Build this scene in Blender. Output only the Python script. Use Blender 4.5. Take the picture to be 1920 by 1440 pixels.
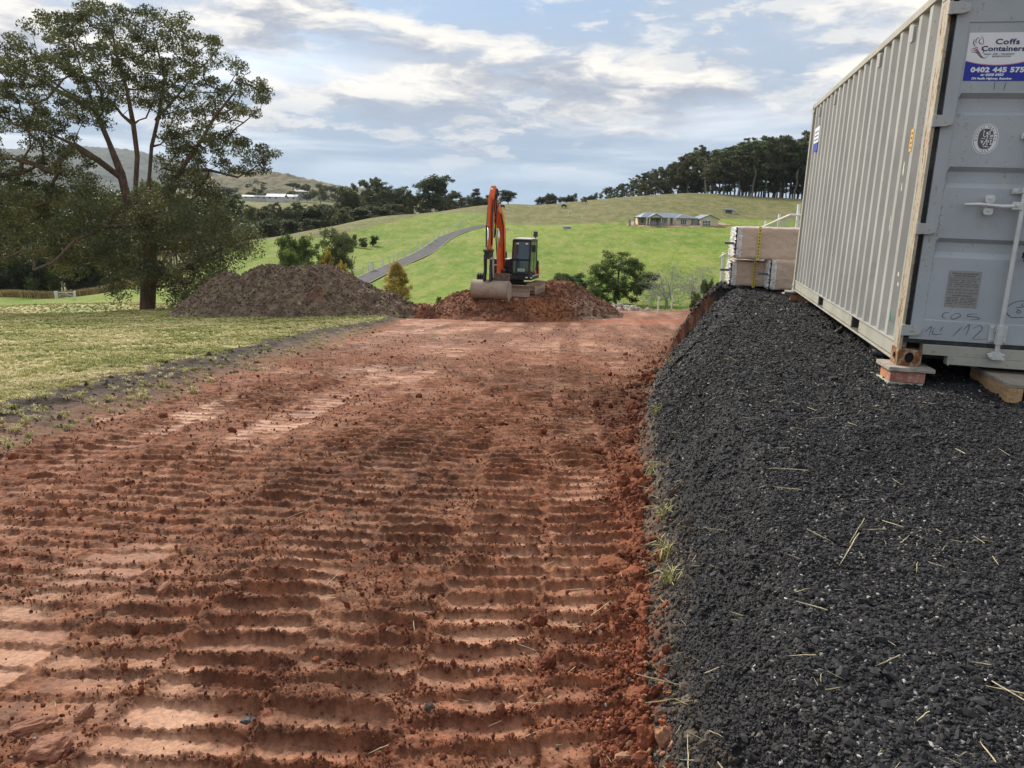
import bpy, bmesh, math, random
import numpy as np
from mathutils import Vector, Matrix, Euler
R = math.radians
random.seed(7)
rng = np.random.default_rng(11)
scene = bpy.context.scene
for o in list(bpy.data.objects): bpy.data.objects.remove(o)
COL = scene.collection

# ------------------------------------------------------------------ camera
F, PITCH, ROLL, CZ = 1442.0, R(12.55), R(1.5), 1.6
_f = np.array([0, math.cos(PITCH), -math.sin(PITCH)])
_r0 = np.array([1.0, 0, 0]); _u0 = np.cross(_r0, _f)
_rt = math.cos(ROLL) * _r0 + math.sin(ROLL) * _u0
_up = -math.sin(ROLL) * _r0 + math.cos(ROLL) * _u0
cam_d = bpy.data.cameras.new('camera')
cam_d.sensor_width = 36; cam_d.lens = F / 1920 * 36
cam_d.clip_start = 0.05; cam_d.clip_end = 20000
cam = bpy.data.objects.new('camera', cam_d); COL.objects.link(cam)
cam.matrix_world = Matrix([[_rt[0], _up[0], -_f[0], 0], [_rt[1], _up[1], -_f[1], 0],
                           [_rt[2], _up[2], -_f[2], CZ], [0, 0, 0, 1]])
scene.camera = cam

def at(px, py, Y):
    """direction of a photo pixel, taken out to the depth Y"""
    d = _f + _rt * (px - 960) / F + _up * (720 - py) / F
    return np.array([0, 0, CZ]) + d * (Y / d[1])

# ------------------------------------------------------------------ light
SUN_AZ, SUN_EL = R(-34), R(36)            # azimuth from +Y, positive to the right
sdir = Vector((math.sin(SUN_AZ) * math.cos(SUN_EL), math.cos(SUN_AZ) * math.cos(SUN_EL), math.sin(SUN_EL)))
sun_d = bpy.data.lights.new('sun', 'SUN'); sun_d.energy = 2.3; sun_d.angle = R(16); sun_d.color = (1, .92, .80)
sun = bpy.data.objects.new('sun', sun_d); COL.objects.link(sun)
sun.rotation_euler = sdir.to_track_quat('Z', 'Y').to_euler()
scene.view_settings.view_transform = 'Standard'
scene.view_settings.look = 'None'
scene.view_settings.exposure = 1.2
scene.view_settings.gamma = 1

# ------------------------------------------------------------------ node helpers
class NT:
    def __init__(s, tree): s.t = tree; s.n = tree.nodes; s.l = tree.links
    def node(s, typ, props=None, **ins):
        n = s.n.new(typ)
        for k, v in (props or {}).items(): setattr(n, k, v)
        for k, v in ins.items():
            key = int(k[1:]) if k[0] == '_' else k.replace('__', ' ')
            s.put(n.inputs[key], v)
        return n
    def put(s, sock, v):
        if isinstance(v, bpy.types.NodeSocket): s.l.new(v, sock)
        elif v is not None:
            try: sock.default_value = v
            except Exception: sock.default_value = tuple(v) + (1,)
    def math(s, op, a, b=None, c=None, clamp=False):
        n = s.n.new('ShaderNodeMath'); n.operation = op; n.use_clamp = clamp
        for i, v in enumerate((a, b, c)):
            if v is not None: s.put(n.inputs[i], v)
        return n.outputs[0]
    def vmath(s, op, a, b=None):
        n = s.n.new('ShaderNodeVectorMath'); n.operation = op
        s.put(n.inputs[0], a)
        if b is not None: s.put(n.inputs[3 if op == 'SCALE' else 1], b)
        return n.outputs['Value'] if op in ('LENGTH', 'DOT_PRODUCT') else n.outputs[0]
    def mix(s, f, a, b, mode='MIX'):
        n = s.n.new('ShaderNodeMix'); n.data_type = 'RGBA'; n.blend_type = mode; n.clamp_factor = True
        s.put(n.inputs[0], f)
        for sock, v in ((n.inputs[6], a), (n.inputs[7], b)):
            if isinstance(v, bpy.types.NodeSocket): s.l.new(v, sock)
            else: sock.default_value = (v[0], v[1], v[2], 1)
        return n.outputs[2]
    def ramp(s, v, lo, hi, a=0.0, b=1.0, smooth=True):
        n = s.n.new('ShaderNodeMapRange'); n.interpolation_type = 'SMOOTHSTEP' if smooth else 'LINEAR'; n.clamp = True
        s.put(n.inputs[0], v); s.put(n.inputs[1], lo); s.put(n.inputs[2], hi); s.put(n.inputs[3], a); s.put(n.inputs[4], b)
        return n.outputs[0]
    def noise(s, vec, scale, detail=4, rough=.55, dist=0.0, dim='3D', out=0):
        n = s.n.new('ShaderNodeTexNoise'); n.noise_dimensions = dim
        s.put(n.inputs['Vector'], vec); s.put(n.inputs['Scale'], scale); s.put(n.inputs['Detail'], detail)
        s.put(n.inputs['Roughness'], rough); s.put(n.inputs['Distortion'], dist)
        return n.outputs[out]
    def attr(s, name, typ='GEOMETRY', out='Color'):
        n = s.n.new('ShaderNodeAttribute'); n.attribute_name = name; n.attribute_type = typ
        return n.outputs[out]
    def obj(s): return s.n.new('ShaderNodeTexCoord').outputs['Object']
    def pos(s): return s.n.new('ShaderNodeNewGeometry').outputs['Position']

# ------------------------------------------------------------------ sky
def make_world():
    w = bpy.data.worlds.new('World'); scene.world = w; w.use_nodes = True
    t = NT(w.node_tree); t.n.clear()
    out = t.n.new('ShaderNodeOutputWorld'); bg = t.n.new('ShaderNodeBackground')
    sky = t.node('ShaderNodeTexSky', dict(sky_type='NISHITA', sun_disc=False, sun_elevation=SUN_EL, sun_rotation=SUN_AZ,
                                          air_density=1.0, dust_density=1.2, ozone_density=1.2))
    d = t.n.new('ShaderNodeTexCoord').outputs['Generated']
    sp = t.node('ShaderNodeSeparateXYZ', None, Vector=d).outputs
    z = t.math('MAXIMUM', sp[2], 0.0)
    inv = t.math('DIVIDE', 1.0, t.math('ADD', z, 0.055))
    p = t.node('ShaderNodeCombineXYZ', None, X=t.math('MULTIPLY', sp[0], inv), Y=t.math('MULTIPLY', sp[1], inv), Z=0.0).outputs[0]
    def off(v, x, y, zz=0.0): return t.vmath('ADD', v, (x, y, zz))
    # thin high veil: wide soft streaks
    veil = t.ramp(t.noise(off(p, 3.1, 1.7), 0.34, 5, .55, .5), .28, .54)
    # heaped cloud with its own lit and shaded sides
    q3 = t.vmath('MULTIPLY', d, (4.0, 4.0, 13.0))
    def heap(o, sc, lo, hi, wamt):
        warp = t.vmath('SCALE', t.vmath('SUBTRACT', t.noise(off(q3, o + 7.0, 2.0), sc * 1.9, 4, .6, out=1), (.5, .5, .5)), wamt)
        pc = t.vmath('ADD', q3, warp)
        def dens(v): return t.noise(off(v, o + 11.3, o + 6.9, 2.6), sc, 9, .57, .0)
        d1 = dens(pc); d2 = dens(t.vmath('ADD', pc, (sdir.x * .15 / sc, sdir.y * .15 / sc, .30 / sc)))
        return t.ramp(d1, lo, hi), t.ramp(t.math('SUBTRACT', d1, d2), -.075, .085), t.ramp(d1, lo + .05, hi + .10)
    cumA, litA, thA = heap(0.0, .95, .48, .60, .55)
    cumB, litB, thB = heap(23.0, 1.9, .50, .60, .40)
    # broad grey-blue shade deck
    deck = t.ramp(t.noise(off(p, 1.2, 9.4, 5.0), .24, 5, .55, .5), .42, .60)
    K = 3.7
    def col(r, g, b, k=1.0): return (r * K * k, g * K * k, b * K * k)
    blue = t.mix(.55, sky.outputs[0], col(.27, .50, .88))
    horizon = t.mix(t.ramp(z, .0, .16), col(.30, .54, .82), blue)
    c = t.mix(t.math('MULTIPLY', veil, t.ramp(z, .03, .15, .30, .90)), horizon, col(.95, .96, 1.0, 1.14))
    c = t.mix(t.math('MULTIPLY', deck, t.ramp(z, .0, .30, .85, .58)), c, col(.35, .50, .70))
    def shade(lit, th, k=1.0):
        cc = t.mix(lit, col(.50, .55, .655), col(1.0, .955, .88, 1.22 * k))
        return t.mix(t.math('MULTIPLY', th, t.math('SUBTRACT', 1.0, lit)), cc, col(.34, .41, .55))
    c = t.mix(t.math('MULTIPLY', cumB, t.ramp(z, .03, .10, .15, .58)), c, shade(litB, thB))
    c = t.mix(t.math('MULTIPLY', cumA, t.ramp(z, .075, .15, .06, .95)), c, shade(litA, thA, 1.05))
    # the air near the horizon
    c = t.mix(t.ramp(z, .0, .085, .50, .0), c, col(.34, .57, .80))
    t.l.new(c, bg.inputs[0]); bg.inputs[1].default_value = 0.1
    t.l.new(bg.outputs[0], out.inputs[0])
make_world()

# ------------------------------------------------------------------ materials
MATS = {}
def mat(name, build=None, **kw):
    """one Principled material; build(t, bsdf) may wire colour, roughness and bump"""
    if name in MATS: return MATS[name]
    m = bpy.data.materials.new(name); m.use_nodes = True
    t = NT(m.node_tree); b = t.n['Principled BSDF']
    b.inputs['Roughness'].default_value = kw.get('rough', .7)
    b.inputs['Metallic'].default_value = kw.get('metal', 0)
    b.inputs['Specular IOR Level'].default_value = kw.get('spec', .35)
    c = kw.get('color', (.5, .5, .5)); b.inputs['Base Color'].default_value = (*c, 1)
    if build: build(t, b)
    MATS[name] = m
    return m
def bump(t, b, h, strength=.5, dist=.02):
    n = t.node('ShaderNodeBump', None, Strength=strength, Distance=dist, Height=h)
    t.l.new(n.outputs[0], b.inputs['Normal'])
def worn(name, color, rough=.55, metal=0.0, var=.18, dirt=(.25, .2, .15), dirtamt=.25, scale=3.0, bmp=.0):
    """painted / plain surface with tonal variation, grime and slight relief"""
    def build(t, b):
        p = t.obj()
        n1 = t.noise(p, scale, 6, .6); n2 = t.noise(p, scale * 9, 4, .6)
        v = t.ramp(n1, .3, .7, 1 - var, 1 + var * .6)
        c = t.mix(1.0, color, t.node('ShaderNodeCombineColor', None, _0=v, _1=v, _2=v).outputs[0], 'MULTIPLY')
        c = t.mix(t.math('MULTIPLY', t.ramp(t.math('MULTIPLY', n1, n2), .22, .40), dirtamt), c, dirt)
        t.l.new(c, b.inputs['Base Color'])
        t.put(b.inputs['Roughness'], t.ramp(n2, .3, .7, max(rough - .12, .05), min(rough + .14, 1)))
        if bmp: bump(t, b, n2, bmp, .01)
    return mat(name, build, rough=rough, metal=metal)

# ------------------------------------------------------------------ mesh builder
def rotm(rx=0, ry=0, rz=0): return Euler((rx, ry, rz)).to_matrix()
class MB:
    def __init__(s): s.v = []; s.f = []; s.n = 0
    def add(s, vs, fs):
        k = len(s.v); s.v += [tuple(map(float, p)) for p in vs]; s.f += [tuple(i + k for i in f) for f in fs]; return s
    def box(s, c, size, rot=None, taper=1.0):
        x, y, z = (a / 2 for a in size); M = rot or Matrix.Identity(3); c = Vector(c)
        vs = []
        for dz, k in ((-z, 1), (z, taper)):
            for dx, dy in ((-x, -y), (x, -y), (x, y), (-x, y)): vs.append(c + M @ Vector((dx * k, dy * k, dz)))
        return s.add(vs, [(3, 2, 1, 0), (4, 5, 6, 7), (0, 1, 5, 4), (1, 2, 6, 5), (2, 3, 7, 6), (3, 0, 4, 7)])
    def span(s, a, b):
        return s.box([(a[i] + b[i]) / 2 for i in range(3)], [abs(b[i] - a[i]) for i in range(3)])
    def tube(s, pts, rad, seg=10, cap=True):
        pts = [Vector(p) for p in pts]; n = len(pts)
        rad = [rad] * n if isinstance(rad, (int, float)) else rad
        k = len(s.v); prev = None
        for i, p in enumerate(pts):
            d = (pts[min(i + 1, n - 1)] - pts[max(i - 1, 0)]).normalized()
            if prev is None: prev = d.orthogonal().normalized()
            u = (prev - d * prev.dot(d))
            u = u.normalized() if u.length > 1e-6 else d.orthogonal().normalized()
            prev = u; w = d.cross(u)
            for j in range(seg):
                a = 2 * math.pi * j / seg
                s.v.append(tuple(p + (u * math.cos(a) + w * math.sin(a)) * rad[i]))
        for i in range(n - 1):
            for j in range(seg):
                s.f.append((k + i * seg + j, k + i * seg + (j + 1) % seg, k + (i + 1) * seg + (j + 1) % seg, k + (i + 1) * seg + j))
        if cap:
            s.f.append(tuple(k + j for j in range(seg - 1, -1, -1))); s.f.append(tuple(k + (n - 1) * seg + j for j in range(seg)))
        return s
    def prism(s, poly, axis, lo, hi):
        """2D outline extruded along axis ('x','y','z'); outline is in the other two axes, in order"""
        n = len(poly)
        def P(p, h):
            return {'x': (h, p[0], p[1]), 'y': (p[0], h, p[1]), 'z': (p[0], p[1], h)}[axis]
        vs = [P(p, lo) for p in poly] + [P(p, hi) for p in poly]
        fs = [tuple(range(n - 1, -1, -1)), tuple(range(n, 2 * n))] + [(i, (i + 1) % n, n + (i + 1) % n, n + i) for i in range(n)]
        return s.add(vs, fs)
    def sheet(s, rows):
        m = len(rows[0]); k = len(s.v)
        for r in rows: s.v += [tuple(map(float, p)) for p in r]
        for i in range(len(rows) - 1):
            for j in range(m - 1):
                a = k + i * m + j; s.f.append((a, a + 1, a + m + 1, a + m))
        return s
    def xf(s, M):
        s.v = [tuple(M @ Vector(p)) for p in s.v]; return s
    def build(s, name, material, parent=None, bevel=0, smooth=False, fix=True):
        me = bpy.data.meshes.new(name); me.from_pydata(s.v, [], s.f); me.update()
        if fix:
            bm = bmesh.new(); bm.from_mesh(me); bmesh.ops.recalc_face_normals(bm, faces=bm.faces); bm.to_mesh(me); bm.free()
        ob = bpy.data.objects.new(name, me); COL.objects.link(ob)
        if material: me.materials.append(material)
        if parent: ob.parent = parent
        if smooth:
            me.polygons.foreach_set('use_smooth', [True] * len(me.polygons))
        if bevel:
            md = ob.modifiers.new('bevel', 'BEVEL'); md.width = bevel; md.segments = 2; md.limit_method = 'ANGLE'; md.angle_limit = R(35)
        return ob
def tag(o, label=None, cat=None, group=None, kind=None):
    if label: o['label'] = label
    if cat: o['category'] = cat
    if group: o['group'] = group
    if kind: o['kind'] = kind
    return o
def empty(name, M=None, loc=None, rz=0):
    o = bpy.data.objects.new(name, None); COL.objects.link(o); o.empty_display_size = .2
    if M is not None: o.matrix_world = M
    elif loc is not None: o.location = tuple(float(a) for a in loc); o.rotation_euler = (0, 0, rz)
    return o
def copy_tree(o, parent=None):
    c = o.copy(); COL.objects.link(c)
    if parent: c.parent = parent
    for ch in list(o.children): copy_tree(ch, c)
    return c
def np_mesh(name, V, Fq, material=None, attrs=None, smooth=True, parent=None):
    """mesh from numpy arrays; Fq is (n,3) or (n,4)"""
    me = bpy.data.meshes.new(name); k = Fq.shape[1]
    me.vertices.add(len(V)); me.vertices.foreach_set('co', np.ascontiguousarray(V, dtype=np.float32).ravel())
    me.loops.add(Fq.size); me.loops.foreach_set('vertex_index', np.ascontiguousarray(Fq, dtype=np.int32).ravel())
    me.polygons.add(len(Fq)); me.polygons.foreach_set('loop_start', np.arange(0, Fq.size, k, dtype=np.int32))
    me.polygons.foreach_set('use_smooth', np.full(len(Fq), smooth))
    me.update(calc_edges=True)
    for an, (typ, arr) in (attrs or {}).items():
        a = me.attributes.new(an, typ, 'POINT')
        a.data.foreach_set('color' if 'COLOR' in typ else 'vector' if 'VECTOR' in typ else 'value', np.ascontiguousarray(arr, dtype=np.float32).ravel())
    if material: me.materials.append(material)
    ob = bpy.data.objects.new(name, me); COL.objects.link(ob)
    if parent: ob.parent = parent
    return ob

# ------------------------------------------------------------------ numpy noise
_perm = rng.permutation(256); _perm = np.concatenate([_perm, _perm, _perm])
_ga = rng.uniform(0, 2 * np.pi, 256); _gx, _gy = np.cos(_ga), np.sin(_ga)
def pn(x, y, seed=0):
    xi = np.floor(x).astype(np.int64); yi = np.floor(y).astype(np.int64); xf = x - xi; yf = y - yi
    u = xf * xf * xf * (xf * (xf * 6 - 15) + 10); v = yf * yf * yf * (yf * (yf * 6 - 15) + 10)
    def g(ix, iy, dx, dy):
        h = _perm[_perm[(ix + seed * 37) & 255] + (iy & 255)]; return _gx[h] * dx + _gy[h] * dy
    a = g(xi, yi, xf, yf); b = g(xi + 1, yi, xf - 1, yf); c = g(xi, yi + 1, xf, yf - 1); d = g(xi + 1, yi + 1, xf - 1, yf - 1)
    return ((a + u * (b - a)) + v * ((c + u * (d - c)) - (a + u * (b - a)))) * 1.5
def fbm(x, y, oct=4, seed=0, gain=.5, lac=2.03):
    s = 0; a = 1; tot = 0
    for i in range(oct):
        s = s + a * pn(x * lac ** i, y * lac ** i, seed + i); tot += a; a *= gain
    return s / tot
def sst(a, b, x): t = np.clip((x - a) / (b - a), 0, 1); return t * t * (3 - 2 * t)
def lerp(a, b, t): return a + (b - a) * t
# ------------------------------------------------------------------ the lie of the land
ZY = [-30, 0, 3, 6, 10, 15, 20, 25, 30, 36, 45, 60]; ZZ = [.3, 0, -.1, -.3, -.65, -1.2, -1.72, -2.22, -2.65, -3.15, -3.9, -5.6]
def zr(y): return np.interp(y, ZY, ZZ)
TOE = np.array([(-20, .1), (1, .3), (2.1, .45), (2.9, .59), (3.7, .72), (5.25, .94), (7.3, 1.24), (10.7, 1.97), (14.7, 3.0), (21, 4.6), (25.3, 5.7), (40, 9.2), (60, 13)])
CREST = np.array([(-20, .4), (1, .56), (2.0, .77), (2.5, .89), (3.3, 1.07), (4.2, 1.24), (5.3, 1.44), (7, 1.7), (8.8, 2.40), (11.3, 3.30), (14.7, 4.4), (21, 5.9), (25.3, 7.2), (40, 11), (60, 15)])
REDL = np.array([(-20, -3.6), (5.4, -3.75), (11.5, -3.77), (18.5, -4.18), (28.6, -4.45), (60, -5)])
LAWNE = np.array([(-20, -4.7), (6.4, -4.80), (7.8, -4.72), (9.7, -4.75), (13.7, -5.1), (22.2, -5.6), (28, -4.9), (60, -5.6)])
def line(tab, y): return np.interp(y, tab[:, 0], tab[:, 1])

# far terrain: smooth surface through surveyed points (pixel direction, depth from what stands there)
CP = [(100, 600, 40), (100, 575, 70), (100, 560, 135), (20, 556, 140), (250, 580, 75), (760, 584, 85), (720, 545, 112),
      (1000, 545, 100), (1000, 520, 120), (1000, 480, 150), (1000, 440, 195), (1000, 423, 225), (1000, 400, 270), (1000, 384, 320), (960, 383, 325),
      (1160, 567, 108), (1260, 424, 210), (1200, 424, 212), (1345, 425, 208), (1260, 455, 175), (1260, 500, 140), (1270, 398, 250), (1300, 362, 330), (1480, 372, 330),
      (1200, 369, 335), (1100, 377, 335), (1400, 440, 190), (1400, 500, 138), (1400, 405, 250), (1550, 450, 190), (1600, 375, 330), (1600, 540, 110),
      (477, 449, 180), (595, 431, 210), (720, 405, 250), (895, 386, 300), (440, 462, 165), (500, 500, 140), (560, 540, 112), (655, 536, 120),
      (760, 491, 152), (830, 450, 188), (900, 425, 222), (680, 470, 175), (640, 450, 195), (800, 425, 225), (860, 470, 170), (820, 520, 125), (900, 545, 105)]
CPX = [np.array(at(*c)) for c in CP]
for (a, r, z) in [(-30, 180, -18), (-24, 230, -16), (-20, 260, -15), (-14, 330, -13), (-8, 360, -9), (-3, 420, -4), (-32, 450, -16), (-20, 500, -8), (-10, 550, -4),
                  (4, 430, -4), (12, 430, 4), (22, 450, 8), (32, 420, 10), (-36, 900, 6), (-18, 760, 7), (-13, 700, 6), (-5, 900, -6), (5, 900, -8), (20, 900, -4), (36, 900, 0),
                  (-30, 2000, -10), (0, 2000, -12), (30, 2000, -10), (40, 120, -8), (45, 60, -4.5), (48, 250, 4), (-46, 60, -7.5), (-48, 140, -17), (-48, 300, -16)]:
    CPX.append(np.array([r * math.sin(R(a)), r * math.cos(R(a)), z]))
def near_nat(x, y):
    left = zr(y) + .12 - .03 * np.maximum(0, -x - 5)
    right = np.interp(y, [-30, 13, 18, 25, 30, 45, 60], [.46, .38, -.1, -.95, -1.5, -3.3, -5.4]) - .01 * np.maximum(0, x - 6)
    return np.where(x > line(TOE, y), right, left)
for a in (-40, -28, -20, -12, -4, 4, 12, 20, 28, 40):
    for r in (38, 52):
        x, y = r * math.sin(R(a)), r * math.cos(R(a)); CPX.append(np.array([x, y, float(near_nat(np.array(x), np.array(y)))]))
CPX = np.array(CPX)
def _ph(x, y):
    r = np.clip(np.hypot(x, y), 20, 2500); th = np.clip(np.arctan2(x, y), -R(52), R(52))
    return th * 1.8, np.log(r)
def _phi(d): return np.where(d > 0, d * d * np.log(np.maximum(d, 1e-9)), 0)
_a, _b = _ph(CPX[:, 0], CPX[:, 1]); _n = len(_a)
_A = np.zeros((_n + 3, _n + 3)); _A[:_n, :_n] = _phi(np.hypot(_a[:, None] - _a, _b[:, None] - _b)) + np.eye(_n) * 2e-4
_A[:_n, _n] = 1; _A[:_n, _n + 1] = _a; _A[:_n, _n + 2] = _b; _A[_n:, :_n] = _A[:_n, _n:].T
_w = np.linalg.solve(_A, np.concatenate([CPX[:, 2], np.zeros(3)]))
def far_nat(x, y):
    sh = np.shape(x); x = np.ravel(x); y = np.ravel(y); out = np.empty(len(x))
    for i in range(0, len(x), 40000):
        a, b = _ph(x[i:i + 40000], y[i:i + 40000])
        out[i:i + 40000] = _phi(np.hypot(a[:, None] - _a, b[:, None] - _b)) @ _w[:_n] + _w[_n] + a * _w[_n + 1] + b * _w[_n + 2]
    return out.reshape(sh)

LAWN, STRIP, RED, BANK, GRAVEL = range(5)
_st = np.random.default_rng(5)
NST = 40
ST_PITCH = _st.uniform(.146, .166, NST); ST_PH = _st.uniform(0, 1, NST); ST_AMP = _st.choice([.6, .85, 1.0, 1.0, 1.15], NST); ST_TILT = _st.uniform(-.25, .25, NST)
ST_AMP[20:27] = 1.1; ST_BERM = _st.choice([0, .15, .5, 1.0], NST)
def ground(x, y, fine=True):
    """height, class, colour and compaction of the near ground"""
    x = np.asarray(x, float); y = np.asarray(y, float); r = np.hypot(x, y)
    wob = .10 * fbm(x * 1.1, y * 1.1, 4, 3) * np.clip(r / 5, .5, 2.5)
    xt = line(TOE, y) + wob * .6; xc = line(CREST, y) + .10 * sst(14, 9, y) + .16 * fbm(x * .9, y * .9, 3, 8); xl = line(REDL, y) + 3.2 * wob; xd = line(LAWNE, y) + 1.6 * wob
    yend = 47 + 4 * fbm(x * .12, y * .1, 3, 4)
    base = zr(y) + .035 * np.maximum(0, x - 2) * sst(12, 25, y)
    nat = near_nat(x, y)
    nf = (r > 34)
    if nf.any():
        k = sst(36, 54, r[nf]); nat = nat.copy(); nat[nf] = lerp(nat[nf], far_nat(x[nf], y[nf]), k)
        base = base.copy(); base[nf] = np.where(y[nf] > 36, lerp(base[nf], nat[nf] - .05, sst(38, 50, y[nf])), base[nf])
    grav = .45 + .03 * fbm(x * .8, y * .8, 3, 6) + .02 * fbm(x * 3, y * 3, 2, 16)
    gend = sst(13.8, 15.0, y + .5 * fbm(x * .8, y * .8, 3, 12))
    grav = lerp(grav, nat - .02, gend)
    cls = np.full(x.shape, LAWN)
    t_bank = (x - xt) / np.maximum(xc - xt, .05)
    inpad = (x > xd) & (x < xt) & (y < yend)
    cls[inpad & (x < xl)] = STRIP
    cls[inpad & (x >= xl)] = RED
    cls[(t_bank >= 0) & (t_bank <= 1) & (y < yend)] = BANK
    cls[(t_bank > .26 + .16 * sst(5.5, 3.5, y) + .40 * sst(8.5, 11, y) + .25 * fbm(x * 2.5, y * 2.5, 3, 9)) & (gend < .5) & (t_bank <= 1)] = GRAVEL
    cls[(t_bank > 1) & (gend < .5)] = GRAVEL
    # --- tracks pressed into the clay
    u = (x - (.045 * y + .0009 * y * y)) / .455 + .12 * pn(x * .4, y * .25, 21) + .07 * pn(x * 5, y * 3.5, 22) + .05 * pn(x * 13, y * 11, 23)
    i = np.floor(u).astype(int); fr = u - i; k = np.clip(i + 22, 0, NST - 1)
    v = (y + .02 * pn(x * 4, y * 4, 31) + .006 * pn(x * 17, y * 17, 33) + .004 * pn(x * 41, y * 41, 34)) / ST_PITCH[k] + ST_PH[k] + ST_TILT[k] * (fr - .5)
    fv = v - np.floor(v)
    ridge = sst(.33, .41, fv) * (1 - sst(.56, .63, fv)) + .30 * np.exp(-((fv - .80) / .07) ** 2)
    ridge = ridge * np.interp(r, [0, 15, 24], [1, 1, .15])
    fj = fr + .05 * pn(x * 3.1, y * 3.1, 62); win = sst(.0, .09, fj) * (1 - sst(.91, 1.0, fj))
    win = lerp(win, .8, sst(10, 20, r))
    keep = (.25 + .75 * sst(-.45, .05, fbm(x * 1.3 + i * 7.1, y * 1.1, 3, 40))) * ST_AMP[k]
    worn_ = sst(-.20, .25, fbm(x * .55, y * .33, 3, 50))          # dragged-flat, dried patches
    keep = keep * (1 - .85 * worn_ * sst(-.3, -1.6, x)) * (1 - .8 * sst(.12, .42, fbm(x * .8 + 17, y * .55 + 5, 3, 46)))
    keep = keep * np.interp(r, [0, 12, 22], [1, 1, .45]); 
    amp = .031 * (.75 + .5 * sst(-.4, .4, fbm(x * .6 + 3, y * .6, 2, 45))) * np.interp(r, [0, 6, 14, 30], [1, 1.0, .95, .5])
    berm = np.exp(-((fr - np.round(fr) + .05 * pn(x * 5, y * 5, 61)) / .075) ** 2) * ST_BERM[np.clip(np.round(u).astype(int) + 22, 0, NST - 1)] * sst(-.25, .3, fbm(x * .8 + 9, y * .5, 3, 60)) * np.interp(r, [0, 8, 20], [1, .8, .15])
    tr = ridge * win * keep
    broken = sst(-.15, .35, fbm(x * 3.0, y * 3.0, 3, 70))
    smooth = np.clip(win * (1 - np.minimum(1, ridge * 1.1)) * (.28 + .8 * worn_ + .45 * keep) * (1 - .72 * broken), 0, 1)
    smooth = np.clip(smooth + .38 * worn_ * (1 - broken) * sst(-.3, -1.6, x), 0, 1) * (1 - berm)
    streak = sst(.05, .45, fbm(u * .9, y * .11, 3, 57)) * sst(5, 9, y) * sst(34, 26, y)
    stone_ = np.clip(.50 + 1.5 * pn(i * .73 + .37, y * .13 + i * 3.1, 58), .08, 1.25); smooth = np.clip(smooth * lerp(1, stone_, np.interp(y, [2.5, 6], [.45, 1])) + .30 * streak * (1 - .6 * broken) * (1 - ridge), 0, 1)
    # roughness grows in the loose margin under the bank
    mw = np.interp(y, [4, 8], [.16, .34]); marg = np.exp(-np.maximum(0, xt - x) / mw) * (cls == RED); smooth = smooth * (1 - sst(.1, .5, marg)); crumb = 1 - smooth
    lo = .026 * fbm(x * 1.7, y * 1.7, 3, 80)
    rough = .016 * (fbm(x * 7, y * 7, 3, 90)) + .016 * np.abs(pn(x * 21, y * 21, 95)) * np.clip(14 / np.maximum(r, 1), 0, 1)
    if fine: rough = rough + np.clip(6 / np.maximum(r, 1), 0, 1) * (.020 * np.abs(pn(x * 43, y * 43, 97)) + .009 * pn(x * 105, y * 105, 98))
    zred = base + lo + amp * tr * (.85 + .3 * broken) + .040 * berm + crumb * rough * 1.0 + .0022 * fbm(x * 30, y * 30, 2, 99)
    zred = zred + marg * (.05 + .10 * np.maximum(0, fbm(x * 3.5, y * 3.5, 3, 101)))
    # --- topsoil strip and lawn
    ts = np.clip((xl - x) / np.maximum(xl - xd, .05), 0, 1)
    zs = lerp(base + lo, nat, ts) + .07 * np.exp(-((ts - .82) / .16) ** 2) * np.maximum(0, .35 + 1.3 * fbm(x * 1.4, y * 1.4, 3, 110)) + .030 * fbm(x * 6, y * 6, 3, 111) + .018 * np.abs(pn(x * 18, y * 18, 112))
    zl = nat + .05 * fbm(x * .5, y * .5, 3, 120) + .012 * fbm(x * 4, y * 4, 2, 121) * np.clip(30 / np.maximum(r, 1), 0, 1)
    # --- bank and gravel
    mb_ = np.exp(-np.abs(xt - x) / mw) * (.05 + .10 * np.maximum(0, fbm(x * 3.5, y * 3.5, 3, 101)))
    tb = np.clip(t_bank, 0, 1); prof = 1 - (1 - tb) ** np.where(y < 8, 1.32, 1.6) - .06 * np.sin(tb * np.pi) * np.where(y > 13, -3.0, 1)
    zb = lerp(base + lo + mb_, grav, np.clip(prof, 0, 1)) + np.sin(tb * np.pi) * (.10 * fbm(x * 2.6, y * 2.6, 3, 130) + .05 * fbm(x * 8, y * 8, 3, 131) + .018 * np.abs(pn(x * 26, y * 26, 132)))
    zg = grav + .010 * np.abs(pn(x * 25, y * 25, 140)) + .012 * fbm(x * 9, y * 9, 2, 141)
    z = np.select([cls == LAWN, cls == STRIP, cls == RED, cls == BANK], [zl, zs, zred, zb], np.where(t_bank > 1, zg, zb + .01))
    # --- colour of the earth itself
    c = np.zeros(x.shape + (3,))
    def C(*a): return np.array(a)
    n1 = fbm(x * 2.2, y * 2.2, 4, 150)[..., None]; n2 = fbm(x * 9, y * 9, 3, 151)[..., None]; n3 = fbm(x * .35, y * .35, 3, 152)[..., None]
    far = sst(9, 24, y)[..., None]
    dark = lerp(C(.112, .038, .019), C(.120, .064, .037), np.clip(.5 + n3 * 1.4, 0, 1) * (.35 + .5 * far))
    mid = lerp(C(.255, .090, .043), C(.255, .122, .067), np.clip(.4 + n1, 0, 1))
    pale = lerp(C(.43, .190, .102), C(.50, .275, .170), np.clip(.5 + n1 * 1.5, 0, 1))
    red = lerp(dark, mid, np.clip(.45 + n2 * 1.6 + .4 * n1, 0, 1))
    red = lerp(red, pale, (smooth[..., None] * np.clip(.62 + .8 * n1 + .25 * n3, .1, 1)))
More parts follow.
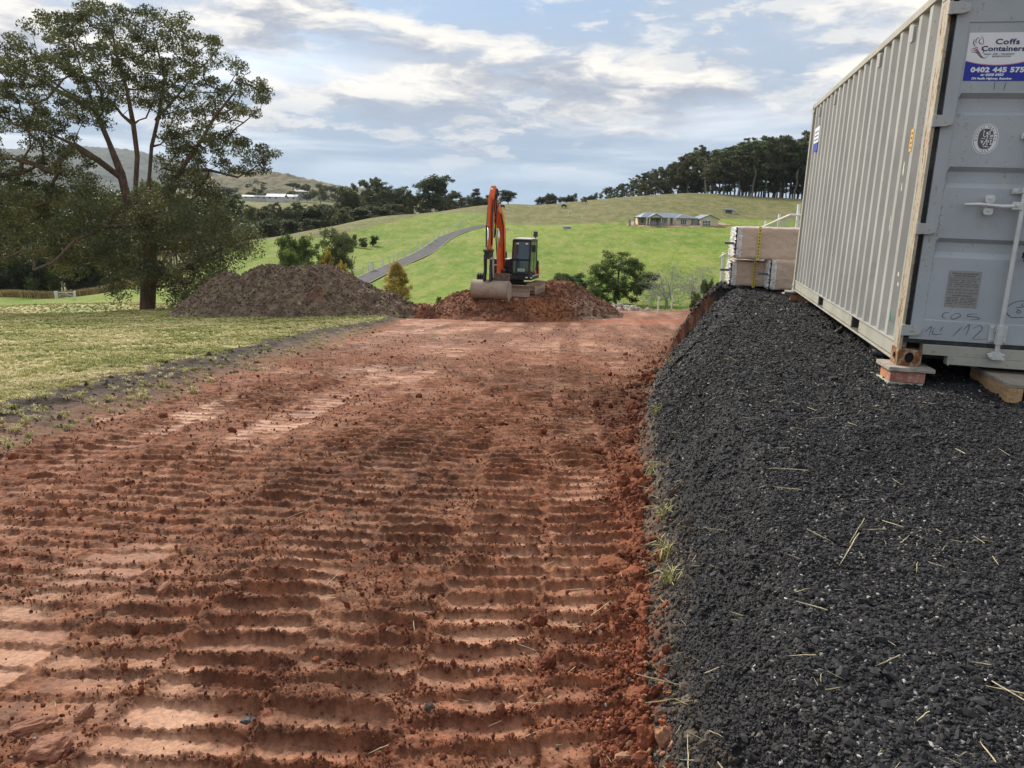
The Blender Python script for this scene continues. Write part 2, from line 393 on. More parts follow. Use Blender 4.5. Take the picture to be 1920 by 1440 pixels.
    red = lerp(red, lerp(C(.27, .075, .032), C(.125, .078, .052), sst(4.5, 7.5, y)[..., None]), np.clip(marg[..., None] * .8 * (.6 + n1 * 1.2), 0, .85))
    damp = sst(-.10, .40, fbm(x * .5 + 40, y * .22, 4, 153))[..., None] * np.clip(.9 - smooth[..., None], 0, 1)
    red = red * (1 - .42 * damp)
    straw = sst(.28, .5, fbm(x * 1.3 + 30, y * .7, 4, 155)) * sst(5, 11, y) * .55
    red = lerp(red, C(.27, .20, .11), straw[..., None] * np.clip(.5 + n2 * 2, 0, 1))
    brightred = np.exp(-((y - 32.5) / 1.6) ** 2) + .7 * np.exp(-((ts + (xl - x < 0) * np.clip((x - xl) / .5, 0, 9)) / .6) ** 2) * sst(12, 20, y)
    red = lerp(red, C(.33, .085, .035), np.clip(brightred[..., None] * (.5 + n2), 0, .8))
    soil = lerp(C(.060, .042, .032), C(.135, .100, .074), np.clip(.45 + n2 * 1.3 + n1 * .5, 0, 1))
    soil = lerp(soil, C(.20, .105, .062), np.clip((1 - ts[..., None] * 1.7) * 1.0 + n1 * .4, 0, .85))
    soil = lerp(soil, C(.033, .026, .022), np.exp(-((ts[..., None] - .80) / .17) ** 2) * .75)
    g1 = fbm(x * .8, y * .5, 4, 160)[..., None]; g2 = fbm(x * .22, y * .16, 3, 161)[..., None]
    grass = lerp(C(.25, .25, .080), C(.42, .37, .19), np.clip(.42 + 1.3 * g1 + .35 * n2, 0, 1))
    grass = lerp(grass, C(.15, .215, .045), np.clip(g2 * 2.0 + .0, 0, .6))
    bare = sst(.22, .42, fbm(x * .35 + 5, y * .9, 4, 165) + .45 * np.exp(-np.maximum(0, xd - x) / 1.6) - .1)[..., None]
    bare = bare * (cls == LAWN)[..., None] * sst(45, 30, y)[..., None]
    grass = lerp(grass, C(.15, .115, .085), bare * .8)
    bank = lerp(C(.055, .046, .038), C(.145, .115, .088), np.clip(.4 + n2 * 1.4, 0, 1))
    bank = lerp(bank, C(.17, .062, .033), np.clip((.16 - tb[..., None]) * 3.5 + n1 * .5, 0, .9) + sst(10.5, 13, y)[..., None] * np.clip(.75 - tb[..., None] * .5 + n2, 0, .9))
    bank = lerp(bank, lerp(C(.135, .118, .082), C(.085, .068, .05), np.clip(.5 + n1 * 1.5, 0, 1)), (sst(7.5, 10, y) * sst(12.5, 11, y))[..., None] * .7)
    bank = lerp(bank, C(.026, .026, .028), (sst(.10, .35, tb + .3 * fbm(x * 3, y * 3, 3, 170)) * sst(11, 8, y))[..., None] * np.where(y < 5, .45, .85)[..., None])
    gr = lerp(C(.024, .024, .026), C(.048, .048, .051), np.clip(.5 + n2 * 1.5, 0, 1))
    for k_, cc in ((LAWN, grass), (STRIP, soil), (RED, red), (BANK, bank), (GRAVEL, gr)): c = np.where((cls == k_)[..., None], cc, c)
    return z, cls, np.clip(c, .004, 1), smooth

def build_ground():
    a0 = R(41)
    th = np.concatenate([np.arange(-a0, a0, R(.185)), np.arange(a0, 2 * np.pi - a0, R(4))])
    def rows(lo, hi, k): return np.exp(np.arange(math.log(lo), math.log(hi), k))
    rr = np.concatenate([rows(.06, 1.15, .09), rows(1.15, 4, .0028), rows(4, 17, .0022), rows(17, 61, .010)])
    T, RR = np.meshgrid(th, rr); X = RR * np.sin(T); Y = RR * np.cos(T)
    x = X.ravel(); y = Y.ravel()
    z, cls, col, sm = ground(x, y)
    nr, nc = X.shape
    idx = np.arange(nr * nc).reshape(nr, nc); nx = np.roll(idx, -1, axis=1)
    Fq = np.stack([idx[:-1], nx[:-1], nx[1:], idx[1:]], -1).reshape(-1, 4)[:, ::-1]
    fc = cls[Fq[:, 0]]
    V = np.stack([x, y, z], 1)
    def soilmat(name, scale, bst, rlo, rhi, sheen=.3):
        def build(t, b):
            c = t.attr('Col'); p = t.pos()
            n = t.noise(p, scale, 5, .65); n2 = t.noise(p, scale * 5, 3, .6)
            v = t.ramp(t.math('ADD', t.math('MULTIPLY', n, .65), t.math('MULTIPLY', n2, .35)), .32, .68, .66, 1.34)
            c = t.mix(1.0, c, t.node('ShaderNodeCombineColor', None, _0=v, _1=v, _2=v).outputs[0], 'MULTIPLY')
            t.l.new(c, b.inputs['Base Color'])
            s = t.attr('smooth', out='Fac')
            t.put(b.inputs['Roughness'], t.ramp(s, 0, 1, rhi, rlo, False))
            bump(t, b, t.math('ADD', n, t.math('MULTIPLY', n2, .4)), bst, .012)
        return mat(name, build, spec=sheen)
    names = {LAWN: ('lawn', soilmat('lawn_turf', 30, .6, .9, .9, .2)), STRIP: ('topsoil_strip', soilmat('topsoil', 38, .7, .9, .95, .2)),
             RED: ('red_earth_pad', soilmat('red_clay', 42, .6, .62, .95, .3)), BANK: ('cut_bank', soilmat('bank_soil', 40, .8, .9, .95, .2)),
             GRAVEL: ('gravel_pad', soilmat('gravel_fines', 60, .9, .85, .9, .3))}
    for k, (nm, m) in names.items():
        f = Fq[fc == k]; used, inv = np.unique(f, return_inverse=True)
        ob = np_mesh(nm, V[used], inv.reshape(-1, 4), m, {'Col': ('FLOAT_COLOR', np.concatenate([col[used], np.ones((len(used), 1))], 1)), 'smooth': ('FLOAT', sm[used])})
        tag(ob, kind='structure')
    # the country beyond
    th = np.concatenate([np.arange(-R(44), R(44), R(.3)), np.arange(R(44), 2 * np.pi - R(44), R(4))])
    rr = np.concatenate([rows(58, 420, .011), rows(420, 9000, .04)])
    T, RR = np.meshgrid(th, rr); X = RR * np.sin(T); Y = RR * np.cos(T); x = X.ravel(); y = Y.ravel()
    z = far_nat(x, y) + .15 * fbm(x * .06, y * .06, 3, 200) * sst(60, 90, RR.ravel())
    z = np.where(RR.ravel() < 62, z - .12 * (1 - (RR.ravel() - 58) / 4).clip(0, 1), z)
    z = np.where(RR.ravel() > 2500, z - (RR.ravel() - 2500) * .004, z)
    nr, nc = X.shape; idx = np.arange(nr * nc).reshape(nr, nc); nx = np.roll(idx, -1, axis=1)
    Fq = np.stack([idx[:-1], nx[:-1], nx[1:], idx[1:]], -1).reshape(-1, 4)[:, ::-1]
    def meadow(t, b):
        p = t.pos(); sp = t.node('ShaderNodeSeparateXYZ', None, Vector=p).outputs
        n = t.noise(p, .035, 4, .55); n1 = t.noise(t.vmath('MULTIPLY', p, (1, .35, 1)), .35, 5, .65); n2 = t.noise(p, 1.2, 5, .75)
        fresh = t.mix(t.ramp(n, .35, .65), (.135, .222, .022), (.200, .275, .040))
        fresh = t.mix(t.ramp(n1, .42, .66, 0, .75), fresh, (.265, .262, .085))
        fresh = t.mix(t.ramp(n1, .50, .32, 0, .45), fresh, (.085, .135, .026))
        rough_ = t.mix(t.ramp(n1, .35, .65), (.120, .135, .046), (.215, .190, .086))
        rough_ = t.mix(t.ramp(n, .5, .7, 0, .6), rough_, (.17, .19, .055))
        # the unmown paddock lies above the track that crosses the slope
        up = t.ramp(t.math('ADD', t.attr('upper', out='Fac'), t.math('MULTIPLY', t.math('SUBTRACT', n1, .5), .35)), .40, .60)
        c = t.mix(up, fresh, rough_)
        v = t.ramp(n2, .3, .7, .72, 1.28)
        c = t.mix(1.0, c, t.node('ShaderNodeCombineColor', None, _0=v, _1=v, _2=v).outputs[0], 'MULTIPLY')
        t.l.new(c, b.inputs['Base Color']); bump(t, b, t.math('ADD', n2, t.math('MULTIPLY', n1, 2.0)), .9, .45)
    zt = np.arctan2(x, y); rad = RR.ravel()
    # upper paddock: beyond the farm track on the middle and right, beyond the brow on the left
    track = np.interp(np.degrees(zt), [-60, -20, -14, -9, -6, -2.5, 0, 4, 8, 12, 16, 22, 60], [178, 178, 200, 232, 262, 262, 228, 226, 227, 232, 250, 252, 252])
    upper = sst(-10, 10, rad - track) * sst(900, 500, rad)
    ob = np_mesh('meadow', np.stack([x, y, z], 1), Fq, mat('meadow_grass', meadow, rough=.9, spec=.15), {'upper': ('FLOAT', upper)}); tag(ob, kind='structure')
build_ground()

# ------------------------------------------------------------------ scattered small stuff
def proto_rock(name, seed, sub=1, flat=.75, jag=.22, material=None, smooth=False):
    bm = bmesh.new(); bmesh.ops.create_icosphere(bm, subdivisions=sub, radius=1.0)
    q = np.random.default_rng(seed)
    for v in bm.verts:
        k = 1 + q.uniform(-jag, jag); v.co = Vector((v.co.x * k * q.uniform(.9, 1.1), v.co.y * k * .85, v.co.z * k * flat))
    if sub > 1:
        from mathutils import noise as mn
        for v in bm.verts: v.co *= 1 + .30 * mn.noise(v.co * 2.1 + Vector((seed, 0, 0))) + .16 * mn.noise(v.co * 5.3 + Vector((seed, 9, 0)))
    me = bpy.data.meshes.new(name); bm.to_mesh(me); bm.free()
    if material: me.materials.append(material)
    if smooth: me.polygons.foreach_set('use_smooth', [True] * len(me.polygons))
    return bpy.data.objects.new(name, me)
def scatter(name, P, rot, scl, tone, protos, idx=None):
    """one object holding countless small pieces, instanced on its points"""
    n = len(P); me = bpy.data.meshes.new(name); me.vertices.add(n); me.vertices.foreach_set('co', np.asarray(P, dtype=np.float32).ravel())
    for an, typ, arr in (('rot', 'FLOAT_VECTOR', rot), ('scl', 'FLOAT_VECTOR', scl), ('tone', 'FLOAT', tone)):
        a = me.attributes.new(an, typ, 'POINT'); a.data.foreach_set('vector' if 'VEC' in typ else 'value', np.asarray(arr, dtype=np.float32).ravel())
    a = me.attributes.new('pick', 'INT', 'POINT'); a.data.foreach_set('value', np.asarray(idx if idx is not None else rng.integers(0, len(protos), n), dtype=np.int32))
    ob = bpy.data.objects.new(name, me); COL.objects.link(ob)
    c = bpy.data.collections.new(name + '_pieces')
    for p in protos: c.objects.link(p)
    g = bpy.data.node_groups.new(name + '_nodes', 'GeometryNodeTree')
    g.interface.new_socket('Geometry', in_out='INPUT', socket_type='NodeSocketGeometry'); g.interface.new_socket('Geometry', in_out='OUTPUT', socket_type='NodeSocketGeometry')
    gi = g.nodes.new('NodeGroupInput'); go = g.nodes.new('NodeGroupOutput'); ip = g.nodes.new('GeometryNodeInstanceOnPoints')
    ci = g.nodes.new('GeometryNodeCollectionInfo'); ci.inputs[0].default_value = c; ci.inputs[1].default_value = True; ci.inputs[2].default_value = True
    def na(nm, typ):
        q = g.nodes.new('GeometryNodeInputNamedAttribute'); q.data_type = typ; q.inputs[0].default_value = nm; return q.outputs[0]
    L = g.links.new
    L(gi.outputs[0], ip.inputs['Points']); L(ci.outputs[0], ip.inputs['Instance']); ip.inputs['Pick Instance'].default_value = True
    L(na('pick', 'INT'), ip.inputs['Instance Index']); L(na('rot', 'FLOAT_VECTOR'), ip.inputs['Rotation']); L(na('scl', 'FLOAT_VECTOR'), ip.inputs['Scale'])
    L(ip.outputs[0], go.inputs[0])
    md = ob.modifiers.new('scatter', 'NODES'); md.node_group = g
    ob['kind'] = 'stuff'
    return ob
def tone_mat(name, stops, rough=.9, spec=.25, scale=60, trans=0):
    """colour picked by each piece's own tone, with fine grain"""
    def build(t, b):
        tn = t.attr('tone', 'INSTANCER', 'Fac')
        rp = t.n.new('ShaderNodeValToRGB'); t.l.new(tn, rp.inputs[0]); e = rp.color_ramp.elements
        while len(e) < len(stops): e.new(.5)
        for q, (pos, col) in zip(e, stops): q.position = pos; q.color = (*col, 1)
        n = t.noise(t.pos(), scale, 4, .6); v = t.ramp(n, .3, .7, .7, 1.3)
        c = t.mix(1.0, rp.outputs[0], t.node('ShaderNodeCombineColor', None, _0=v, _1=v, _2=v).outputs[0], 'MULTIPLY')
        t.l.new(c, b.inputs['Base Color'])
        if trans:
            try: b.inputs['Subsurface Weight'].default_value = 0
            except Exception: pass
    return mat(name, build, rough=rough, spec=spec)
def polar(n, r0, r1, a=38, p=1.0):
    """points in the view, thinning with distance"""
    rr = np.exp(rng.uniform(math.log(r0), math.log(r1), n)); th = rng.uniform(-R(a), R(a), n)
    return rr * np.sin(th), rr * np.cos(th), rr

def scatter_all():
    # clods of red clay
    cm = tone_mat('clod_clay', [(0, (.085, .029, .017)), (.45, (.165, .055, .030)), (.75, (.26, .088, .044)), (.92, (.36, .20, .12)), (.96, (.07, .055, .05)), (1, (.42, .38, .33))], .95, .2, 45)
    rocks = [proto_rock('clod_%d' % i, 20 + i, 1 if i < 4 else 3, .8, .2 if i < 4 else .03, cm, False) for i in range(6)]
    x, y, r = polar(600000, 1.2, 30)
    z, cls, col, sm = ground(x, y)
    xt = line(TOE, y); marg = np.exp(-np.maximum(0, xt - x) / np.interp(y, [4, 8], [.17, .36])) * sst(24, 16, y)
    w = np.where(cls == RED, .03 + np.interp(r, [3, 9], [.60, .34]) * (1 - sm) ** 2.5 + .9 * marg, np.where((cls == BANK) & (x < xt + .07), .40, 0)) * np.clip(fbm(x * 2, y * 2, 3, 300) * 1.6 + .55, .08, 1)
    k = rng.uniform(size=len(x)) < w
    x, y, z, r, marg = x[k], y[k], z[k], r[k], marg[k]; n = len(x)
    s = np.exp(rng.normal(-5.45, .46, n)) * np.interp(r, [1, 4, 15, 30], [.9, 1.1, 1.6, 2.2]) * (1 + .9 * marg)
    big = rng.uniform(size=n) < (.004 + .010 * marg); s[big] *= rng.uniform(2.0, 4.0, big.sum())
    tiny = (rng.uniform(size=n) < .62) & (r < 7); s[tiny] *= .58
    s = np.minimum(s, np.interp(r, [3, 9], [.045, .09]))
    tn = np.clip(rng.normal(.36, .2, n) + .16 * marg * np.interp(y, [4, 8], [1, -1.2]), 0, .93); tn[(rng.uniform(size=n) < .012) & (s < .011)] = 1.0; tn[rng.uniform(size=n) < .012] = .96
    tag(scatter('earth_clods', np.stack([x, y, z + s * .35], 1), rng.uniform(0, 6.28, (n, 3)), np.stack([s * rng.uniform(.8, 1.5, n), s, s * rng.uniform(.6, 1, n)], 1), tn, rocks, np.where(s > .03, rng.integers(4, 6, n), rng.integers(0, 4, n))),
        'loose crumbs and clods of red clay lying over the bare earth', 'soil clods')
    # grey-brown lumps of the bank
    bm_ = tone_mat('bank_lumps', [(0, (.050, .041, .034)), (.5, (.10, .080, .063)), (.85, (.16, .13, .10)), (1, (.24, .20, .15))], .95, .2, 40)
    lum = [proto_rock('lump_%d' % i, 120 + i, 1 if i < 3 else 3, .8, .25 if i < 3 else .04, bm_) for i in range(5)]
    x, y, r = polar(90000, 1.2, 16); z, cls, col, sm = ground(x, y); xt = line(TOE, y); tb = (x - xt) / (line(CREST, y) - xt)
    w = np.where(cls == BANK, .75, np.where((cls == GRAVEL) & (tb < .6), .12, np.where(cls == STRIP, .32, 0))); k = rng.uniform(size=len(x)) < w; x, y, z, r = x[k], y[k], z[k], r[k]; n = len(x)
    s = np.exp(rng.normal(-5.1, .55, n)) * np.interp(r, [1, 4, 15], [.9, 1.2, 1.5]); s = np.minimum(s, .06)
    tag(scatter('bank_lumps', np.stack([x, y, z + s * .3], 1), rng.uniform(0, 6.28, (n, 3)), np.stack([s * rng.uniform(.8, 1.5, n), s, s * rng.uniform(.6, 1, n)], 1), np.clip(rng.normal(.42, .25, n), 0, 1), lum, np.where(s > .02, rng.integers(3, 5, n), rng.integers(0, 3, n))),
        'grey-brown soil lumps along the bank and the topsoil strip', 'soil clods')
    # crushed black stone
    gm = tone_mat('black_stone', [(0, (.007, .007, .0085)), (.5, (.019, .019, .0215)), (.80, (.040, .040, .042)), (.90, (.12, .105, .09)), (.96, (.24, .23, .215)), (1, (.42, .42, .41))], .75, .4, 110)
    st = [proto_rock('stone_%d' % i, 50 + i, 1, .68, .24, gm) for i in range(6)]
    x, y, r = polar(680000, 1.15, 14.5)
    ye = rng.uniform(5, 14.2, 60000); te = rng.uniform(.08, 1.1, 60000); xe = line(TOE, ye) + te * (line(CREST, ye) - line(TOE, ye) + .1)
    x = np.concatenate([x, xe]); y = np.concatenate([y, ye]); r = np.hypot(x, y)
    z, cls, col, sm = ground(x, y)
    xt = line(TOE, y); xc = line(CREST, y); tb = (x - xt) / (xc - xt)
    w = np.where(cls == GRAVEL, 1.0, np.where((cls == BANK) & (y < 13.5), .06 + .8 * sst(.12, .45, tb), 0))
    k = rng.uniform(size=len(x)) < w; x, y, z, r, tb = x[k], y[k], z[k], r[k], tb[k]; n = len(x)
    s = np.exp(rng.normal(-5.47, .42, n)) * np.interp(r, [1, 3, 6, 14], [.92, 1.05, 1.4, 2.2])
    pale = np.clip(fbm(x * .9, y * .9, 3, 320) * 1.3 + .45, .1, 1) * np.clip(sst(.5, 1.25, tb), np.interp(y, [3, 5], [.15, .75]), 1)
    tn = np.clip(rng.beta(1.6, 2.6, n) * .85, 0, .8); q = rng.uniform(size=n)
    tn = np.where(q < .12 * pale, rng.uniform(.82, .94, n), tn); tn = np.where(q > 1 - .045 * pale, rng.uniform(.94, 1.0, n), tn)
    slope_ = (tb < 1.05) & (y > 7); s = np.where(slope_, s * 1.5, s); tn = np.where(slope_ & (tn < .8), np.clip(tn + .22, 0, .8), tn); tn = np.where(slope_ & (rng.uniform(size=n) < .05), .93, tn)  # slope stones toned paler, glints put into their colour
    s = np.where(tn > .82, np.minimum(s, .0075 * np.interp(r, [1, 3, 6, 14], [.92, 1.05, 1.4, 2.2])), s)
    tag(scatter('crushed_stone', np.stack([x, y, z + s * rng.uniform(.05, .55, n)], 1), np.stack([rng.normal(0, .5, n), rng.normal(0, .5, n), rng.uniform(0, 6.28, n)], 1),
                np.stack([s * rng.uniform(.9, 1.5, n), s * rng.uniform(.8, 1.1, n), s * rng.uniform(.7, 1, n)], 1), tn, st),
        'black crushed stone with a few pale chips covering the pad', 'gravel')
    # straw
    sm_ = tone_mat('dry_straw', [(0, (.36, .29, .15)), (1, (.62, .54, .34))], .8, .3, 90)
    straws = []
    for i in range(4):
        mb = MB(); q = random.Random(70 + i); pts = [Vector((-.5, 0, 0))]
        for j in range(5): pts.append(pts[-1] + Vector((.2, q.uniform(-.035, .035), q.uniform(-.01, .02))))
        mb.tube(pts, [.018, .022, .02, .018, .014, .006], 5); o = mb.build('straw_%d' % i, sm_); COL.objects.unlink(o); straws.append(o)
    x, y, r = polar(3400, 1.25, 12); z, cls, col, sm = ground(x, y); xt = line(TOE, y)
    w = np.where(cls == GRAVEL, .16, np.where(cls == BANK, .85, np.where((cls == RED) & (xt - x < .5), .22, np.where(cls == RED, .02, 0))))
    k = rng.uniform(size=len(x)) < w; x, y, z, r = x[k], y[k], z[k], r[k]; n = len(x)
    s = np.exp(rng.normal(-3.0, .6, n)) * np.interp(r, [1, 12], [.9, 1.5])
    th = np.minimum(s, .09)
    tag(scatter('straw', np.stack([x, y, z + .016], 1), np.stack([rng.normal(0, .12, n), rng.normal(0, .16, n), rng.uniform(0, 6.28, n)], 1), np.stack([s, th * .9, th * .9], 1), rng.uniform(0, 1, n), straws),
        'pale dry straw stalks strewn over the black gravel and bank', 'straw')
    # mown grass of the lawn
    gt = tone_mat('lawn_blades', [(0, (.22, .25, .06)), (.35, (.38, .37, .12)), (.65, (.58, .51, .25)), (1, (.70, .62, .40))], .75, .25, 20)
    tufts = []
    for i in range(5):
        V = []; Fc = []; q = np.random.default_rng(90 + i)
        for b in range(22):
            a = q.uniform(0, 6.28); d = q.uniform(0, .5); l = q.uniform(.45, 1.0); ln = q.uniform(.25, .95); w_ = q.uniform(.035, .06)
            c0 = np.array([d * math.cos(a * 3), d * math.sin(a * 3), -.05]); dr = np.array([math.cos(a), math.sin(a), 0]); sd = np.array([-dr[1], dr[0], 0])
            m = c0 + dr * ln * l * .4 + np.array([0, 0, l * .6]); tp = c0 + dr * ln * l + np.array([0, 0, l * (1 - .3 * ln)]); k0 = len(V)
            V += [c0 - sd * w_, c0 + sd * w_, m + sd * w_ * .8, m - sd * w_ * .8, tp]; Fc += [(k0, k0 + 1, k0 + 2, k0 + 3), (k0 + 3, k0 + 2, k0 + 4)]
        me = bpy.data.meshes.new('tuft_%d' % i); me.from_pydata([tuple(v) for v in V], [], Fc); me.materials.append(gt); tufts.append(bpy.data.objects.new('tuft_%d' % i, me))
    n = 110000; rr = np.exp(rng.uniform(math.log(6), math.log(70), n)); th = rng.uniform(-R(40), R(40), n); x = rr * np.sin(th); y = rr * np.cos(th)
    z, cls, col, sm = ground(x, y); z = np.where(rr > 60, far_nat(x, y), z)
    xd = line(LAWNE, y); dens = np.clip(.75 + fbm(x * .5, y * .8, 3, 340), .15, 1); lum = col[:, 1] > .12
    k = (((cls == LAWN) & lum & (rng.uniform(size=n) < dens)) | ((cls == STRIP) & (rng.uniform(size=n) < .10)) | ((cls == BANK) & (rng.uniform(size=n) < .06))) & ((x < 0) | (y > 13))
    x, y, z, rr = x[k], y[k], z[k], rr[k]; n = len(x)
    s = rng.uniform(.035, .075, n) * np.interp(rr, [6, 20, 70], [.9, 1.2, 2.4])
    tn = np.clip(.42 + .75 * fbm(x * .8, y * .5, 4, 160) + rng.normal(0, .17, n) - .5 * fbm(x * .22, y * .16, 3, 161), 0, 1)
    tag(scatter('grass_blades', np.stack([x, y, z], 1), np.stack([np.zeros(n), np.zeros(n), rng.uniform(0, 6.28, n)], 1), np.stack([s * 1.3, s * 1.3, s], 1), tn, tufts),
        'short patchy yellow-green grass of the mown lawn', 'grass')
scatter_all()
# ------------------------------------------------------------------ shipping container
CO = np.array([2.78582217, 5.50289625, 0.59206422])
CA = np.array([[9.76313488e-01, 2.16076362e-01, 1.10895749e-02], [-2.16069908e-01, 9.76376253e-01, -1.79116450e-03], [-1.12146259e-02, -6.47385367e-04, 9.99936905e-01]])
CM = Matrix([[*CA[0], CO[0]], [*CA[1], CO[1]], [*CA[2], CO[2]], [0, 0, 0, 1]])
def cpx(px, py, axis=1, val=.028):
    """where the direction of a photo pixel meets a plane of the container (its own axes)"""
    d = CA.T @ (_f + _rt * (px - 960) / F + _up * (720 - py) / F); c = CA.T @ (np.array([0, 0, CZ]) - CO)
    return c + d * ((val - c[axis]) / d[axis])

def rusty(name, base, rust=.35, streak=(6, 6, .8), scale=5.0, rough=.55):
    def build(t, b):
        p = t.obj()
        n = t.noise(t.vmath('MULTIPLY', p, streak), scale, 6, .65); n2 = t.noise(p, 38, 4, .6); n3 = t.noise(p, 2.0, 4, .6)
        k = t.math('ADD', t.math('MULTIPLY', n, .7), t.math('MULTIPLY', n2, .3))
        v = t.ramp(n3, .3, .7, .86, 1.08)
        c = t.mix(1.0, base, t.node('ShaderNodeCombineColor', None, _0=v, _1=v, _2=v).outputs[0], 'MULTIPLY')
        c = t.mix(t.ramp(k, .62 - rust * .42, .70 - rust * .30, 0, .65), c, (.36, .24, .12))
        c = t.mix(t.ramp(k, .68 - rust * .42, .74 - rust * .30), c, t.mix(n2, (.10, .032, .012), (.25, .09, .03)))
        t.l.new(c, b.inputs['Base Color']); t.put(b.inputs['Roughness'], t.ramp(k, .5, .7, rough, .9))
        bump(t, b, n2, .25, .004)
    return mat(name, build)
def paint(name, base, streak, rough=.5):
    """weathered container paint: chalky patches, thin vertical run marks, rub marks"""
    def build(t, b):
        p = t.obj()
        n = t.noise(p, 1.6, 5, .6); s = t.noise(t.vmath('MULTIPLY', p, (14, 14, .55)), 1.6, 5, .6); f = t.noise(p, 55, 3, .6)
        v = t.ramp(n, .3, .7, .90, 1.08)
        c = t.mix(1.0, base, t.node('ShaderNodeCombineColor', None, _0=v, _1=v, _2=v).outputs[0], 'MULTIPLY')
        c = t.mix(t.ramp(s, .52, .72, 0, .30), c, streak)
        c = t.mix(t.ramp(t.math('MULTIPLY', s, f), .34, .42, 0, .5), c, (.20, .15, .10))
        sc = t.noise(t.vmath('MULTIPLY', p, (3, 3, 1)), 5.0, 7, .72)
        c = t.mix(t.ramp(sc, .655, .675, 0, .55), c, (.17, .085, .04))
        c = t.mix(t.ramp(t.noise(p, 2.6, 7, .7), .58, .72, 0, .30), c, (.24, .225, .19))
        t.l.new(c, b.inputs['Base Color']); t.put(b.inputs['Roughness'], t.ramp(n, .3, .7, rough - .08, rough + .12))
        bump(t, b, t.math('ADD', f, t.math('MULTIPLY', n, 6.0)), .12, .006)
    return mat(name, build, spec=.4)
def text_part(s, size, x, z, material, parent, y=.0255, align='LEFT', bold=0, shear=0, spacing=1.0, rotz=0, sx=1.0, name='lettering', plane='door', thick=.0004):
    cu = bpy.data.curves.new('t', 'FONT'); cu.body = s; cu.size = size; cu.align_x = align; cu.offset = bold; cu.shear = shear; cu.space_character = spacing; cu.extrude = thick; cu.resolution_u = 3
    ob = bpy.data.objects.new('t', cu); COL.objects.link(ob)
    bpy.context.view_layer.update()
    me = bpy.data.meshes.new_from_object(ob.evaluated_get(bpy.context.evaluated_depsgraph_get())); bpy.data.objects.remove(ob); bpy.data.curves.remove(cu)
    M = Matrix.Translation((x, y, z)) @ Matrix.Rotation(R(90), 4, 'X') @ Matrix.Rotation(rotz, 4, 'Z') @ Matrix.Diagonal((sx, 1, 1, 1))
    me.transform(M); me.materials.clear(); me.materials.append(material)
    o = bpy.data.objects.new(name, me); COL.objects.link(o); o.parent = parent
    return o
def ribbon(mb, pts, w, y, taper=True):
    """flat painted stroke on the door plane; pts are (x, z)"""
    P = [Vector((p[0], p[1])) for p in pts]
    Q = []
    for i in range(len(P) - 1):                      # Catmull-Rom through the points
        a, b, c, d = P[max(i - 1, 0)], P[i], P[i + 1], P[min(i + 2, len(P) - 1)]
        for k in range(6):
            u = k / 6; Q.append(.5 * ((2 * b) + (c - a) * u + (2 * a - 5 * b + 4 * c - d) * u * u + (3 * b - a - 3 * c + d) * u ** 3))
    Q.append(P[-1]); rows = []
    for i, q in enumerate(Q):
        d = (Q[min(i + 1, len(Q) - 1)] - Q[max(i - 1, 0)]); d = d.normalized() if d.length > 1e-9 else Vector((1, 0)); n = Vector((-d.y, d.x))
        k = w * .5 * ((.35 + .65 * math.sin(math.pi * min(max(i / (len(Q) - 1), .02), .98))) if taper else 1)
        rows.append([(q.x - n.x * k, y, q.y - n.y * k), (q.x + n.x * k, y, q.y + n.y * k)])
    mb.sheet(rows); return mb
def holed(mb, origin, U, V, w, h, rx, ry, n=20, depth=.012, inward=None):
    """flat plate with an oval hole"""
    o, U, V = Vector(origin), Vector(U), Vector(V); W = Vector(inward)
    outer = []; inner = []
    for i in range(n):
        a = 2 * math.pi * (i + .5) / n; c, s = math.cos(a), math.sin(a)
        k = 1 / max(abs(c) / (w / 2), abs(s) / (h / 2))
        outer.append(o + U * (w / 2 + c * k) + V * (h / 2 + s * k)); inner.append(o + U * (w / 2 + c * rx) + V * (h / 2 + s * ry))
    # corners need real points
    cs = [(0, 0), (w, 0), (w, h), (0, h)]
    for cx, cy in cs:
        q = o + U * cx + V * cy; j = min(range(n), key=lambda i: (outer[i] - q).length); outer[j] = q
    back = [p + W * depth for p in inner]
    vs = outer + inner + back
    fs = [(i, (i + 1) % n, n + (i + 1) % n, n + i) for i in range(n)] + [(n + i, n + (i + 1) % n, 2 * n + (i + 1) % n, 2 * n + i) for i in range(n)]
    mb.add(vs, fs); return mb

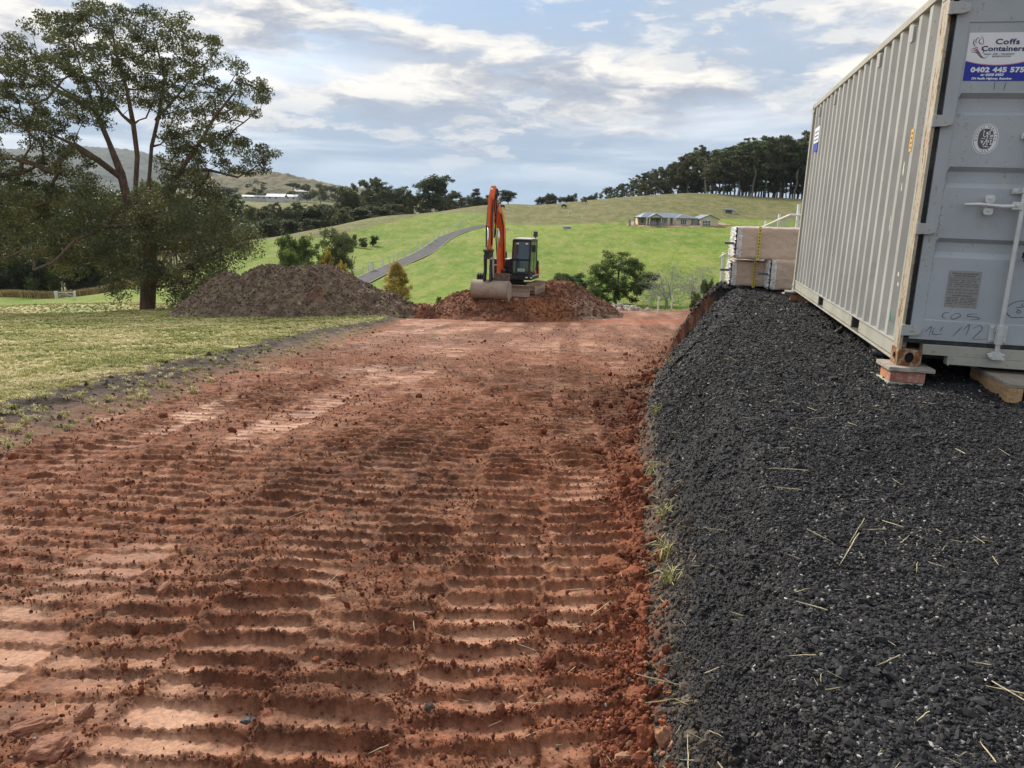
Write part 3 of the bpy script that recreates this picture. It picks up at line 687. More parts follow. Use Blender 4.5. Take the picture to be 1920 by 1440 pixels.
def build_container():
    L, W, H = 6.058, 2.438, 2.591
    root = empty('shipping_container', CM)
    tag(root, 'grey corrugated steel shipping container with rusty corner, raised on blocks', 'container')
    side = paint('container_side_paint', (.365, .367, .348), (.44, .44, .42)); door_sky_tint = paint('container_door_paint', (.40, .43, .455), (.50, .51, .49))  # doors: same paint as the side, blue skylight put into its colour
    post = rusty('container_post_paint', (.42, .395, .315), .42, (7, 7, .9), 4.0); cast = rusty('rusty_casting', (.44, .40, .31), .66, (4, 4, 2), 6.0, .7)
    rail = rusty('container_rail_paint', (.38, .375, .32), .18, (3, .8, 8), 3.0)
    rubber = worn('door_gasket_rubber', (.040, .041, .044), .75, 0, .3, (.16, .15, .14), .5, 6)
    zinc = worn('galvanised_steel', (.66, .67, .66), .38, .35, .15, (.30, .27, .22), .25, 12); dark = mat('hollow_shade', color=(.012, .012, .013), rough=.9)
    under = worn('underside_steel', (.10, .095, .085), .85, 0, .3)
    hingep = paint('hinge_paint', (.44, .45, .44), (.5, .5, .48))
    # --- long corrugated walls
    def corr(x0, sgn, name, lab=None):
        mb = MB(); ys = []; y = .16
        prof = [(0, 0), (.076, 0), (.134, 1), (.218, 1), (.276, 0)]
        while y < L - .17:
            for dy, k in prof[:-1]: ys.append((min(y + dy, L - .17), k))
            y += .276
        ys.append((L - .17, 0)); rows = []
        for z in (.155, 2.545): rows.append([(x0 + sgn * .044 * k, yy, z) for yy, k in ys])
        mb.sheet(rows)
        for z0, z1 in ((.150, .158), (2.540, 2.548)): mb.span((x0 - .004 * sgn, .16, z0), (x0 + sgn * .045, L - .16, z1))
        return mb.build(name, side, root)
    corr(.012, 1, 'side_wall'); corr(W - .012, -1, 'side_wall')
    for xs, sg in ((0, 1), (W, -1)):
        mb = MB(); mb.span((xs + sg * .002, .178, 2.53), (xs + sg * .062, L - .178, 2.588)); mb.build('top_rail', rail, root, .004)
        mb = MB()
        for a, b in ((.178, 1.45), (1.79, 3.42), (3.76, L - .178)): mb.span((xs + sg * .018, a, .040), (xs + sg * .03, b, .148))
        mb.span((xs + sg * .006, .178, .016), (xs + sg * .075, L - .178, .030)); mb.span((xs + sg * .006, .178, .1485), (xs + sg * .07, L - .178, .1535))
        mb.build('bottom_rail', rail, root, .002)
        for a, b in ((1.45, 1.79), (3.42, 3.76)):
            if sg > 0:
                mb = MB(); mb.span((.014, a, .031), (W - .014, b, .036)); mb.span((.03, a + .003, .140), (W - .03, b - .003, .1465)); mb.span((.032, a - .004, .037), (W - .032, a, .139)); mb.span((.032, b, .037), (W - .032, b + .004, .139))
                mb.build('fork_pocket', under, root)
    # --- posts
    for xs, sg in ((0, 1), (W, -1)):
        mb = MB()
        mb.prism([(xs + sg * .004, .012), (xs + sg * .024, .008), (xs + sg * .026, .088), (xs + sg * .075, .090), (xs + sg * .075, .10), (xs + sg * .03, .10), (xs + sg * .03, .155), (xs + sg * .004, .165)], 'z', .118, H - .118)
        mb.build('corner_post', post, root, .003)
        mb = MB(); mb.prism([(xs + sg * .004, L - .12), (xs + sg * .03, L - .12), (xs + sg * .03, L - .03), (xs + sg * .09, L - .03), (xs + sg * .09, L - .005), (xs + sg * .004, L - .01)], 'z', .118, H - .118)
        mb.build('corner_post', rail, root, .003)
    # --- castings, each with its oval holes
    for xs, sg in ((0, 1), (W, -1)):
        for ysd, yg in ((0, 1), (L, -1)):
            for zb in (0, H - .118):
                mb = MB()
                holed(mb, (xs if sg > 0 else xs - .162, ysd, zb), (1, 0, 0), (0, 0, 1), .162, .118, .032, .039, inward=(0, yg, 0))
                holed(mb, (xs, ysd if yg > 0 else ysd - .178, zb), (0, 1, 0), (0, 0, 1), .178, .118, .040, .026, inward=(sg, 0, 0))
                x0, x1 = sorted((xs, xs + sg * .162)); y0, y1 = sorted((ysd, ysd + yg * .178))
                mb.add([(x0, y0, zb), (x1, y0, zb), (x1, y1, zb), (x0, y1, zb)], [(0, 1, 2, 3)]); mb.add([(x0, y0, zb + .118), (x1, y0, zb + .118), (x1, y1, zb + .118), (x0, y1, zb + .118)], [(0, 1, 2, 3)])
                xe = xs + sg * .162; ye = ysd + yg * .178
                mb.add([(xe, y0, zb), (xe, y1, zb), (xe, y1, zb + .118), (xe, y0, zb + .118)], [(0, 1, 2, 3)]); mb.add([(x0, ye, zb), (x1, ye, zb), (x1, ye, zb + .118), (x0, ye, zb + .118)], [(0, 1, 2, 3)])
                c = mb.build('corner_casting', cast if (ysd == 0 and zb == 0) else rail, root, fix=False)
                mb = MB(); mb.box(((x0 + x1) / 2, (y0 + y1) / 2, zb + .059), (.132, .148, .094)); mb.build('cavity_shade', dark, c)  # near-black block, painted shade for the hollow casting
    # --- door end
    mb = MB(); mb.span((.164, .012, .088), (W - .164, .10, .163)); mb.span((.350, .008, .028), (W - .35, .10, .0875))
    mb.prism([(.335, .028), (.3495, .016), (.3495, .0875), (.335, .0875)], 'y', .002, .09)
    mb.build('door_sill', rail, root, .003)
    mb = MB(); mb.span((.164, .012, 2.47), (W - .164, .10, 2.588)); mb.build('door_header', rail, root, .003)
    mb = MB(); mb.span((.02, .073, .166), (W - .02, .085, 2.468)); mb.build('gasket', rubber, root)
    mb = MB(); mb.span((.0275, .046, .168), (.0615, .0725, 2.466)); mb.span((.026, .034, .1665), (W - .026, .0725, .1955)); mb.build('gasket', rubber, root, .004)
    def door(x0, x1):
        y0 = .022
        rings = []
        # outer frame strip, then the pressed panel with three recessed bands
        zs = [(.198, 0), (.335, 0), (.341, .006), (.782, .006), (.822, .044), (.886, .044), (.916, .006), (1.257, .006), (1.290, .044), (1.366, .044), (1.397, .006), (1.735, .006), (1.756, .044), (1.843, .044), (1.874, .006), (2.310, .006), (2.316, 0), (2.452, 0)]
        xs = [(x0, 0, 0), (x0 + .078, 0, 0), (x0 + .084, 1, 0), (x0 + .098, 1, 1), (x1 - .098, 1, 1), (x1 - .084, 1, 0), (x1 - .078, 0, 0), (x1, 0, 0)]
        rows = []
        for z, d in zs:
            rows.append([(x, y0 + (0 if not p else (d if q else min(d, .006))), z) for x, p, q in xs])
        mb = MB(); mb.sheet(rows)
        for a, b in (((x0, .0225, .198), (x0 + .002, .058, 2.452)), ((x1 - .002, .0225, .198), (x1, .058, 2.452)), ((x0, .0225, .196), (x1, .058, .1979)), ((x0, .0225, 2.4521), (x1, .058, 2.454))): mb.span(a, b)
        return mb.build('door', door_sky_tint, root)
    dl = door(.064, 1.212); dr = door(1.226, W - .064)
    for d, x, sg in ((dl, 0, 1), (dr, W, -1)):
        for z in (.258, .973, 1.690, 2.398):
            mb = MB(); mb.tube([(x + sg * .012, .004, z - .040), (x + sg * .012, .004, z + .040)], .017, 12)
            P = [(x + sg * .012, z - .038), (x + sg * .085, z - .036), (x + sg * .128, z - .022), (x + sg * .132, z + .018), (x + sg * .118, z + .026), (x + sg * .07, z + .037), (x + sg * .012, z + .038)]
            if sg < 0: P = P[::-1]
            mb.prism(P, 'y', -.010, .010); mb.tube([(x + sg * .085, -.0125, z), (x + sg * .085, -.008, z)], .010, 10)
            mb.span((x + sg * .06, .010, z - .02), (x + sg * .115, .0215, z + .02))
            mb.build('hinge', hingep, d, .003)
    # --- locking bars
    def bar(d, x, flip):
        mb = MB(); mb.tube([(x, -.022, .10), (x, -.022, 2.53)], .0165, 14)
        b = mb.build('locking_bar', zinc, d, smooth=True)
        md = b.modifiers.new('split', 'EDGE_SPLIT'); md.split_angle = R(40)
        for z0, z1 in ((.208, .328), (2.30, 2.42)):
            mb = MB(); mb.span((x - .058, .010, z0), (x + .058, .0215, z1)); mb.tube([(x, -.022, z0 - .008), (x, -.022, z1 + .008)], .027, 14)
            for dx in (-.042, .042):
                for zz in (z0 + .018, z1 - .018): mb.tube([(x + dx, .011, zz), (x + dx, .003, zz)], .010, 8)
            for zz in (z0 + .02, z1 - .03): mb.span((x - .03, -.006, zz - .012), (x + .03, .0095, zz + .012))
            mb.build('bar_guide', zinc, d, .003)
        for z in (.118, 2.51):
            mb = MB(); mb.prism([(x - .062, z + .012), (x - .05, z - .014), (x - .02, z - .030), (x + .03, z - .026), (x + .055, z - .032), (x + .058, z - .02), (x + .04, z - .006), (x + .055, z + .014), (x + .02, z + .026), (x - .03, z + .026)], 'y', -.035, -.012)
            mb.tube([(x - .035, -.038, z - .004), (x - .035, -.03, z - .004)], .012, 8); mb.span((x - .03, -.012, z - .03), (x + .03, .0075, z + .03)); mb.build('cam_keeper', zinc, d, .004)
        for z in (1.243, 1.60):
            mb = MB(); mb.span((x - .068, .002, z - .018), (x + .068, .0215, z + .018)); mb.span((x - .024, -.044, z - .015), (x + .024, .0015, z + .015)); mb.tube([(x - .05, .0015, z), (x - .05, -.006, z)], .011, 8); mb.build('bar_bracket', zinc, d, .004)
        z = 1.146; s = -1 if not flip else 1
        mb = MB(); mb.span(*((x + s * .07, -.046, z - .026), (x + s * .0, -.018, z + .026)) if s < 0 else ((x, -.046, z - .026), (x + .07, -.018, z + .026)))
        mb.tube([(x + s * .04, -.047, z), (x + s * .04, -.056, z)], .011, 8)
        mb.tube([(x + s * .06, -.034, z - .004), (x + s * .13, -.036, z - .008), (x + s * .20, -.038, z - .002), (x + s * .27, -.036, z + .002), (x + s * .36, -.034, z - .001)], [.016, .017, .014, .015, .010], 8)
        mb.build('lock_handle', zinc, d, .003)
        xx = x + s * .205
        mb = MB()
        for z0, z1 in ((z + .012, z + .065), (z - .066, z - .014)):
            mb.prism([(xx - .030, z0 + .012), (xx - .018, z0), (xx + .018, z0), (xx + .030, z0 + .012), (xx + .030, z1 - .012), (xx + .018, z1), (xx - .018, z1), (xx - .030, z1 - .012)], 'y', -.030, -.022)
            mb.tube([(xx, -.0305, (z0 + z1) / 2 + .006), (xx, -.038, (z0 + z1) / 2 + .006)], .011, 8); mb.span((xx - .014, -.0215, z0 + .012), (xx + .014, .0275, z1 - .012))
        mb.build('handle_retainer', zinc, d, .003)
    bar(dl, .632, False); bar(dl, 1.06, False); bar(dr, W - .632, True); bar(dr, W - 1.06, True)
    mb = MB(); mb.tube([(.715, -.03, .93), (.715, -.034, .86), (.708, -.034, .785), (.70, -.03, .775)], [.016, .018, .018, .012], 8); mb.span((.70, -.012, .80), (.73, .0275, .84)); mb.build('lock_handle', rusty('rusty_handle', (.02, .02, .022), .45), dl, .003)
    # --- far end, roof, floor
    mb = MB(); ys = []; x = .09
    while x < W - .1: ys += [(x, 0), (x + .07, 0), (x + .11, 1), (x + .18, 1)]; x += .25
    mb.sheet([[(min(xx, W - .09), L - .012 - .04 * k, z) for xx, k in ys] for z in (.12, 2.53)]); mb.build('end_wall', side, root)
    mb = MB(); mb.sheet([[(xx, y, 2.583 + .012 * k) for xx in (.062, W / 2, W - .062)] for y, k in [(.10 + i * .105, (i // 2) % 2) for i in range(56)]]); mb.build('roof', side, root)
    mb = MB(); mb.span((.08, .1, .155), (W - .08, L - .1, .175))
    for i in range(14):
        yy = .35 + i * .40
        if not any(a - .08 < yy < b + .08 for a, b in ((1.45, 1.79), (3.42, 3.76))): mb.span((.08, yy, .045), (W - .08, yy + .045, .154))
    mb.build('floor', under, root)
    # --- vents, marks and decals on the long wall
    for y, z in ((.86, 2.42), (1.95, 2.43), (4.18, 2.41), (5.3, 2.41)):
        mb = MB(); mb.prism([(y - .035, z - .06), (y + .035, z - .06), (y + .035, z + .05), (y + .02, z + .06), (y - .02, z + .06), (y - .035, z + .05)], 'x', -.012, .0115); mb.build('vent_cover', side, root, .003)
    yel = worn('yellow_decal', (.72, .42, .05), .5); wht = worn('white_sticker', (.80, .81, .83), .45, 0, .04, (.5, .5, .5), .1); blu = worn('blue_print', (.018, .035, .36), .4, 0, .06, (.1, .1, .2), .1)
    navy = mat('navy_print', color=(.03, .04, .13), rough=.5); redp = mat('red_print', color=(.55, .07, .07), rough=.5); ink = mat('marker_ink', color=(.09, .10, .12), rough=.6); grey = mat('grey_print', color=(.10, .105, .11), rough=.5)
    mb = MB(); mb.span((.0085, .475, 1.53), (.0110, .545, 1.69)); d = mb.build('caution_decal', yel, root)
    mb = MB()
    for i in range(4): mb.span((.0078, .495, 1.55 + i * .034), (.0083, .525, 1.566 + i * .034))
    mb.build('print', navy, d)['kind'] = 'stuff'
    mb = MB(); mb.prism([(.36, .27), (.41, .27), (.395, .34)], 'x', .0085, .0112); mb.build('paint_mark', mat('green_paint', color=(.01, .24, .15), rough=.5), root)
    mb = MB(); mb.span((.0085, 5.23, 2.03), (.0112, 5.62, 2.23)); d = mb.build('sticker', wht, root)
    mb = MB(); mb.span((.0078, 5.25, 1.915), (.0112, 5.60, 2.029)); mb.build('print_band', blu, d)
    mb = MB()
    for i in range(3): mb.span((.0078, 5.28, 2.06 + i * .05), (.0083, 5.57, 2.078 + i * .05))
    mb.build('print', navy, d)['kind'] = 'stuff'
    # scuffs where the paint is off
    mb = MB(); q = random.Random(4)
    for (y, z, h, w_) in ((.62, 1.37, .10, .016), (.60, 1.25, .06, .012), (.80, .95, .12, .010), (.33, .62, .03, .02), (.30, .55, .025, .02)):
        mb.prism([(y - w_, z), (y, z - h * .1), (y + w_, z + h * .2), (y + w_ * .6, z + h), (y - w_ * .5, z + h * .8)], 'x', .0090, .0113)
    mb.build('paint_scrape', mat('scraped_paint', color=(.62, .58, .45), rough=.7), root)['kind'] = 'stuff'
    # --- company sign
    z4 = lambda x, y: tuple(cpx(1740 + x / 8, y / 8, 1, .028)[[0, 2]])
    Y0 = .0272
    sx0, sx1, sz0, sz1 = .157, .532, 1.950, 2.250
    mb = MB(); mb.span((sx0, Y0 - .0012, sz0), (sx1, Y0, sz1)); sg = mb.build('company_sign', wht, dl)
    curve = [(sx0 + (sx1 - sx0) * i / 24, 2.046 + .026 * ((i - 12) / 12) ** 2) for i in range(25)]
    mb = MB(); mb.add([(x, Y0 - .0016, z) for x, z in curve] + [(sx1, Y0 - .0016, sz0), (sx0, Y0 - .0016, sz0)], [tuple(range(27))]); mb.build('blue_panel', blu, dl)
    mb = MB(); mb.sheet([[(x, Y0 - .0018, z + .001), (x, Y0 - .0018, z + .0045)] for x, z in curve]); mb.build('red_line', redp, dl)
    wy = Y0 - .0024
    T = lambda s_, size, x, z, m, **k: text_part(s_, size, x, z, m, dl, y=wy, **k)
    T('Coffs', .0460, .318, 2.178, navy, bold=.0012, spacing=1.10, sx=1.35); T('Containers', .0440, .240, 2.136, navy, bold=.0012, spacing=1.04, sx=1.28)
    T('SALES • HIRE • TRANSPORT', .0135, .262, 2.1125, navy, spacing=1.12, bold=.0001); T('MODIFICATIONS', .0135, .312, 2.098, navy, spacing=1.12, bold=.0001)
    T('0402 445 575', .0425, .196, 2.005, wht, bold=.0022, shear=.0, spacing=1.10, sx=1.24); T('or 6658 6953', .0215, .258, 1.981, wht, bold=.0012, shear=.25, spacing=1.06, sx=1.1); T('754 Pacific Highway, Boambee', .0178, .206, 1.9585, wht, bold=.0009, shear=.22, spacing=1.05, sx=1.05)
    mbn = MB(); mbr = MB()
    for st in ([(700, 585), (680, 630), (690, 670), (715, 680)], [(770, 562), (735, 580), (715, 620), (722, 650)], [(800, 580), (770, 600), (765, 640), (790, 660), (825, 665)], [(800, 700), (825, 735), (830, 770), (820, 805)], [(635, 750), (680, 730), (725, 745), (765, 790), (800, 850), (850, 872), (895, 840)], [(655, 790), (700, 780), (740, 800), (780, 850), (820, 872)]):
        ribbon(mbn, [z4(*p) for p in st], .0050, wy)
    for st in ([(800, 535), (825, 580), (830, 620), (825, 655), (815, 668)], [(685, 690), (715, 715), (735, 705), (740, 735), (770, 745)], [(645, 770), (690, 755), (735, 772), (775, 815), (815, 855)]):
        ribbon(mbr, [z4(*p) for p in st], .0042, wy - .0003)
    mbn.build('logo_strokes', navy, dl, fix=False)['kind'] = 'stuff'; mbr.build('logo_strokes', redp, dl, fix=False)['kind'] = 'stuff'
    # --- round class emblem
    ex, ez = .354, 1.580
    def disc(rx, rz, y, m, name, e=2.0):
        mb = MB(); P = []
        for i in range(56):
            a = 2 * math.pi * i / 56; c, s = math.cos(a), math.sin(a)
            P.append((ex + rx * math.copysign(abs(c) ** (2 / e), c), y, ez + rz * math.copysign(abs(s) ** (2 / e), s)))
        mb.add(P, [tuple(range(56))]); return mb.build(name, m, dl)
    disc(.079, .098, Y0 - .0002, wht, 'emblem_disc', 2.15); disc(.0735, .0925, Y0 - .0006, grey, 'emblem_ring', 2.15); disc(.0705, .0895, Y0 - .0010, wht, 'emblem_disc', 2.15); disc(.047, .0665, Y0 - .0014, grey, 'emblem_centre', 2.6)
    def around(s_, a0, a1, rx, rz, size, flip=False):
        for i, ch in enumerate(s_):
            if ch == ' ': continue
            a = R(a0 + (a1 - a0) * i / (len(s_) - 1)); cx, cz = ex + rx * math.cos(a), ez + rz * math.sin(a)
            rot = a - R(90) if not flip else a + R(90)
            off = size * .34
            text_part(ch, size, cx - math.cos(rot) * off * .9 + math.sin(rot) * off, cz - math.sin(rot) * off * .9 - math.cos(rot) * off, grey, dl, y=Y0 - .0016, rotz=rot, bold=.0002)
    around('BUREAU VERITAS', 186, -6, .0595, .079, .0185); around('1828', 246, 294, .0575, .0785, .0175, True)
    zE = lambda x, y: tuple(cpx(1800 + x / 18, 220 + y / 18, 1, .028)[[0, 2]])
    mb = MB()
    for st, w in (([(920, 600), (925, 690), (870, 790), (810, 880), (760, 950)], .0062), ([(915, 700), (900, 780), (905, 850), (880, 915), (930, 905)], .0048), ([(905, 615), (830, 660), (790, 620), (800, 540), (815, 450)], .0046), ([(940, 590), (1010, 560), (1010, 500), (980, 490), (1050, 440)], .0046),
                  ([(710, 715), (840, 715)], .0040), ([(980, 715), (1095, 715)], .0040), ([(710, 775), (730, 870), (770, 780)], .0052), ([(960, 770), (945, 850)], .0052), ([(1000, 775), (1060, 775), (1015, 840), (1050, 905), (990, 910)], .0050), ([(1000, 640), (1080, 600), (1085, 650), (1010, 660)], .0060), ([(770, 1005), (860, 970), (950, 1005)], .0045), ([(860, 960), (860, 1015)], .0045)):
        ribbon(mb, [zE(*p) for p in st], w, Y0 - .0018, False)
    for c, rr in (((922, 535), .0075), ((1060, 440), .0050), ((818, 470), .0048)):
        q = zE(*c); mb.add([(q[0] + rr * math.cos(a), Y0 - .0018, q[1] + rr * 1.1 * math.sin(a)) for a in np.linspace(0, 2 * math.pi, 12, endpoint=False)], [tuple(range(12))])
    mb.build('emblem_figure', wht, dl, fix=False)['kind'] = 'stuff'
    # --- approval plate
    plate = worn('plate_metal', (.34, .33, .315), .5, .25, .15)
    mb = MB(); mb.span((.263, Y0 - .003, .441), (.471, Y0, .696)); pl = mb.build('approval_plate', plate, dl, .001)
    py = Y0 - .0034
    text_part('APPROVED FOR TRANSPORT', .0135, .367, .6705, grey, dl, y=py, align='CENTER', bold=.0003); text_part('UNDER CUSTOMS SEAL', .0135, .367, .655, grey, dl, y=py, align='CENTER', bold=.0003); text_part('CSC SAFETY APPROVAL', .0120, .367, .517, grey, dl, y=py, align='CENTER', bold=.0003)
    mb = MB(); q = random.Random(3)
    for z in (.641, .625, .612, .596, .584, .560, .541, .503, .492, .482, .472, .461): 
        x = .272
        while x < .455:
            w = q.uniform(.008, .04); mb.span((x, py, z), (min(x + w, .462), py + .0003, z + .0042)); x += w + q.uniform(.003, .014)
    for z in (.634, .604, .572, .534, .451): mb.span((.270, py, z), (.464, py + .0003, z + .0009))
    for x in (.34, .43): mb.span((x, py, .451), (x + .0009, py + .0003, .51))
    mb.build('plate_print', grey, dl)['kind'] = 'stuff'
    # --- chalk and marker scrawl
    zA = lambda x, y: tuple(cpx(1600 + x / 3.273, 340 + y / 3.273, 1, .026)[[0, 2]]); z6 = lambda x, y: tuple(cpx(1780 + x / 6.545, 560 + y / 6.545, 1, .026)[[0, 2]])
    mb = MB()
    for st in ([(590, 805), (560, 808), (545, 830), (570, 842)], [(625, 812), (598, 832), (612, 846), (655, 830), (650, 812), (622, 812)], [(690, 840), (694, 843)], [(765, 815), (715, 815), (700, 828), (760, 835), (772, 846), (715, 848)]): ribbon(mb, [zA(*p) for p in st], .0055, .0268)
    for st in ([(440, 925), (478, 890), (462, 952)], [(500, 895), (485, 925), (495, 940), (545, 935)], [(550, 890), (530, 920)], [(608, 950), (668, 890)], [(672, 912), (712, 880), (690, 945)], [(735, 905), (770, 885), (790, 905), (745, 950), (735, 968), (815, 968)]): ribbon(mb, [zA(*p) for p in st], .0055, .0208)
    for st in ([(760, 232), (685, 140), (780, 55), (916, 22)], [(760, 232), (916, 230)], [(820, 110), (900, 105)], [(830, 130), (880, 160), (850, 180), (825, 160), (850, 145)], [(905, 60), (890, 80), (916, 100)]): ribbon(mb, [z6(*p) for p in st], .0050, .0268, False)
    mb.build('marker_scrawl', ink, dl, fix=False)['kind'] = 'stuff'
    mb = MB()
    for st in ([(1010, 1215), (995, 1290), (990, 1345)], [(1180, 1215), (1150, 1300), (1130, 1370)]): ribbon(mb, [z4(*p) for p in st], .004, .0266)
    mb.build('run_mark', ink, dl, fix=False)['kind'] = 'stuff'
    return root
build_container()

# ------------------------------------------------------------------ what the container stands on
def in_cont(M3=None, loc=(0, 0, 0)): return CM @ Matrix.Translation(loc)
def wood(name, base, dark_, scale=9.0, along='x'):
    st = {'x': (.6, 9, 9), 'y': (9, .6, 9), 'z': (9, 9, .6)}[along]
    def build(t, b):
        p = t.obj(); g = t.noise(t.vmath('MULTIPLY', p, st), scale, 6, .65, .6); n = t.noise(p, 12, 4, .6)
        c = t.mix(t.ramp(g, .35, .65), dark_, base); c = t.mix(t.ramp(n, .5, .75, 0, .35), c, (.12, .10, .085))
        t.l.new(c, b.inputs['Base Color']); bump(t, b, g, .5, .006)
    return mat(name, build, rough=.85)
grey_wood = wood('weathered_board', (.46, .41, .35), (.22, .19, .16)); new_wood = wood('pallet_pine', (.52, .34, .18), (.33, .20, .10), 7, 'y'); pal_top = wood('pallet_top', (.40, .35, .29), (.22, .19, .155), 7, 'x')
def brickmat(name, c0, c1, white=.4):
    def build(t, b):
        p = t.obj(); n = t.noise(p, 14, 5, .65); f = t.noise(p, 90, 3, .6); c = t.mix(t.ramp(n, .35, .65), c0, c1)
        c = t.mix(t.ramp(t.noise(p, 22, 5, .7), .55, .68, 0, white), c, (.62, .55, .48)); t.l.new(c, b.inputs['Base Color']); bump(t, b, t.math('ADD', f, n), .6, .006)
    return mat(name, build, rough=.92)
brick_pink = brickmat('worn_brick', (.34, .13, .085), (.44, .22, .17), .55); brick_or = brickmat('orange_brick', (.46, .17, .075), (.52, .24, .13), .15)
def slab(name, a, b, m, label, cat, group=None, rot=0, bevel=.004, jag=0, seed=0):
    """a single rough block in the container's axes"""
    c = [(a[i] + b[i]) / 2 for i in range(3)]; sz = [abs(b[i] - a[i]) for i in range(3)]
    o = empty('tmp'); bpy.data.objects.remove(o)
    mb = MB(); q = random.Random(seed); n = 7
    # subdivided along its length so that edges can be uneven
    rows = []
    for k in range(n + 1):
        x = -sz[0] / 2 + sz[0] * k / n
        rows.append([(x, y + q.uniform(-jag, jag), z + q.uniform(-jag, jag) * .6) for y, z in ((-sz[1] / 2, 0), (sz[1] / 2, 0), (sz[1] / 2, sz[2]), (-sz[1] / 2, sz[2]), (-sz[1] / 2, 0))])
    for r in rows: r[4] = r[0]
    mb.sheet(rows); N = len(mb.v)
    mb.f.append((3, 2, 1, 0)); mb.f.append((N - 5, N - 4, N - 3, N - 2))
    ob = mb.build(name, m, None, bevel)
    bm = bmesh.new(); bm.from_mesh(ob.data); bmesh.ops.remove_doubles(bm, verts=bm.verts, dist=1e-5); bmesh.ops.recalc_face_normals(bm, faces=bm.faces); bm.to_mesh(ob.data); bm.free()
    ob.matrix_world = CM @ Matrix.Translation((c[0], c[1], min(a[2], b[2]))) @ Matrix.Rotation(rot, 4, 'Z')
    return tag(ob, label, cat, group)
slab('weathered_board', (-.075, -.095, -.030), (.235, .235, -.001), grey_wood, 'grey weathered board directly under the rusty near corner of the container', 'board', 'packing under the container', .05, .003, .003, 1)
slab('brick', (-.050, -.080, -.112), (.185, .030, -.031), brick_pink, 'pinkish worn brick facing front under the board at the rusty corner', 'brick', 'packing under the container', .03, .005, .002, 2)
slab('brick', (-.052, .036, -.112), (.175, .190, -.031), brick_or, 'orange brick behind the pinkish one under the rusty corner', 'brick', 'packing under the container', .03, .005, .002, 3)
slab('painted_board', (-.070, -.085, -.138), (.17, .215, -.113), worn('green_board', (.40, .47, .37), .8, 0, .3, (.3, .26, .2), .6, 9), 'pale green painted board at the bottom of the brick stack', 'board', 'packing under the container', .06, .003, .003, 4)
slab('weathered_board', (-.11, 5.80, -.024), (.24, 6.06, -.001), grey_wood, 'grey board under the far left corner of the container', 'board', 'packing under the container', -.1, .003, .003, 5)
slab('weathered_board', (-.14, 5.86, -.047), (.16, 5.98, -.025), grey_wood, 'short pale board poking out under the far left corner', 'board', 'packing under the container', .2, .003, .003, 6)
slab('brick', (-.03, 5.84, -.130), (.20, 5.95, -.048), brick_or, 'orange brick under the far left corner of the container', 'brick', 'packing under the container', 0, .005, .002, 7)
def pallet():
    M = CM @ Matrix.Translation((.60, -.40, -.135)); root = empty('wooden_pallet', M)
    tag(root, 'raw timber pallet wedged under the container doors at the right edge', 'pallet', 'packing under the container')
    q = random.Random(8)
    for i in range(6):
        mb = MB(); mb.span((0, i * .125, .104), (1.1, i * .125 + .115, .127)); mb.build('plank', pal_top, root, .003)
    for x in (0.004, .50, 1.0):
        mb = MB(); mb.span((x, .0, .0), (x + .09, .36, .103)); mb.build('bearer', new_wood, root, .004)
        mb = MB(); mb.span((x + .004, .375, .004), (x + .09, .74, .103)); mb.build('bearer', new_wood, root, .004)
pallet()
def pipes():
    m = worn('dark_pipe', (.045, .047, .048), .5); inn = MATS['hollow_shade']
    for i, (y, z, x0, lab) in enumerate(((1.36, -.095, .12, 'dark pipe end under the container, upper of the pair'), (1.20, -.108, .10, 'dark pipe end under the container, nearer of the pair'))):
        root = empty('pipe', CM @ Matrix.Translation((x0, y, z))); tag(root, lab, 'pipe', 'pipes stored under the container')
        mb = MB(); n = 18; rr = .036
        a = [(0, rr * math.cos(t), rr * math.sin(t)) for t in np.linspace(0, 6.283, n, endpoint=False)]; b = [(0, .8 * p[1], .8 * p[2]) for p in a]; c = [(2.1, p[1], p[2]) for p in a]; d = [(.3, p[1], p[2]) for p in b]
        mb.add(a + b + c + d, [(i_, (i_ + 1) % n, n + (i_ + 1) % n, n + i_) for i_ in range(n)] + [(i_, (i_ + 1) % n, 2 * n + (i_ + 1) % n, 2 * n + i_) for i_ in range(n)] + [(n + i_, n + (i_ + 1) % n, 3 * n + (i_ + 1) % n, 3 * n + i_) for i_ in range(n)])
        mb.build('tube', m, root, smooth=True); mb = MB(); mb.tube([(.29, 0, 0), (.30, 0, 0)], .0285, 18); mb.build('bore_shade', inn, root)  # near-black plug, painted shade inside the pipe end
    mb = MB(); p = [(.30, 3.1, .03), (.13, 2.72, -.075), (.10, 2.62, -.10), (.03, 2.50, -.118)]; mb.tube(p, [.016, .018, .024, .026], 10); o = mb.build('steel_bar', m, None, smooth=True); o.matrix_world = CM; tag(o, 'bent dark steel bar leaning out from beneath the container', 'bar')
pipes()

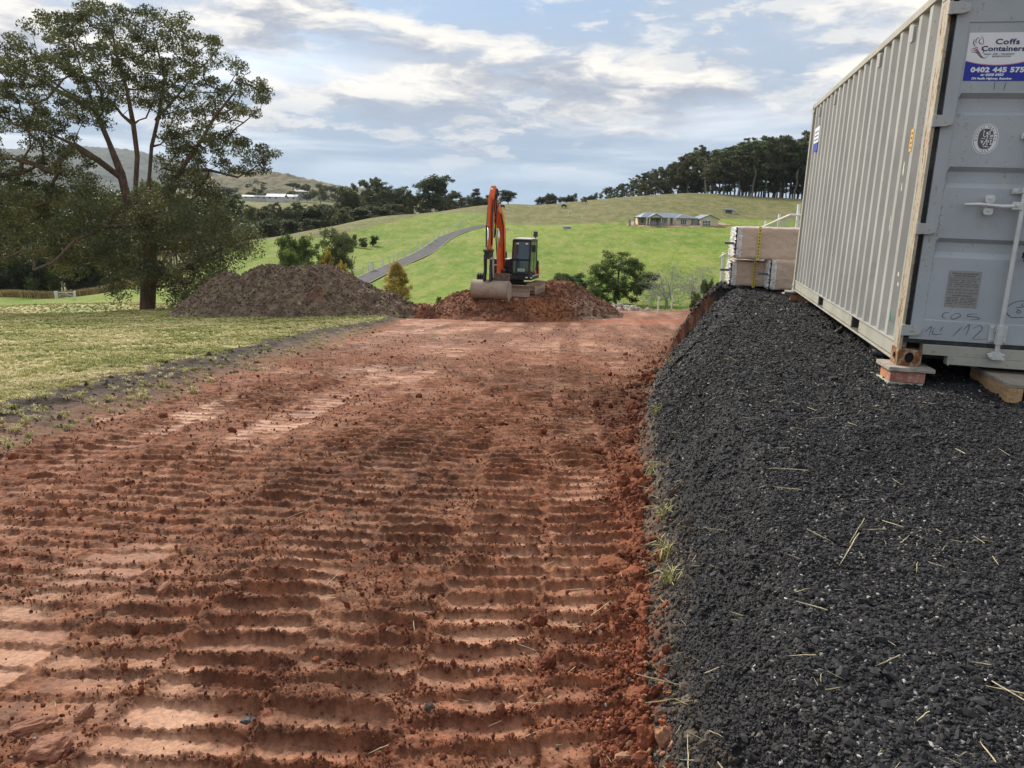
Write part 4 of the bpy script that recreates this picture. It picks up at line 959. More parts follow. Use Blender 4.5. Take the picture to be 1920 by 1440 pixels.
# ------------------------------------------------------------------ wrapped packs behind the container
def packs():
    def film(t, b):
        p = t.obj(); sp = t.node('ShaderNodeSeparateXYZ', None, Vector=p).outputs
        w = t.noise(t.vmath('MULTIPLY', p, (1, 1, 1.7)), 5.5, 6, .6, 1.6); w2 = t.noise(p, 30, 3, .6, .8)
        c = t.mix(t.ramp(t.noise(p, 3, 3, .6), .3, .7), (.55, .41, .31), (.63, .49, .39))
        c = t.mix(t.ramp(w, .50, .62, 0, .50), c, (.62, .53, .46)); t.l.new(c, b.inputs['Base Color'])
        t.put(b.inputs['Roughness'], t.ramp(w2, .3, .7, .22, .5)); bump(t, b, t.math('ADD', w, t.math('MULTIPLY', w2, .25)), .55, .03)
        b.inputs['Coat Weight'].default_value = .35; b.inputs['Coat Roughness'].default_value = .15
    fm = mat('film_wrapped_card', film)
    def filmw(t, b):
        p = t.obj(); w = t.noise(p, 11, 6, .65, 1.8); t.l.new(t.mix(t.ramp(w, .35, .65), (.50, .49, .46), (.86, .86, .85)), b.inputs['Base Color']); bump(t, b, w, .9, .03)
    fw = mat('bunched_film', filmw, rough=.3)
    tape = worn('yellow_tape', (.72, .58, .08), .45); ink = MATS['marker_ink']; bar = worn('grey_green_bar', (.09, .13, .13), .5); band = mat('card_band', color=(.42, .26, .155), rough=.6)
    def pack(fx, fy, fY, top, wid, dep, lab, tx, bary):
        """fx, fy: photo position of the near left bottom corner, fY its depth, top: photo row of the upper edge"""
        a = at(fx, fy, fY); h = at(fx, top, fY)[2] - a[2]; yaw = R(-10.5)
        root = empty('wrapped_pack', loc=a, rz=yaw); tag(root, lab, 'pack', 'wrapped packs stacked behind the container')
        nx, nz, ny = 40, 18, 14; q = np.random.default_rng(int(fx))
        def surf(P):  # soften the corners and crumple the film
            P = np.array(P, float); c = np.array([wid / 2, dep / 2, h / 2]); hf = np.array([wid / 2, dep / 2, h / 2]); rr = .05
            d = P - c; inner = np.clip(d, -(hf - rr), hf - rr); e = d - inner; ln = np.linalg.norm(e, axis=-1, keepdims=True); nrm = e / np.maximum(ln, 1e-6)
            wr = .012 * fbm(P[..., 0] * 7 + P[..., 1] * 6, P[..., 2] * 8 + P[..., 1] * 3, 3, 400) + .012 * np.abs(pn(P[..., 0] * 5 + P[..., 2] * 5, P[..., 2] * 4 - P[..., 0] * 2 + P[..., 1] * 7, 405))
            return c + inner + nrm * (rr + wr[..., None] - .008)
        def face(o, U, V, nu, nv): o, U, V = map(np.array, (o, U, V)); return surf(np.array([[o + U * (i / nu) + V * (j / nv) for i in range(nu + 1)] for j in range(nv + 1)]))
        mb = MB()
        for (o, U, V, nu, nv) in (((0, 0, 0), (wid, 0, 0), (0, 0, h), nx, nz), ((0, dep, 0), (wid, 0, 0), (0, 0, h), nx, nz), ((0, 0, h), (wid, 0, 0), (0, dep, 0), nx, ny), ((0, 0, 0), (wid, 0, 0), (0, dep, 0), nx, ny), ((wid, 0, 0), (0, dep, 0), (0, 0, h), ny, nz)):
            mb.sheet([[tuple(p) for p in r] for r in face(o, U, V, nu, nv)])
        mb.build('carton', fm, root, smooth=True)
        mb = MB(); mb.sheet([[tuple(p + np.array([-.012 - .03 * abs(random.gauss(0, .5)), 0, 0])) for p in r] for r in face((0, 0, 0), (0, dep, 0), (0, 0, h), ny * 2, nz * 2)])
        # film bunched round the front edge
        F0 = face((0, 0, 0), (.10, 0, 0), (0, 0, h), 6, nz * 2); mb.sheet([[tuple(p + np.array([-.004, -.006 - .010 * random.random() * (1 - i / 6), 0])) for i, p in enumerate(r)] for r in F0])
        mb.build('bunched_film', fw, root, smooth=True)
        mb = MB(); x = tx * wid
        mb.sheet([[(x - .022, -.016, h * k / 12), (x + .022, -.016, h * k / 12)] for k in range(13)]); tp = mb.build('tape', tape, root, fix=False)
        mb = MB()
        for k in range(9): mb.add([(x - .010, -.0175, h * (.06 + k * .1)), (x + .010, -.0175, h * (.06 + k * .1)), (x + .010, -.0175, h * (.11 + k * .1)), (x - .010, -.0175, h * (.11 + k * .1))], [(0, 1, 2, 3)])
        mb.build('tape_print', ink, tp, fix=False)['kind'] = 'stuff'
        mb = MB(); mb.span((-.17, .05, h * bary - .018), (.04, .11, h * bary + .018)); mb.build('protruding_bar', bar, root, .003)
    pack(1368, 537, 13.0, 488, 1.45, .75, 'film wrapped brown pack at the lower left of the stack', .26, .62)
    pack(1441, 545, 12.4, 486, 1.30, .75, 'film wrapped brown pack in front, lower right, beside the container', .62, .52)
    pack(1377, 486, 12.75, 424, 1.65, .85, 'long film wrapped brown pack lying on top of the two others', .22, .48)
packs()
# ------------------------------------------------------------------ heaps of soil
def soil_heap(name, cx, cy, wx, wy, hfun, colfun, label, nx=170, ny=130):
    X, Y = np.meshgrid(np.linspace(cx - wx, cx + wx, nx), np.linspace(cy - wy, cy + wy, ny)); x = X.ravel(); y = Y.ravel()
    g = ground(x, y, False)[0]; far = np.hypot(x, y) > 58
    z = hfun(x, y, g); keep = z > g - .06
    V = np.stack([x, y, np.maximum(z, g - .35)], 1); idx = np.arange(nx * ny).reshape(ny, nx)
    Fq = np.stack([idx[:-1, :-1], idx[:-1, 1:], idx[1:, 1:], idx[1:, :-1]], -1).reshape(-1, 4); Fq = Fq[keep[Fq].any(1)]
    used, inv = np.unique(Fq, return_inverse=True); c = colfun(x, y, z, g)
    ob = np_mesh(name, V[used], inv.reshape(-1, 4), MATS['topsoil'], {'Col': ('FLOAT_COLOR', np.concatenate([c[used], np.ones((len(used), 1))], 1)), 'smooth': ('FLOAT', np.zeros(len(used)))})
    return tag(ob, label, 'soil heap')
def lumps(x, y, k=1.0, s=0):
    return k * (.20 * fbm(x * 1.1, y * 1.1, 3, 500 + s) + .10 * np.abs(fbm(x * 3, y * 3, 3, 510 + s)) + .085 * np.abs(pn(x * 5.5, y * 5.5, 520 + s)) + .05 * np.abs(pn(x * 11, y * 11, 530 + s)) + .03 * pn(x * 22, y * 22, 535 + s))
def mound(x, y, cx, cy, rx, ry, h, flat=0.0, p=1.25):
    d = np.hypot((x - cx) / rx, (y - cy) / ry); d = np.clip((d - flat) / (1 - flat), 0, None)
    return h * np.clip(1 - d ** p, -.6, 1)
def topsoil_h(x, y, g):
    m = np.maximum.reduce([mound(x, y, -9.5, 33.6, 4.7, 3.9, 2.0, .34), mound(x, y, -12.0, 32.6, 2.5, 2.6, 1.75, .1), mound(x, y, -6.6, 33.6, 3.2, 3.0, 1.15, .05), mound(x, y, -11.4, 33.4, 1.2, 1.2, 1.9), mound(x, y, -7.6, 32.6, 2.2, 2.2, 1.30)])
    return g + m - .08 + lumps(x, y, 1.25) * np.clip(m + .5, .2, 1)
def topsoil_c(x, y, z, g):
    n = fbm(x * 3, y * 3, 3, 540)[:, None]; n2 = fbm(x * .9, y * 1.2, 3, 545)[:, None]
    c = lerp(np.array([.105, .073, .050]), np.array([.255, .185, .130]), np.clip(.42 + n * 1.5, 0, 1))
    c = lerp(c, np.array([.30, .27, .13]), np.clip((n2 - .22) * 4, 0, .65) * np.clip(.6 + n, 0, 1)); return lerp(c, np.array([.15, .055, .035]), np.clip(1.0 - np.hypot(x + 8.0, y - 31.0) / .5, 0, .6)[:, None])
soil_heap('topsoil_heap', -9.6, 33.4, 6.6, 5.6, topsoil_h, topsoil_c, 'large grey-brown topsoil heap beside the gum tree on the lawn edge')
EX = np.array([-.05, 36.0, -2.06])
def red_h(x, y, g):
    top = EX[2] + .02
    a = mound(x, y, -.45, 35.2, 3.8, 4.2, 1.0, .58, 1.1); za = g + np.clip(a, -.6, 1) * (top - g)
    b = mound(x, y, 2.2, 38.4, 3.3, 3.4, 1.0, .12, 1.1); zb = g + b * (-1.60 - g); c = mound(x, y, -3.9, 33.0, 1.1, 1.2, .6, .1); d = mound(x, y, -2.9, 33.8, 1.4, 1.5, .55)
    z = np.maximum.reduce([za, zb, g + c, g + d]); flat = sst(1.0, 2.0, np.hypot((x + .4) / 1.2, (y - 36.2) / 1.3))
    e = mound(x, y, 2.9, 36.2, 2.3, 2.4, .8, .05); z = np.maximum(z, g + e)
    return z - .05 + lumps(x, y, .85, 40) * (.25 + .75 * flat) * np.clip((z - g) * 2 + .3, .1, 1)
def red_c(x, y, z, g):
    n = fbm(x * 3, y * 3, 3, 550)[:, None]; n2 = fbm(x * .8, y * .8, 3, 555)[:, None]
    c = lerp(np.array([.095, .040, .024]), np.array([.235, .100, .052]), np.clip(.42 + n * 1.5, 0, 1))
    k = np.clip(1.2 - np.hypot(x - 1.6, (y - 33.2) * .8) / 1.6, 0, 1)[:, None]; c = lerp(c, np.array([.30, .115, .045]), k * .75)
    k = (sst(2.0, 3.4, x) * sst(39, 35.5, y))[:, None]; return lerp(c, np.array([.165, .125, .098]), np.clip(k * (.75 + n * 1.2), 0, .85))
soil_heap('red_soil_heap', -.2, 36.2, 6.4, 6.2, red_h, red_c, 'red-brown spoil mound that the orange excavator stands on')
def rubble(cx, cy, r, label, seed):
    q = np.random.default_rng(seed); mb = MB()
    bm = bmesh.new(); gz = float(ground(np.array([cx]), np.array([cy]))[0][0])
    for i in range(70):
        a = q.uniform(0, 6.28); d = r * q.uniform(0, 1) ** .6; s = q.uniform(.10, .26)
        M = Matrix.Translation((cx + d * math.cos(a) * 2.1, cy + d * math.sin(a), gz + (1 - d / r) * r * .30 + s * .15)) @ Euler(q.uniform(0, 6, 3)).to_matrix().to_4x4() @ Matrix.Diagonal((s, s * .8, s * .6, 1))
        bmesh.ops.create_icosphere(bm, subdivisions=1, radius=1, matrix=M)
    me = bpy.data.meshes.new('rubble_heap'); bm.to_mesh(me); bm.free(); me.materials.append(worn('pale_rubble', (.50, .45, .39), .9, 0, .3, (.3, .2, .14), .5, 4))
    ob = bpy.data.objects.new('rubble_heap', me); COL.objects.link(ob); tag(ob, label, 'rubble', 'pale rubble at the end of the pad', 'stuff')
rubble(4.4, 45.0, 1.0, 'low pale rubble heap right of the red mound, left one', 1); rubble(6.0, 45.2, .9, 'low pale rubble heap below the round green tree, right one', 2)

def heap_clods(name, hfun, colfun, cx, cy, wx, wy, n, label, stops, s0):
    cm = tone_mat(name + '_soil', stops, .95, .2, 14); rk = [proto_rock('%s_%d' % (name, i), 200 + i, 1, .8, .25, cm) for i in range(4)]
    x = rng.uniform(cx - wx, cx + wx, n); y = rng.uniform(cy - wy, cy + wy, n); g = ground(x, y, False)[0]; z = hfun(x, y, g); k = (z > g - .03) & (rng.uniform(size=n) < np.where(z - g > .15, 1.0, .35)); x, y, z = x[k], y[k], z[k]; n = len(x)
    s = np.exp(rng.normal(s0, .42, n)); keep_off = (np.hypot((x - EX[0]) / 1.5, (y - EX[1]) / 1.9) < 1) if name == 'mound_clods' else np.zeros(n, bool); s[keep_off] *= .4
    tag(scatter(name, np.stack([x, y, z + s * .2], 1), rng.uniform(0, 6.28, (n, 3)), np.stack([s * rng.uniform(.9, 1.6, n), s, s * rng.uniform(.6, 1, n)], 1), np.clip(rng.normal(.4, .25, n), 0, 1), rk), label, 'soil clods')
heap_clods('heap_clods', topsoil_h, topsoil_c, -9.6, 33.4, 6.6, 5.6, 30000, 'loose clods and roots on the grey-brown topsoil heap', [(0, (.085, .060, .044)), (.5, (.185, .136, .100)), (.85, (.27, .205, .15)), (.93, (.30, .28, .13)), (1, (.42, .36, .20))], -3.5)
heap_clods('mound_clods', red_h, red_c, -.2, 36.2, 6.4, 6.2, 26000, 'loose red-brown clods on the excavator mound', [(0, (.085, .036, .022)), (.5, (.17, .074, .042)), (.85, (.28, .115, .058)), (1, (.36, .24, .16))], -3.65)
# ------------------------------------------------------------------ excavator
def build_excavator():
    root = empty('excavator', loc=EX, rz=R(-14)); tag(root, 'orange tracked excavator with black cab on the red soil mound', 'excavator')
    org = worn('excavator_orange', (.74, .135, .032), .42, 0, .16, (.20, .08, .04), .35, 2.5); blk = worn('excavator_black', (.022, .023, .026), .5, 0, .3, (.12, .10, .08), .3, 4)
    steel = worn('muddy_steel', (.42, .34, .265), .75, .15, .3, (.17, .085, .05), .6, 4, .3); mud = worn('track_mud', (.25, .165, .105), .9, 0, .35, (.10, .06, .04), .6, 5, .4); dk = worn('dark_steel', (.045, .043, .042), .6, .3, .3, (.22, .17, .13), .45, 6)
    chrome = mat('cylinder_rod', color=(.75, .75, .74), metal=.9, rough=.2); whi = worn('pale_grey_panel', (.62, .62, .60), .5, 0, .1); yel = mat('warning_yellow', color=(.80, .52, .03), rough=.5)
    glass = mat('cab_glass', color=(.035, .075, .085), rough=.05, spec=.9); lens = mat('lamp_lens', color=(.85, .85, .82), rough=.2)
    # tracks
    for s in (1, -1):
        P = []; Lh, hh = 1.16, .29
        n = 60
        for i in range(n):  # stadium outline with shoes standing proud
            t = i / n * (4 * .87 + 2 * math.pi * hh)
            st = 2 * (Lh - hh)
            if t < st: p = (-(Lh - hh) + t, 0)
            elif t < st + math.pi * hh: a = (t - st) / hh; p = ((Lh - hh) + hh * math.sin(a), hh - hh * math.cos(a))
            elif t < 2 * st + math.pi * hh: p = ((Lh - hh) - (t - st - math.pi * hh), 2 * hh)
            else: a = (t - 2 * st - math.pi * hh) / hh; p = (-(Lh - hh) - hh * math.sin(a), hh + hh * math.cos(a))
            k = 1.0 if i % 2 else .90
            c = (max(-(Lh - hh), min(Lh - hh, p[0])), hh); P.append((c[0] + (p[0] - c[0]) * k, c[1] + (p[1] - c[1]) * k))
        mb = MB(); x0 = s * 1.06 - .20; mb.prism(P, 'x', x0, x0 + .40); tr = mb.build('track', mud, root, fix=True)
        for yy, rr in ((-(Lh - hh), .21), (Lh - hh, .21), (-.42, .09), (0, .09), (.42, .09)):
            zz = hh if rr > .1 else .14; xo = s * 1.262; mb = MB(); mb.tube([(xo - s * .03, yy, zz), (xo + s * .015, yy, zz)], [rr, rr * .85], 18); mb.build('track_wheel', steel, tr)
        mb = MB(); mb.span((s * 1.262 - .01, -.72, .24), (s * 1.262 + .012, .72, .40)); mb.build('track_frame', steel, tr, .01)
    mb = MB(); mb.span((-.86, -.7, .22), (.86, .7, .50)); mb.tube([(0, 0, .50), (0, 0, .70)], .48, 24); mb.build('undercarriage', dk, root, .01)
    # dozer blade
    mb = MB(); prof = [(-1.62, .02), (-1.55, .20), (-1.56, .38), (-1.64, .52), (-1.60, .53), (-1.51, .39), (-1.50, .19), (-1.57, .0)]; mb.prism(prof, 'x', -1.14, 1.14)
    for s in (-1, 1): mb.tube([(s * .45, -.6, .34), (s * .45, -1.53, .25)], .06, 8)
    mb.build('dozer_blade', steel, root)
    # upper structure
    mb = MB(); arc = [(-.98, -.70), (-.60, -.92), (.95, -.92), (1.04, -.75), (1.04, .7), (.80, 1.10), (.35, 1.30), (-.35, 1.30), (-.80, 1.10), (-1.04, .7)]; mb.prism(arc, 'z', .70, .92); mb.build('deck', blk, root, .02)
    mb = MB(); mb.prism([(-1.02, .10), (.06, .10), (.06, .55), (1.02, .55), (1.02, .72), (.78, 1.07), (.35, 1.26), (-.35, 1.26), (-.78, 1.07), (-1.02, .70)], 'z', .921, 1.52); mb.build('engine_cover', blk, root, .05)
    mb = MB(); mb.prism([(-1.03, .2), (-.96, .2), (-.96, .68), (-.75, 1.02), (-.35, 1.21), (.35, 1.21), (.75, 1.02), (.96, .60), (1.055, .60), (1.055, .72), (.80, 1.10), (.35, 1.31), (-.35, 1.31), (-.80, 1.10), (-1.055, .72)], 'z', .80, 1.20); mb.build('counterweight', org, root, .02)
    mb = MB(); mb.span((-1.0, .12, 1.521), (.04, .9, 1.56)); mb.build('cover_lid', whi, root, .015)
    mb = MB(); mb.span((-1.0, -.72, .921), (-.62, .09, 1.30)); mb.build('tool_box', blk, root, .03)
    mb = MB(); mb.span((-.06, -.66, .921), (.08, .0, 1.62)); mb.build('hose_panel', blk, root, .03)
    mb = MB(); mb.tube([(-.52, .5, 1.55), (-.52, .5, 1.78), (-.50, .42, 1.84)], .045, 10); mb.build('exhaust_pipe', dk, root)
    # cab
    x0, x1, y0, y1, z0, z1 = .10, .98, -.92, .50, .93, 2.50
    cab = MB(); cab.span((x0, y0, z0), (x1, y1, z0 + .10)); cab = cab.build('cab', blk, root, .02)
    def post(a, b, w, nm='pillar', m=blk): mb = MB(); d = Vector(b) - Vector(a); mb.tube([a, b], w, 6); return mb.build(nm, m, cab)
    for x in (x0 + .045, x1 - .045):
        post((x, y0 + .03, z0 + .05), (x, y0 + .05, z0 + .70), .05); post((x, y0 + .05, z0 + .70), (x, y0 + .16, z1 - .06), .05); post((x, y1 - .05, z0 + .05), (x, y1 - .05, z1 - .05), .055); post((x, -.18, z0 + .05), (x, -.14, z1 - .05), .04)
        post((x, y0 + .16, z1 - .06), (x, y1 - .05, z1 - .05), .05)
    post((x0 + .04, y0 + .16, z1 - .06), (x1 - .04, y0 + .16, z1 - .06), .05); post((x0 + .04, y0 + .05, z0 + .66), (x1 - .04, y0 + .05, z0 + .66), .028)
    mb = MB(); mb.span((x0 + .04, y0 + .10, z1 - .01), (x1 - .04, y1 - .02, z1 + .05)); mb.build('cab_roof', whi, cab, .03)
    def pane(a, b, c, d, nm='window', m=glass):
        A, B, C_, D = map(Vector, (a, b, c, d)); n = (B - A).cross(D - A).normalized() * .006; mb = MB(); mb.add([A, B, C_, D, A + n, B + n, C_ + n, D + n], [(0, 1, 2, 3), (4, 5, 6, 7), (0, 1, 5, 4), (1, 2, 6, 5), (2, 3, 7, 6), (3, 0, 4, 7)]); return mb.build(nm, m, cab)
    pane((x0 + .08, y0 + .035, z0 + .70), (x1 - .08, y0 + .035, z0 + .70), (x1 - .08, y0 + .135, z1 - .10), (x0 + .08, y0 + .135, z1 - .10), 'windscreen')
    pane((x0 + .08, y0 + .015, z0 + .10), (x1 - .08, y0 + .015, z0 + .10), (x1 - .08, y0 + .035, z0 + .63), (x0 + .08, y0 + .035, z0 + .63), 'lower_windscreen')
    for x in (x0 + .02, x1 - .02):
        pane((x, y0 + .10, z0 + .12), (x, -.22, z0 + .12), (x, -.20, z1 - .10), (x, y0 + .20, z1 - .10), 'door_window'); pane((x, -.13, z0 + .12), (x, y1 - .10, z0 + .12), (x, y1 - .10, z1 - .10), (x, -.11, z1 - .10), 'rear_side_window')
    pane((x1 - .08, y1 - .03, z0 + .5), (x0 + .08, y1 - .03, z0 + .5), (x0 + .08, y1 - .03, z1 - .1), (x1 - .08, y1 - .03, z1 - .1), 'rear_window')
    mb = MB(); mb.span((.35, -.1, z0 + .1), (.78, .3, z0 + .50)); mb.box((.56, .30, z0 + .85), (.42, .12, .75)); mb.build('operator_seat', blk, cab, .04)
    for x in (.30, .72): mb = MB(); mb.span((x, y0 + .06, z1 - .22), (x + .11, y0 + .10, z1 - .15)); mb.build('work_lamp', lens, cab, .01)
    mb = MB(); mb.span((.40, y0 + .008, z0 + .16), (.72, y0 + .020, z0 + .28)); np_ = mb.build('number_plate', mat('pale_green_plate', color=(.55, .72, .64), rough=.4), cab)
    mb = MB(); 
    for i in range(5): mb.span((.44 + i * .05, y0 + .004, z0 + .19), (.475 + i * .05, y0 + .0075, z0 + .25))
    mb.build('plate_print', MATS['marker_ink'], np_)['kind'] = 'stuff'
    mb = MB(); mb.tube([(x1 - .02, y0 + .18, z1 - .35), (x1 + .10, y0 + .05, z1 - .33)], .015, 6); mb.box((x1 + .13, y0 + .04, z1 - .38), (.18, .05, .32)); mb.build('mirror', blk, cab, .015)
    mb = MB(); mb.tube([(.90, .35, z1 + .04), (.90, .35, z1 + .10)], .03, 8); mb.box((.90, .35, z1 + .22), (.18, .14, .24)); mb.build('beacon_box', dk, cab, .02)
    mb = MB(); mb.tube([(.70, .4, z1 + .04), (.70, .41, z1 + .34)], .006, 5); mb.build('antenna', blk, cab)
    for x, w in ((.78, .10), (1.0, .08)): mb = MB(); mb.span((x, y0 - .015, .80), (x + w, y0 + .001, .85)); mb.build('marker_lamp', lens, root)
    mb = MB(); mb.tube([(1.06, -.25, 1.02), (1.10, -.25, 1.02)], .09, 16); mb.build('reflector', worn('reflector_red', (.75, .12, .06), .3), root)
    mb = MB(); mb.span((1.041, -.70, .86), (1.049, .55, .90)); mb.build('trim_strip', whi, root)
    # boom: swing post, bent box section, cylinder
    bx = -.33
    mb = MB(); mb.box((bx, -1.02, .86), (.34, .42, .55)); mb.tube([(bx, -1.12, .56), (bx, -1.12, 1.16)], .13, 14); mb.build('swing_post', dk, root, .02)
    def beam(path, widths, depths, nm, m, par=root, x=bx):
        """box-section beam in the y-z plane"""
        mb = MB(); rings = []
        for i, (y, z) in enumerate(path):
            a = Vector(path[max(i - 1, 0)]); b = Vector(path[min(i + 1, len(path) - 1)]); d = (b - a).normalized(); n = Vector((-d.y, d.x)); w, h = widths[i] / 2, depths[i] / 2
            rings.append([(x - w, y + n.x * h, z + n.y * h), (x + w, y + n.x * h, z + n.y * h), (x + w, y - n.x * h, z - n.y * h), (x - w, y - n.x * h, z - n.y * h)])
        for r in rings: mb.v += r
        for i in range(len(rings) - 1):
            for j in range(4): mb.f.append((i * 4 + j, i * 4 + (j + 1) % 4, i * 4 + 4 + (j + 1) % 4, i * 4 + 4 + j))
        mb.f.append((3, 2, 1, 0)); k = 4 * (len(rings) - 1); mb.f.append((k, k + 1, k + 2, k + 3))
        return mb.build(nm, m, par, .015)
    BP = [(-1.02, 1.12), (-1.05, 1.9), (-1.12, 2.75), (-1.36, 3.25), (-1.85, 3.72), (-2.42, 4.10), (-2.62, 4.20)]
    boom = beam(BP, [.26, .28, .29, .29, .26, .23, .20], [.28, .38, .44, .46, .36, .28, .20], 'boom', org)
    mb = MB(); mb.prism([(-1.16, 3.42), (-1.34, 3.60), (-1.62, 3.80), (-1.50, 3.42), (-1.30, 3.20)], 'x', bx + .147, bx + .153); wl = mb.build('warning_panel', yel, boom)
    mb = MB(); mb.prism([(-1.30, 3.44), (-1.40, 3.53), (-1.47, 3.62), (-1.42, 3.47), (-1.35, 3.38)], 'x', bx + .1535, bx + .1555); mb.build('warning_mark', MATS['marker_ink'], wl)
    mb = MB(); mb.box((bx + .30, -1.12, 2.95), (.14, .12, .10)); mb.span((bx + .16, -1.14, 2.90), (bx + .30, -1.10, 2.93)); mb.build('boom_lamp', lens, boom, .01)
    def ram(a, b, r, split, nm, par=root, m=org):
        A, B = Vector(a), Vector(b); c = A.lerp(B, split); mb = MB(); mb.tube([A, c], r, 12); o = mb.build(nm, m, par, smooth=False); mb = MB(); mb.tube([c, B], r * .55, 10); mb.build('rod', chrome, o, smooth=True); return o
    ram((bx - .02, -1.36, .78), (bx - .02, -1.52, 2.95), .085, .62, 'boom_cylinder')
    ram((bx - .10, -1.42, 3.72), (bx - .02, -2.75, 4.62), .07, .62, 'stick_cylinder')
    # stick hanging down in front
    SP = [(-2.52, 4.72), (-2.72, 4.30), (-2.86, 3.6), (-2.96, 2.6), (-3.02, 1.95)]
    stick = beam(SP, [.20, .25, .23, .20, .18], [.20, .40, .34, .27, .22], 'stick', org, x=bx)
    ram((bx - .02, -3.05, 4.25), (bx - .02, -3.32, 2.10), .065, .55, 'bucket_cylinder')
    for dx, z in ((.13, 4.55), (.15, 3.5)):
        mb = MB(); pts = [(bx + dx, -2.3, 4.35), (bx + dx + .03, -2.6, 4.62), (bx + dx + .03, -2.78, z - .2), (bx + dx, -2.88, z - .9)]; mb.tube(pts, .028, 6); mb.build('hydraulic_hose', blk, stick, smooth=True)
    mb = MB(); mb.tube([(bx + .10, -1.5, 3.9), (bx + .13, -2.0, 4.15), (bx + .14, -2.35, 3.9), (bx + .12, -2.75, 3.5)], .022, 6); mb.build('hydraulic_hose', blk, stick, smooth=True)
    for dx, pts in ((-.16, [(-1.1, 1.3), (-1.42, 2.4), (-1.62, 3.2), (-2.0, 3.6)]), (.17, [(-1.15, 1.2), (-1.40, 2.3), (-1.48, 3.1), (-1.95, 3.62)]), (.12, [(-2.4, 4.35), (-3.0, 4.15), (-3.15, 3.3), (-3.12, 2.3)]), (-.13, [(-2.5, 4.3), (-2.92, 3.9), (-3.1, 3.0), (-3.1, 2.2)])):
        mb = MB(); mb.tube([(bx + dx, a, b) for a, b in pts], .03, 6); mb.build('hydraulic_hose', blk, stick, smooth=True)
    mb = MB(); mb.span((bx - .17, -3.42, 2.02), (bx + .17, -2.92, 2.12)); mb.span((bx - .15, -3.35, 1.72), (bx + .15, -2.95, 2.02)); mb.build('hitch_head', dk, stick, .02)
    for dx in (-.13, .13): mb = MB(); mb.prism([(-3.36, 1.9), (-3.06, 1.95), (-3.0, 1.2), (-3.2, .75), (-3.42, .80), (-3.30, 1.3)], 'x', bx + dx - .035, bx + dx + .035); mb.build('tilt_link', dk, stick, .01)
    mb = MB(); mb.tube([(bx + .22, -3.25, 1.75), (bx + .24, -3.20, .95)], [.05, .03], 8); mb.tube([(bx + .1, -3.3, 1.75), (bx + .28, -3.28, 1.75)], .06, 8); mb.build('tilt_cylinder', worn('bare_grey_steel', (.42, .41, .39), .5, .3), stick)
    # mud bucket seen from its back
    w0, w1 = bx - .66, bx + .92; arcp = []
    for i in range(15):
        a = R(100 + i * 11.5); arcp.append((-3.08 + .46 * math.cos(a), .42 + .42 * math.sin(a)))
    inner = [(-3.08 + (y + 3.08) * .93, .42 + (z - .42) * .93) for y, z in arcp]
    mb = MB(); mb.prism(arcp + inner[::-1], 'x', w0, w1); bk = mb.build('bucket', steel, root)
    for x in (w0, w1): mb = MB(); mb.prism(arcp + [(-2.72, .03), (-2.80, .70)], 'x', x - .02, x + .02); mb.build('side_plate', steel, bk, .005)
    mb = MB(); mb.prism([(-3.20, .80), (-2.92, .80), (-2.86, 1.10), (-3.16, 1.14)], 'x', bx + .20, w1 - .03); mb.build('back_plate', worn('rusty_plate', (.14, .095, .07), .85, .1, .3, (.28, .2, .15), .5, 7), bk, .01)
    for dx in (-.16, .16): mb = MB(); mb.prism([(-3.3, .74), (-2.95, .80), (-3.02, 1.05), (-3.25, 1.02)], 'x', bx + dx - .03, bx + dx + .03); mb.build('bucket_ear', dk, bk, .008)
    for i in range(4): x = w0 + .06 + i * .10; mb = MB(); mb.prism([(-2.9, .78), (-2.62, .80), (-2.60, .98), (-2.72, 1.10), (-2.86, 1.02)], 'x', x, x + .065); mb.build('tooth', dk, bk, .008)
    return root
build_excavator()
# ------------------------------------------------------------------ placing things on the far land
def hit(px, py, lo=50, hi=900):
    d = _f + _rt * (px - 960) / F + _up * (720 - py) / F
    Y = np.exp(np.linspace(math.log(lo), math.log(hi), 900)); x = d[0] / d[1] * Y; z = CZ + d[2] / d[1] * Y; t = far_nat(x, Y)
    i = int(np.argmax(z < t)) if (z < t).any() else len(Y) - 1
    return np.array([x[i], Y[i], t[i]])
def fn(x, y): return float(far_nat(np.array([x]), np.array([y]))[0])

# ------------------------------------------------------------------ trees
def leafmat(name, c0, c1, c2, trans=.35):
    m = bpy.data.materials.new(name); m.use_nodes = True; t = NT(m.node_tree); t.n.clear()
    tone = t.attr('tone', out='Fac'); c = t.mix(t.ramp(tone, 0, .55, smooth=False), c0, c1); c = t.mix(t.ramp(tone, .55, 1, smooth=False), c, c2)
    r = t.n.new('ShaderNodeObjectInfo').outputs['Random']; v = t.ramp(r, 0, 1, .82, 1.18, False)
    c = t.mix(1.0, c, t.node('ShaderNodeCombineColor', None, _0=v, _1=v, _2=t.math('MULTIPLY', v, .95)).outputs[0], 'MULTIPLY')
    d = t.n.new('ShaderNodeBsdfPrincipled'); d.inputs['Roughness'].default_value = .55; d.inputs['Specular IOR Level'].default_value = .35; t.l.new(c, d.inputs[0])
    tr = t.n.new('ShaderNodeBsdfTranslucent'); t.l.new(t.mix(1.0, c, (1.2, 1.25, .6), 'MULTIPLY'), tr.inputs[0])
    mx = t.n.new('ShaderNodeMixShader'); mx.inputs[0].default_value = trans; t.l.new(d.outputs[0], mx.inputs[1]); t.l.new(tr.outputs[0], mx.inputs[2])
    o = t.n.new('ShaderNodeOutputMaterial'); t.l.new(mx.outputs[0], o.inputs[0]); MATS[name] = m; return m
GUM = leafmat('gum_leaves', (.045, .056, .032), (.105, .115, .060), (.215, .205, .105), .22); BUSHY = leafmat('bush_leaves', (.045, .072, .026), (.105, .150, .046), (.20, .245, .075))
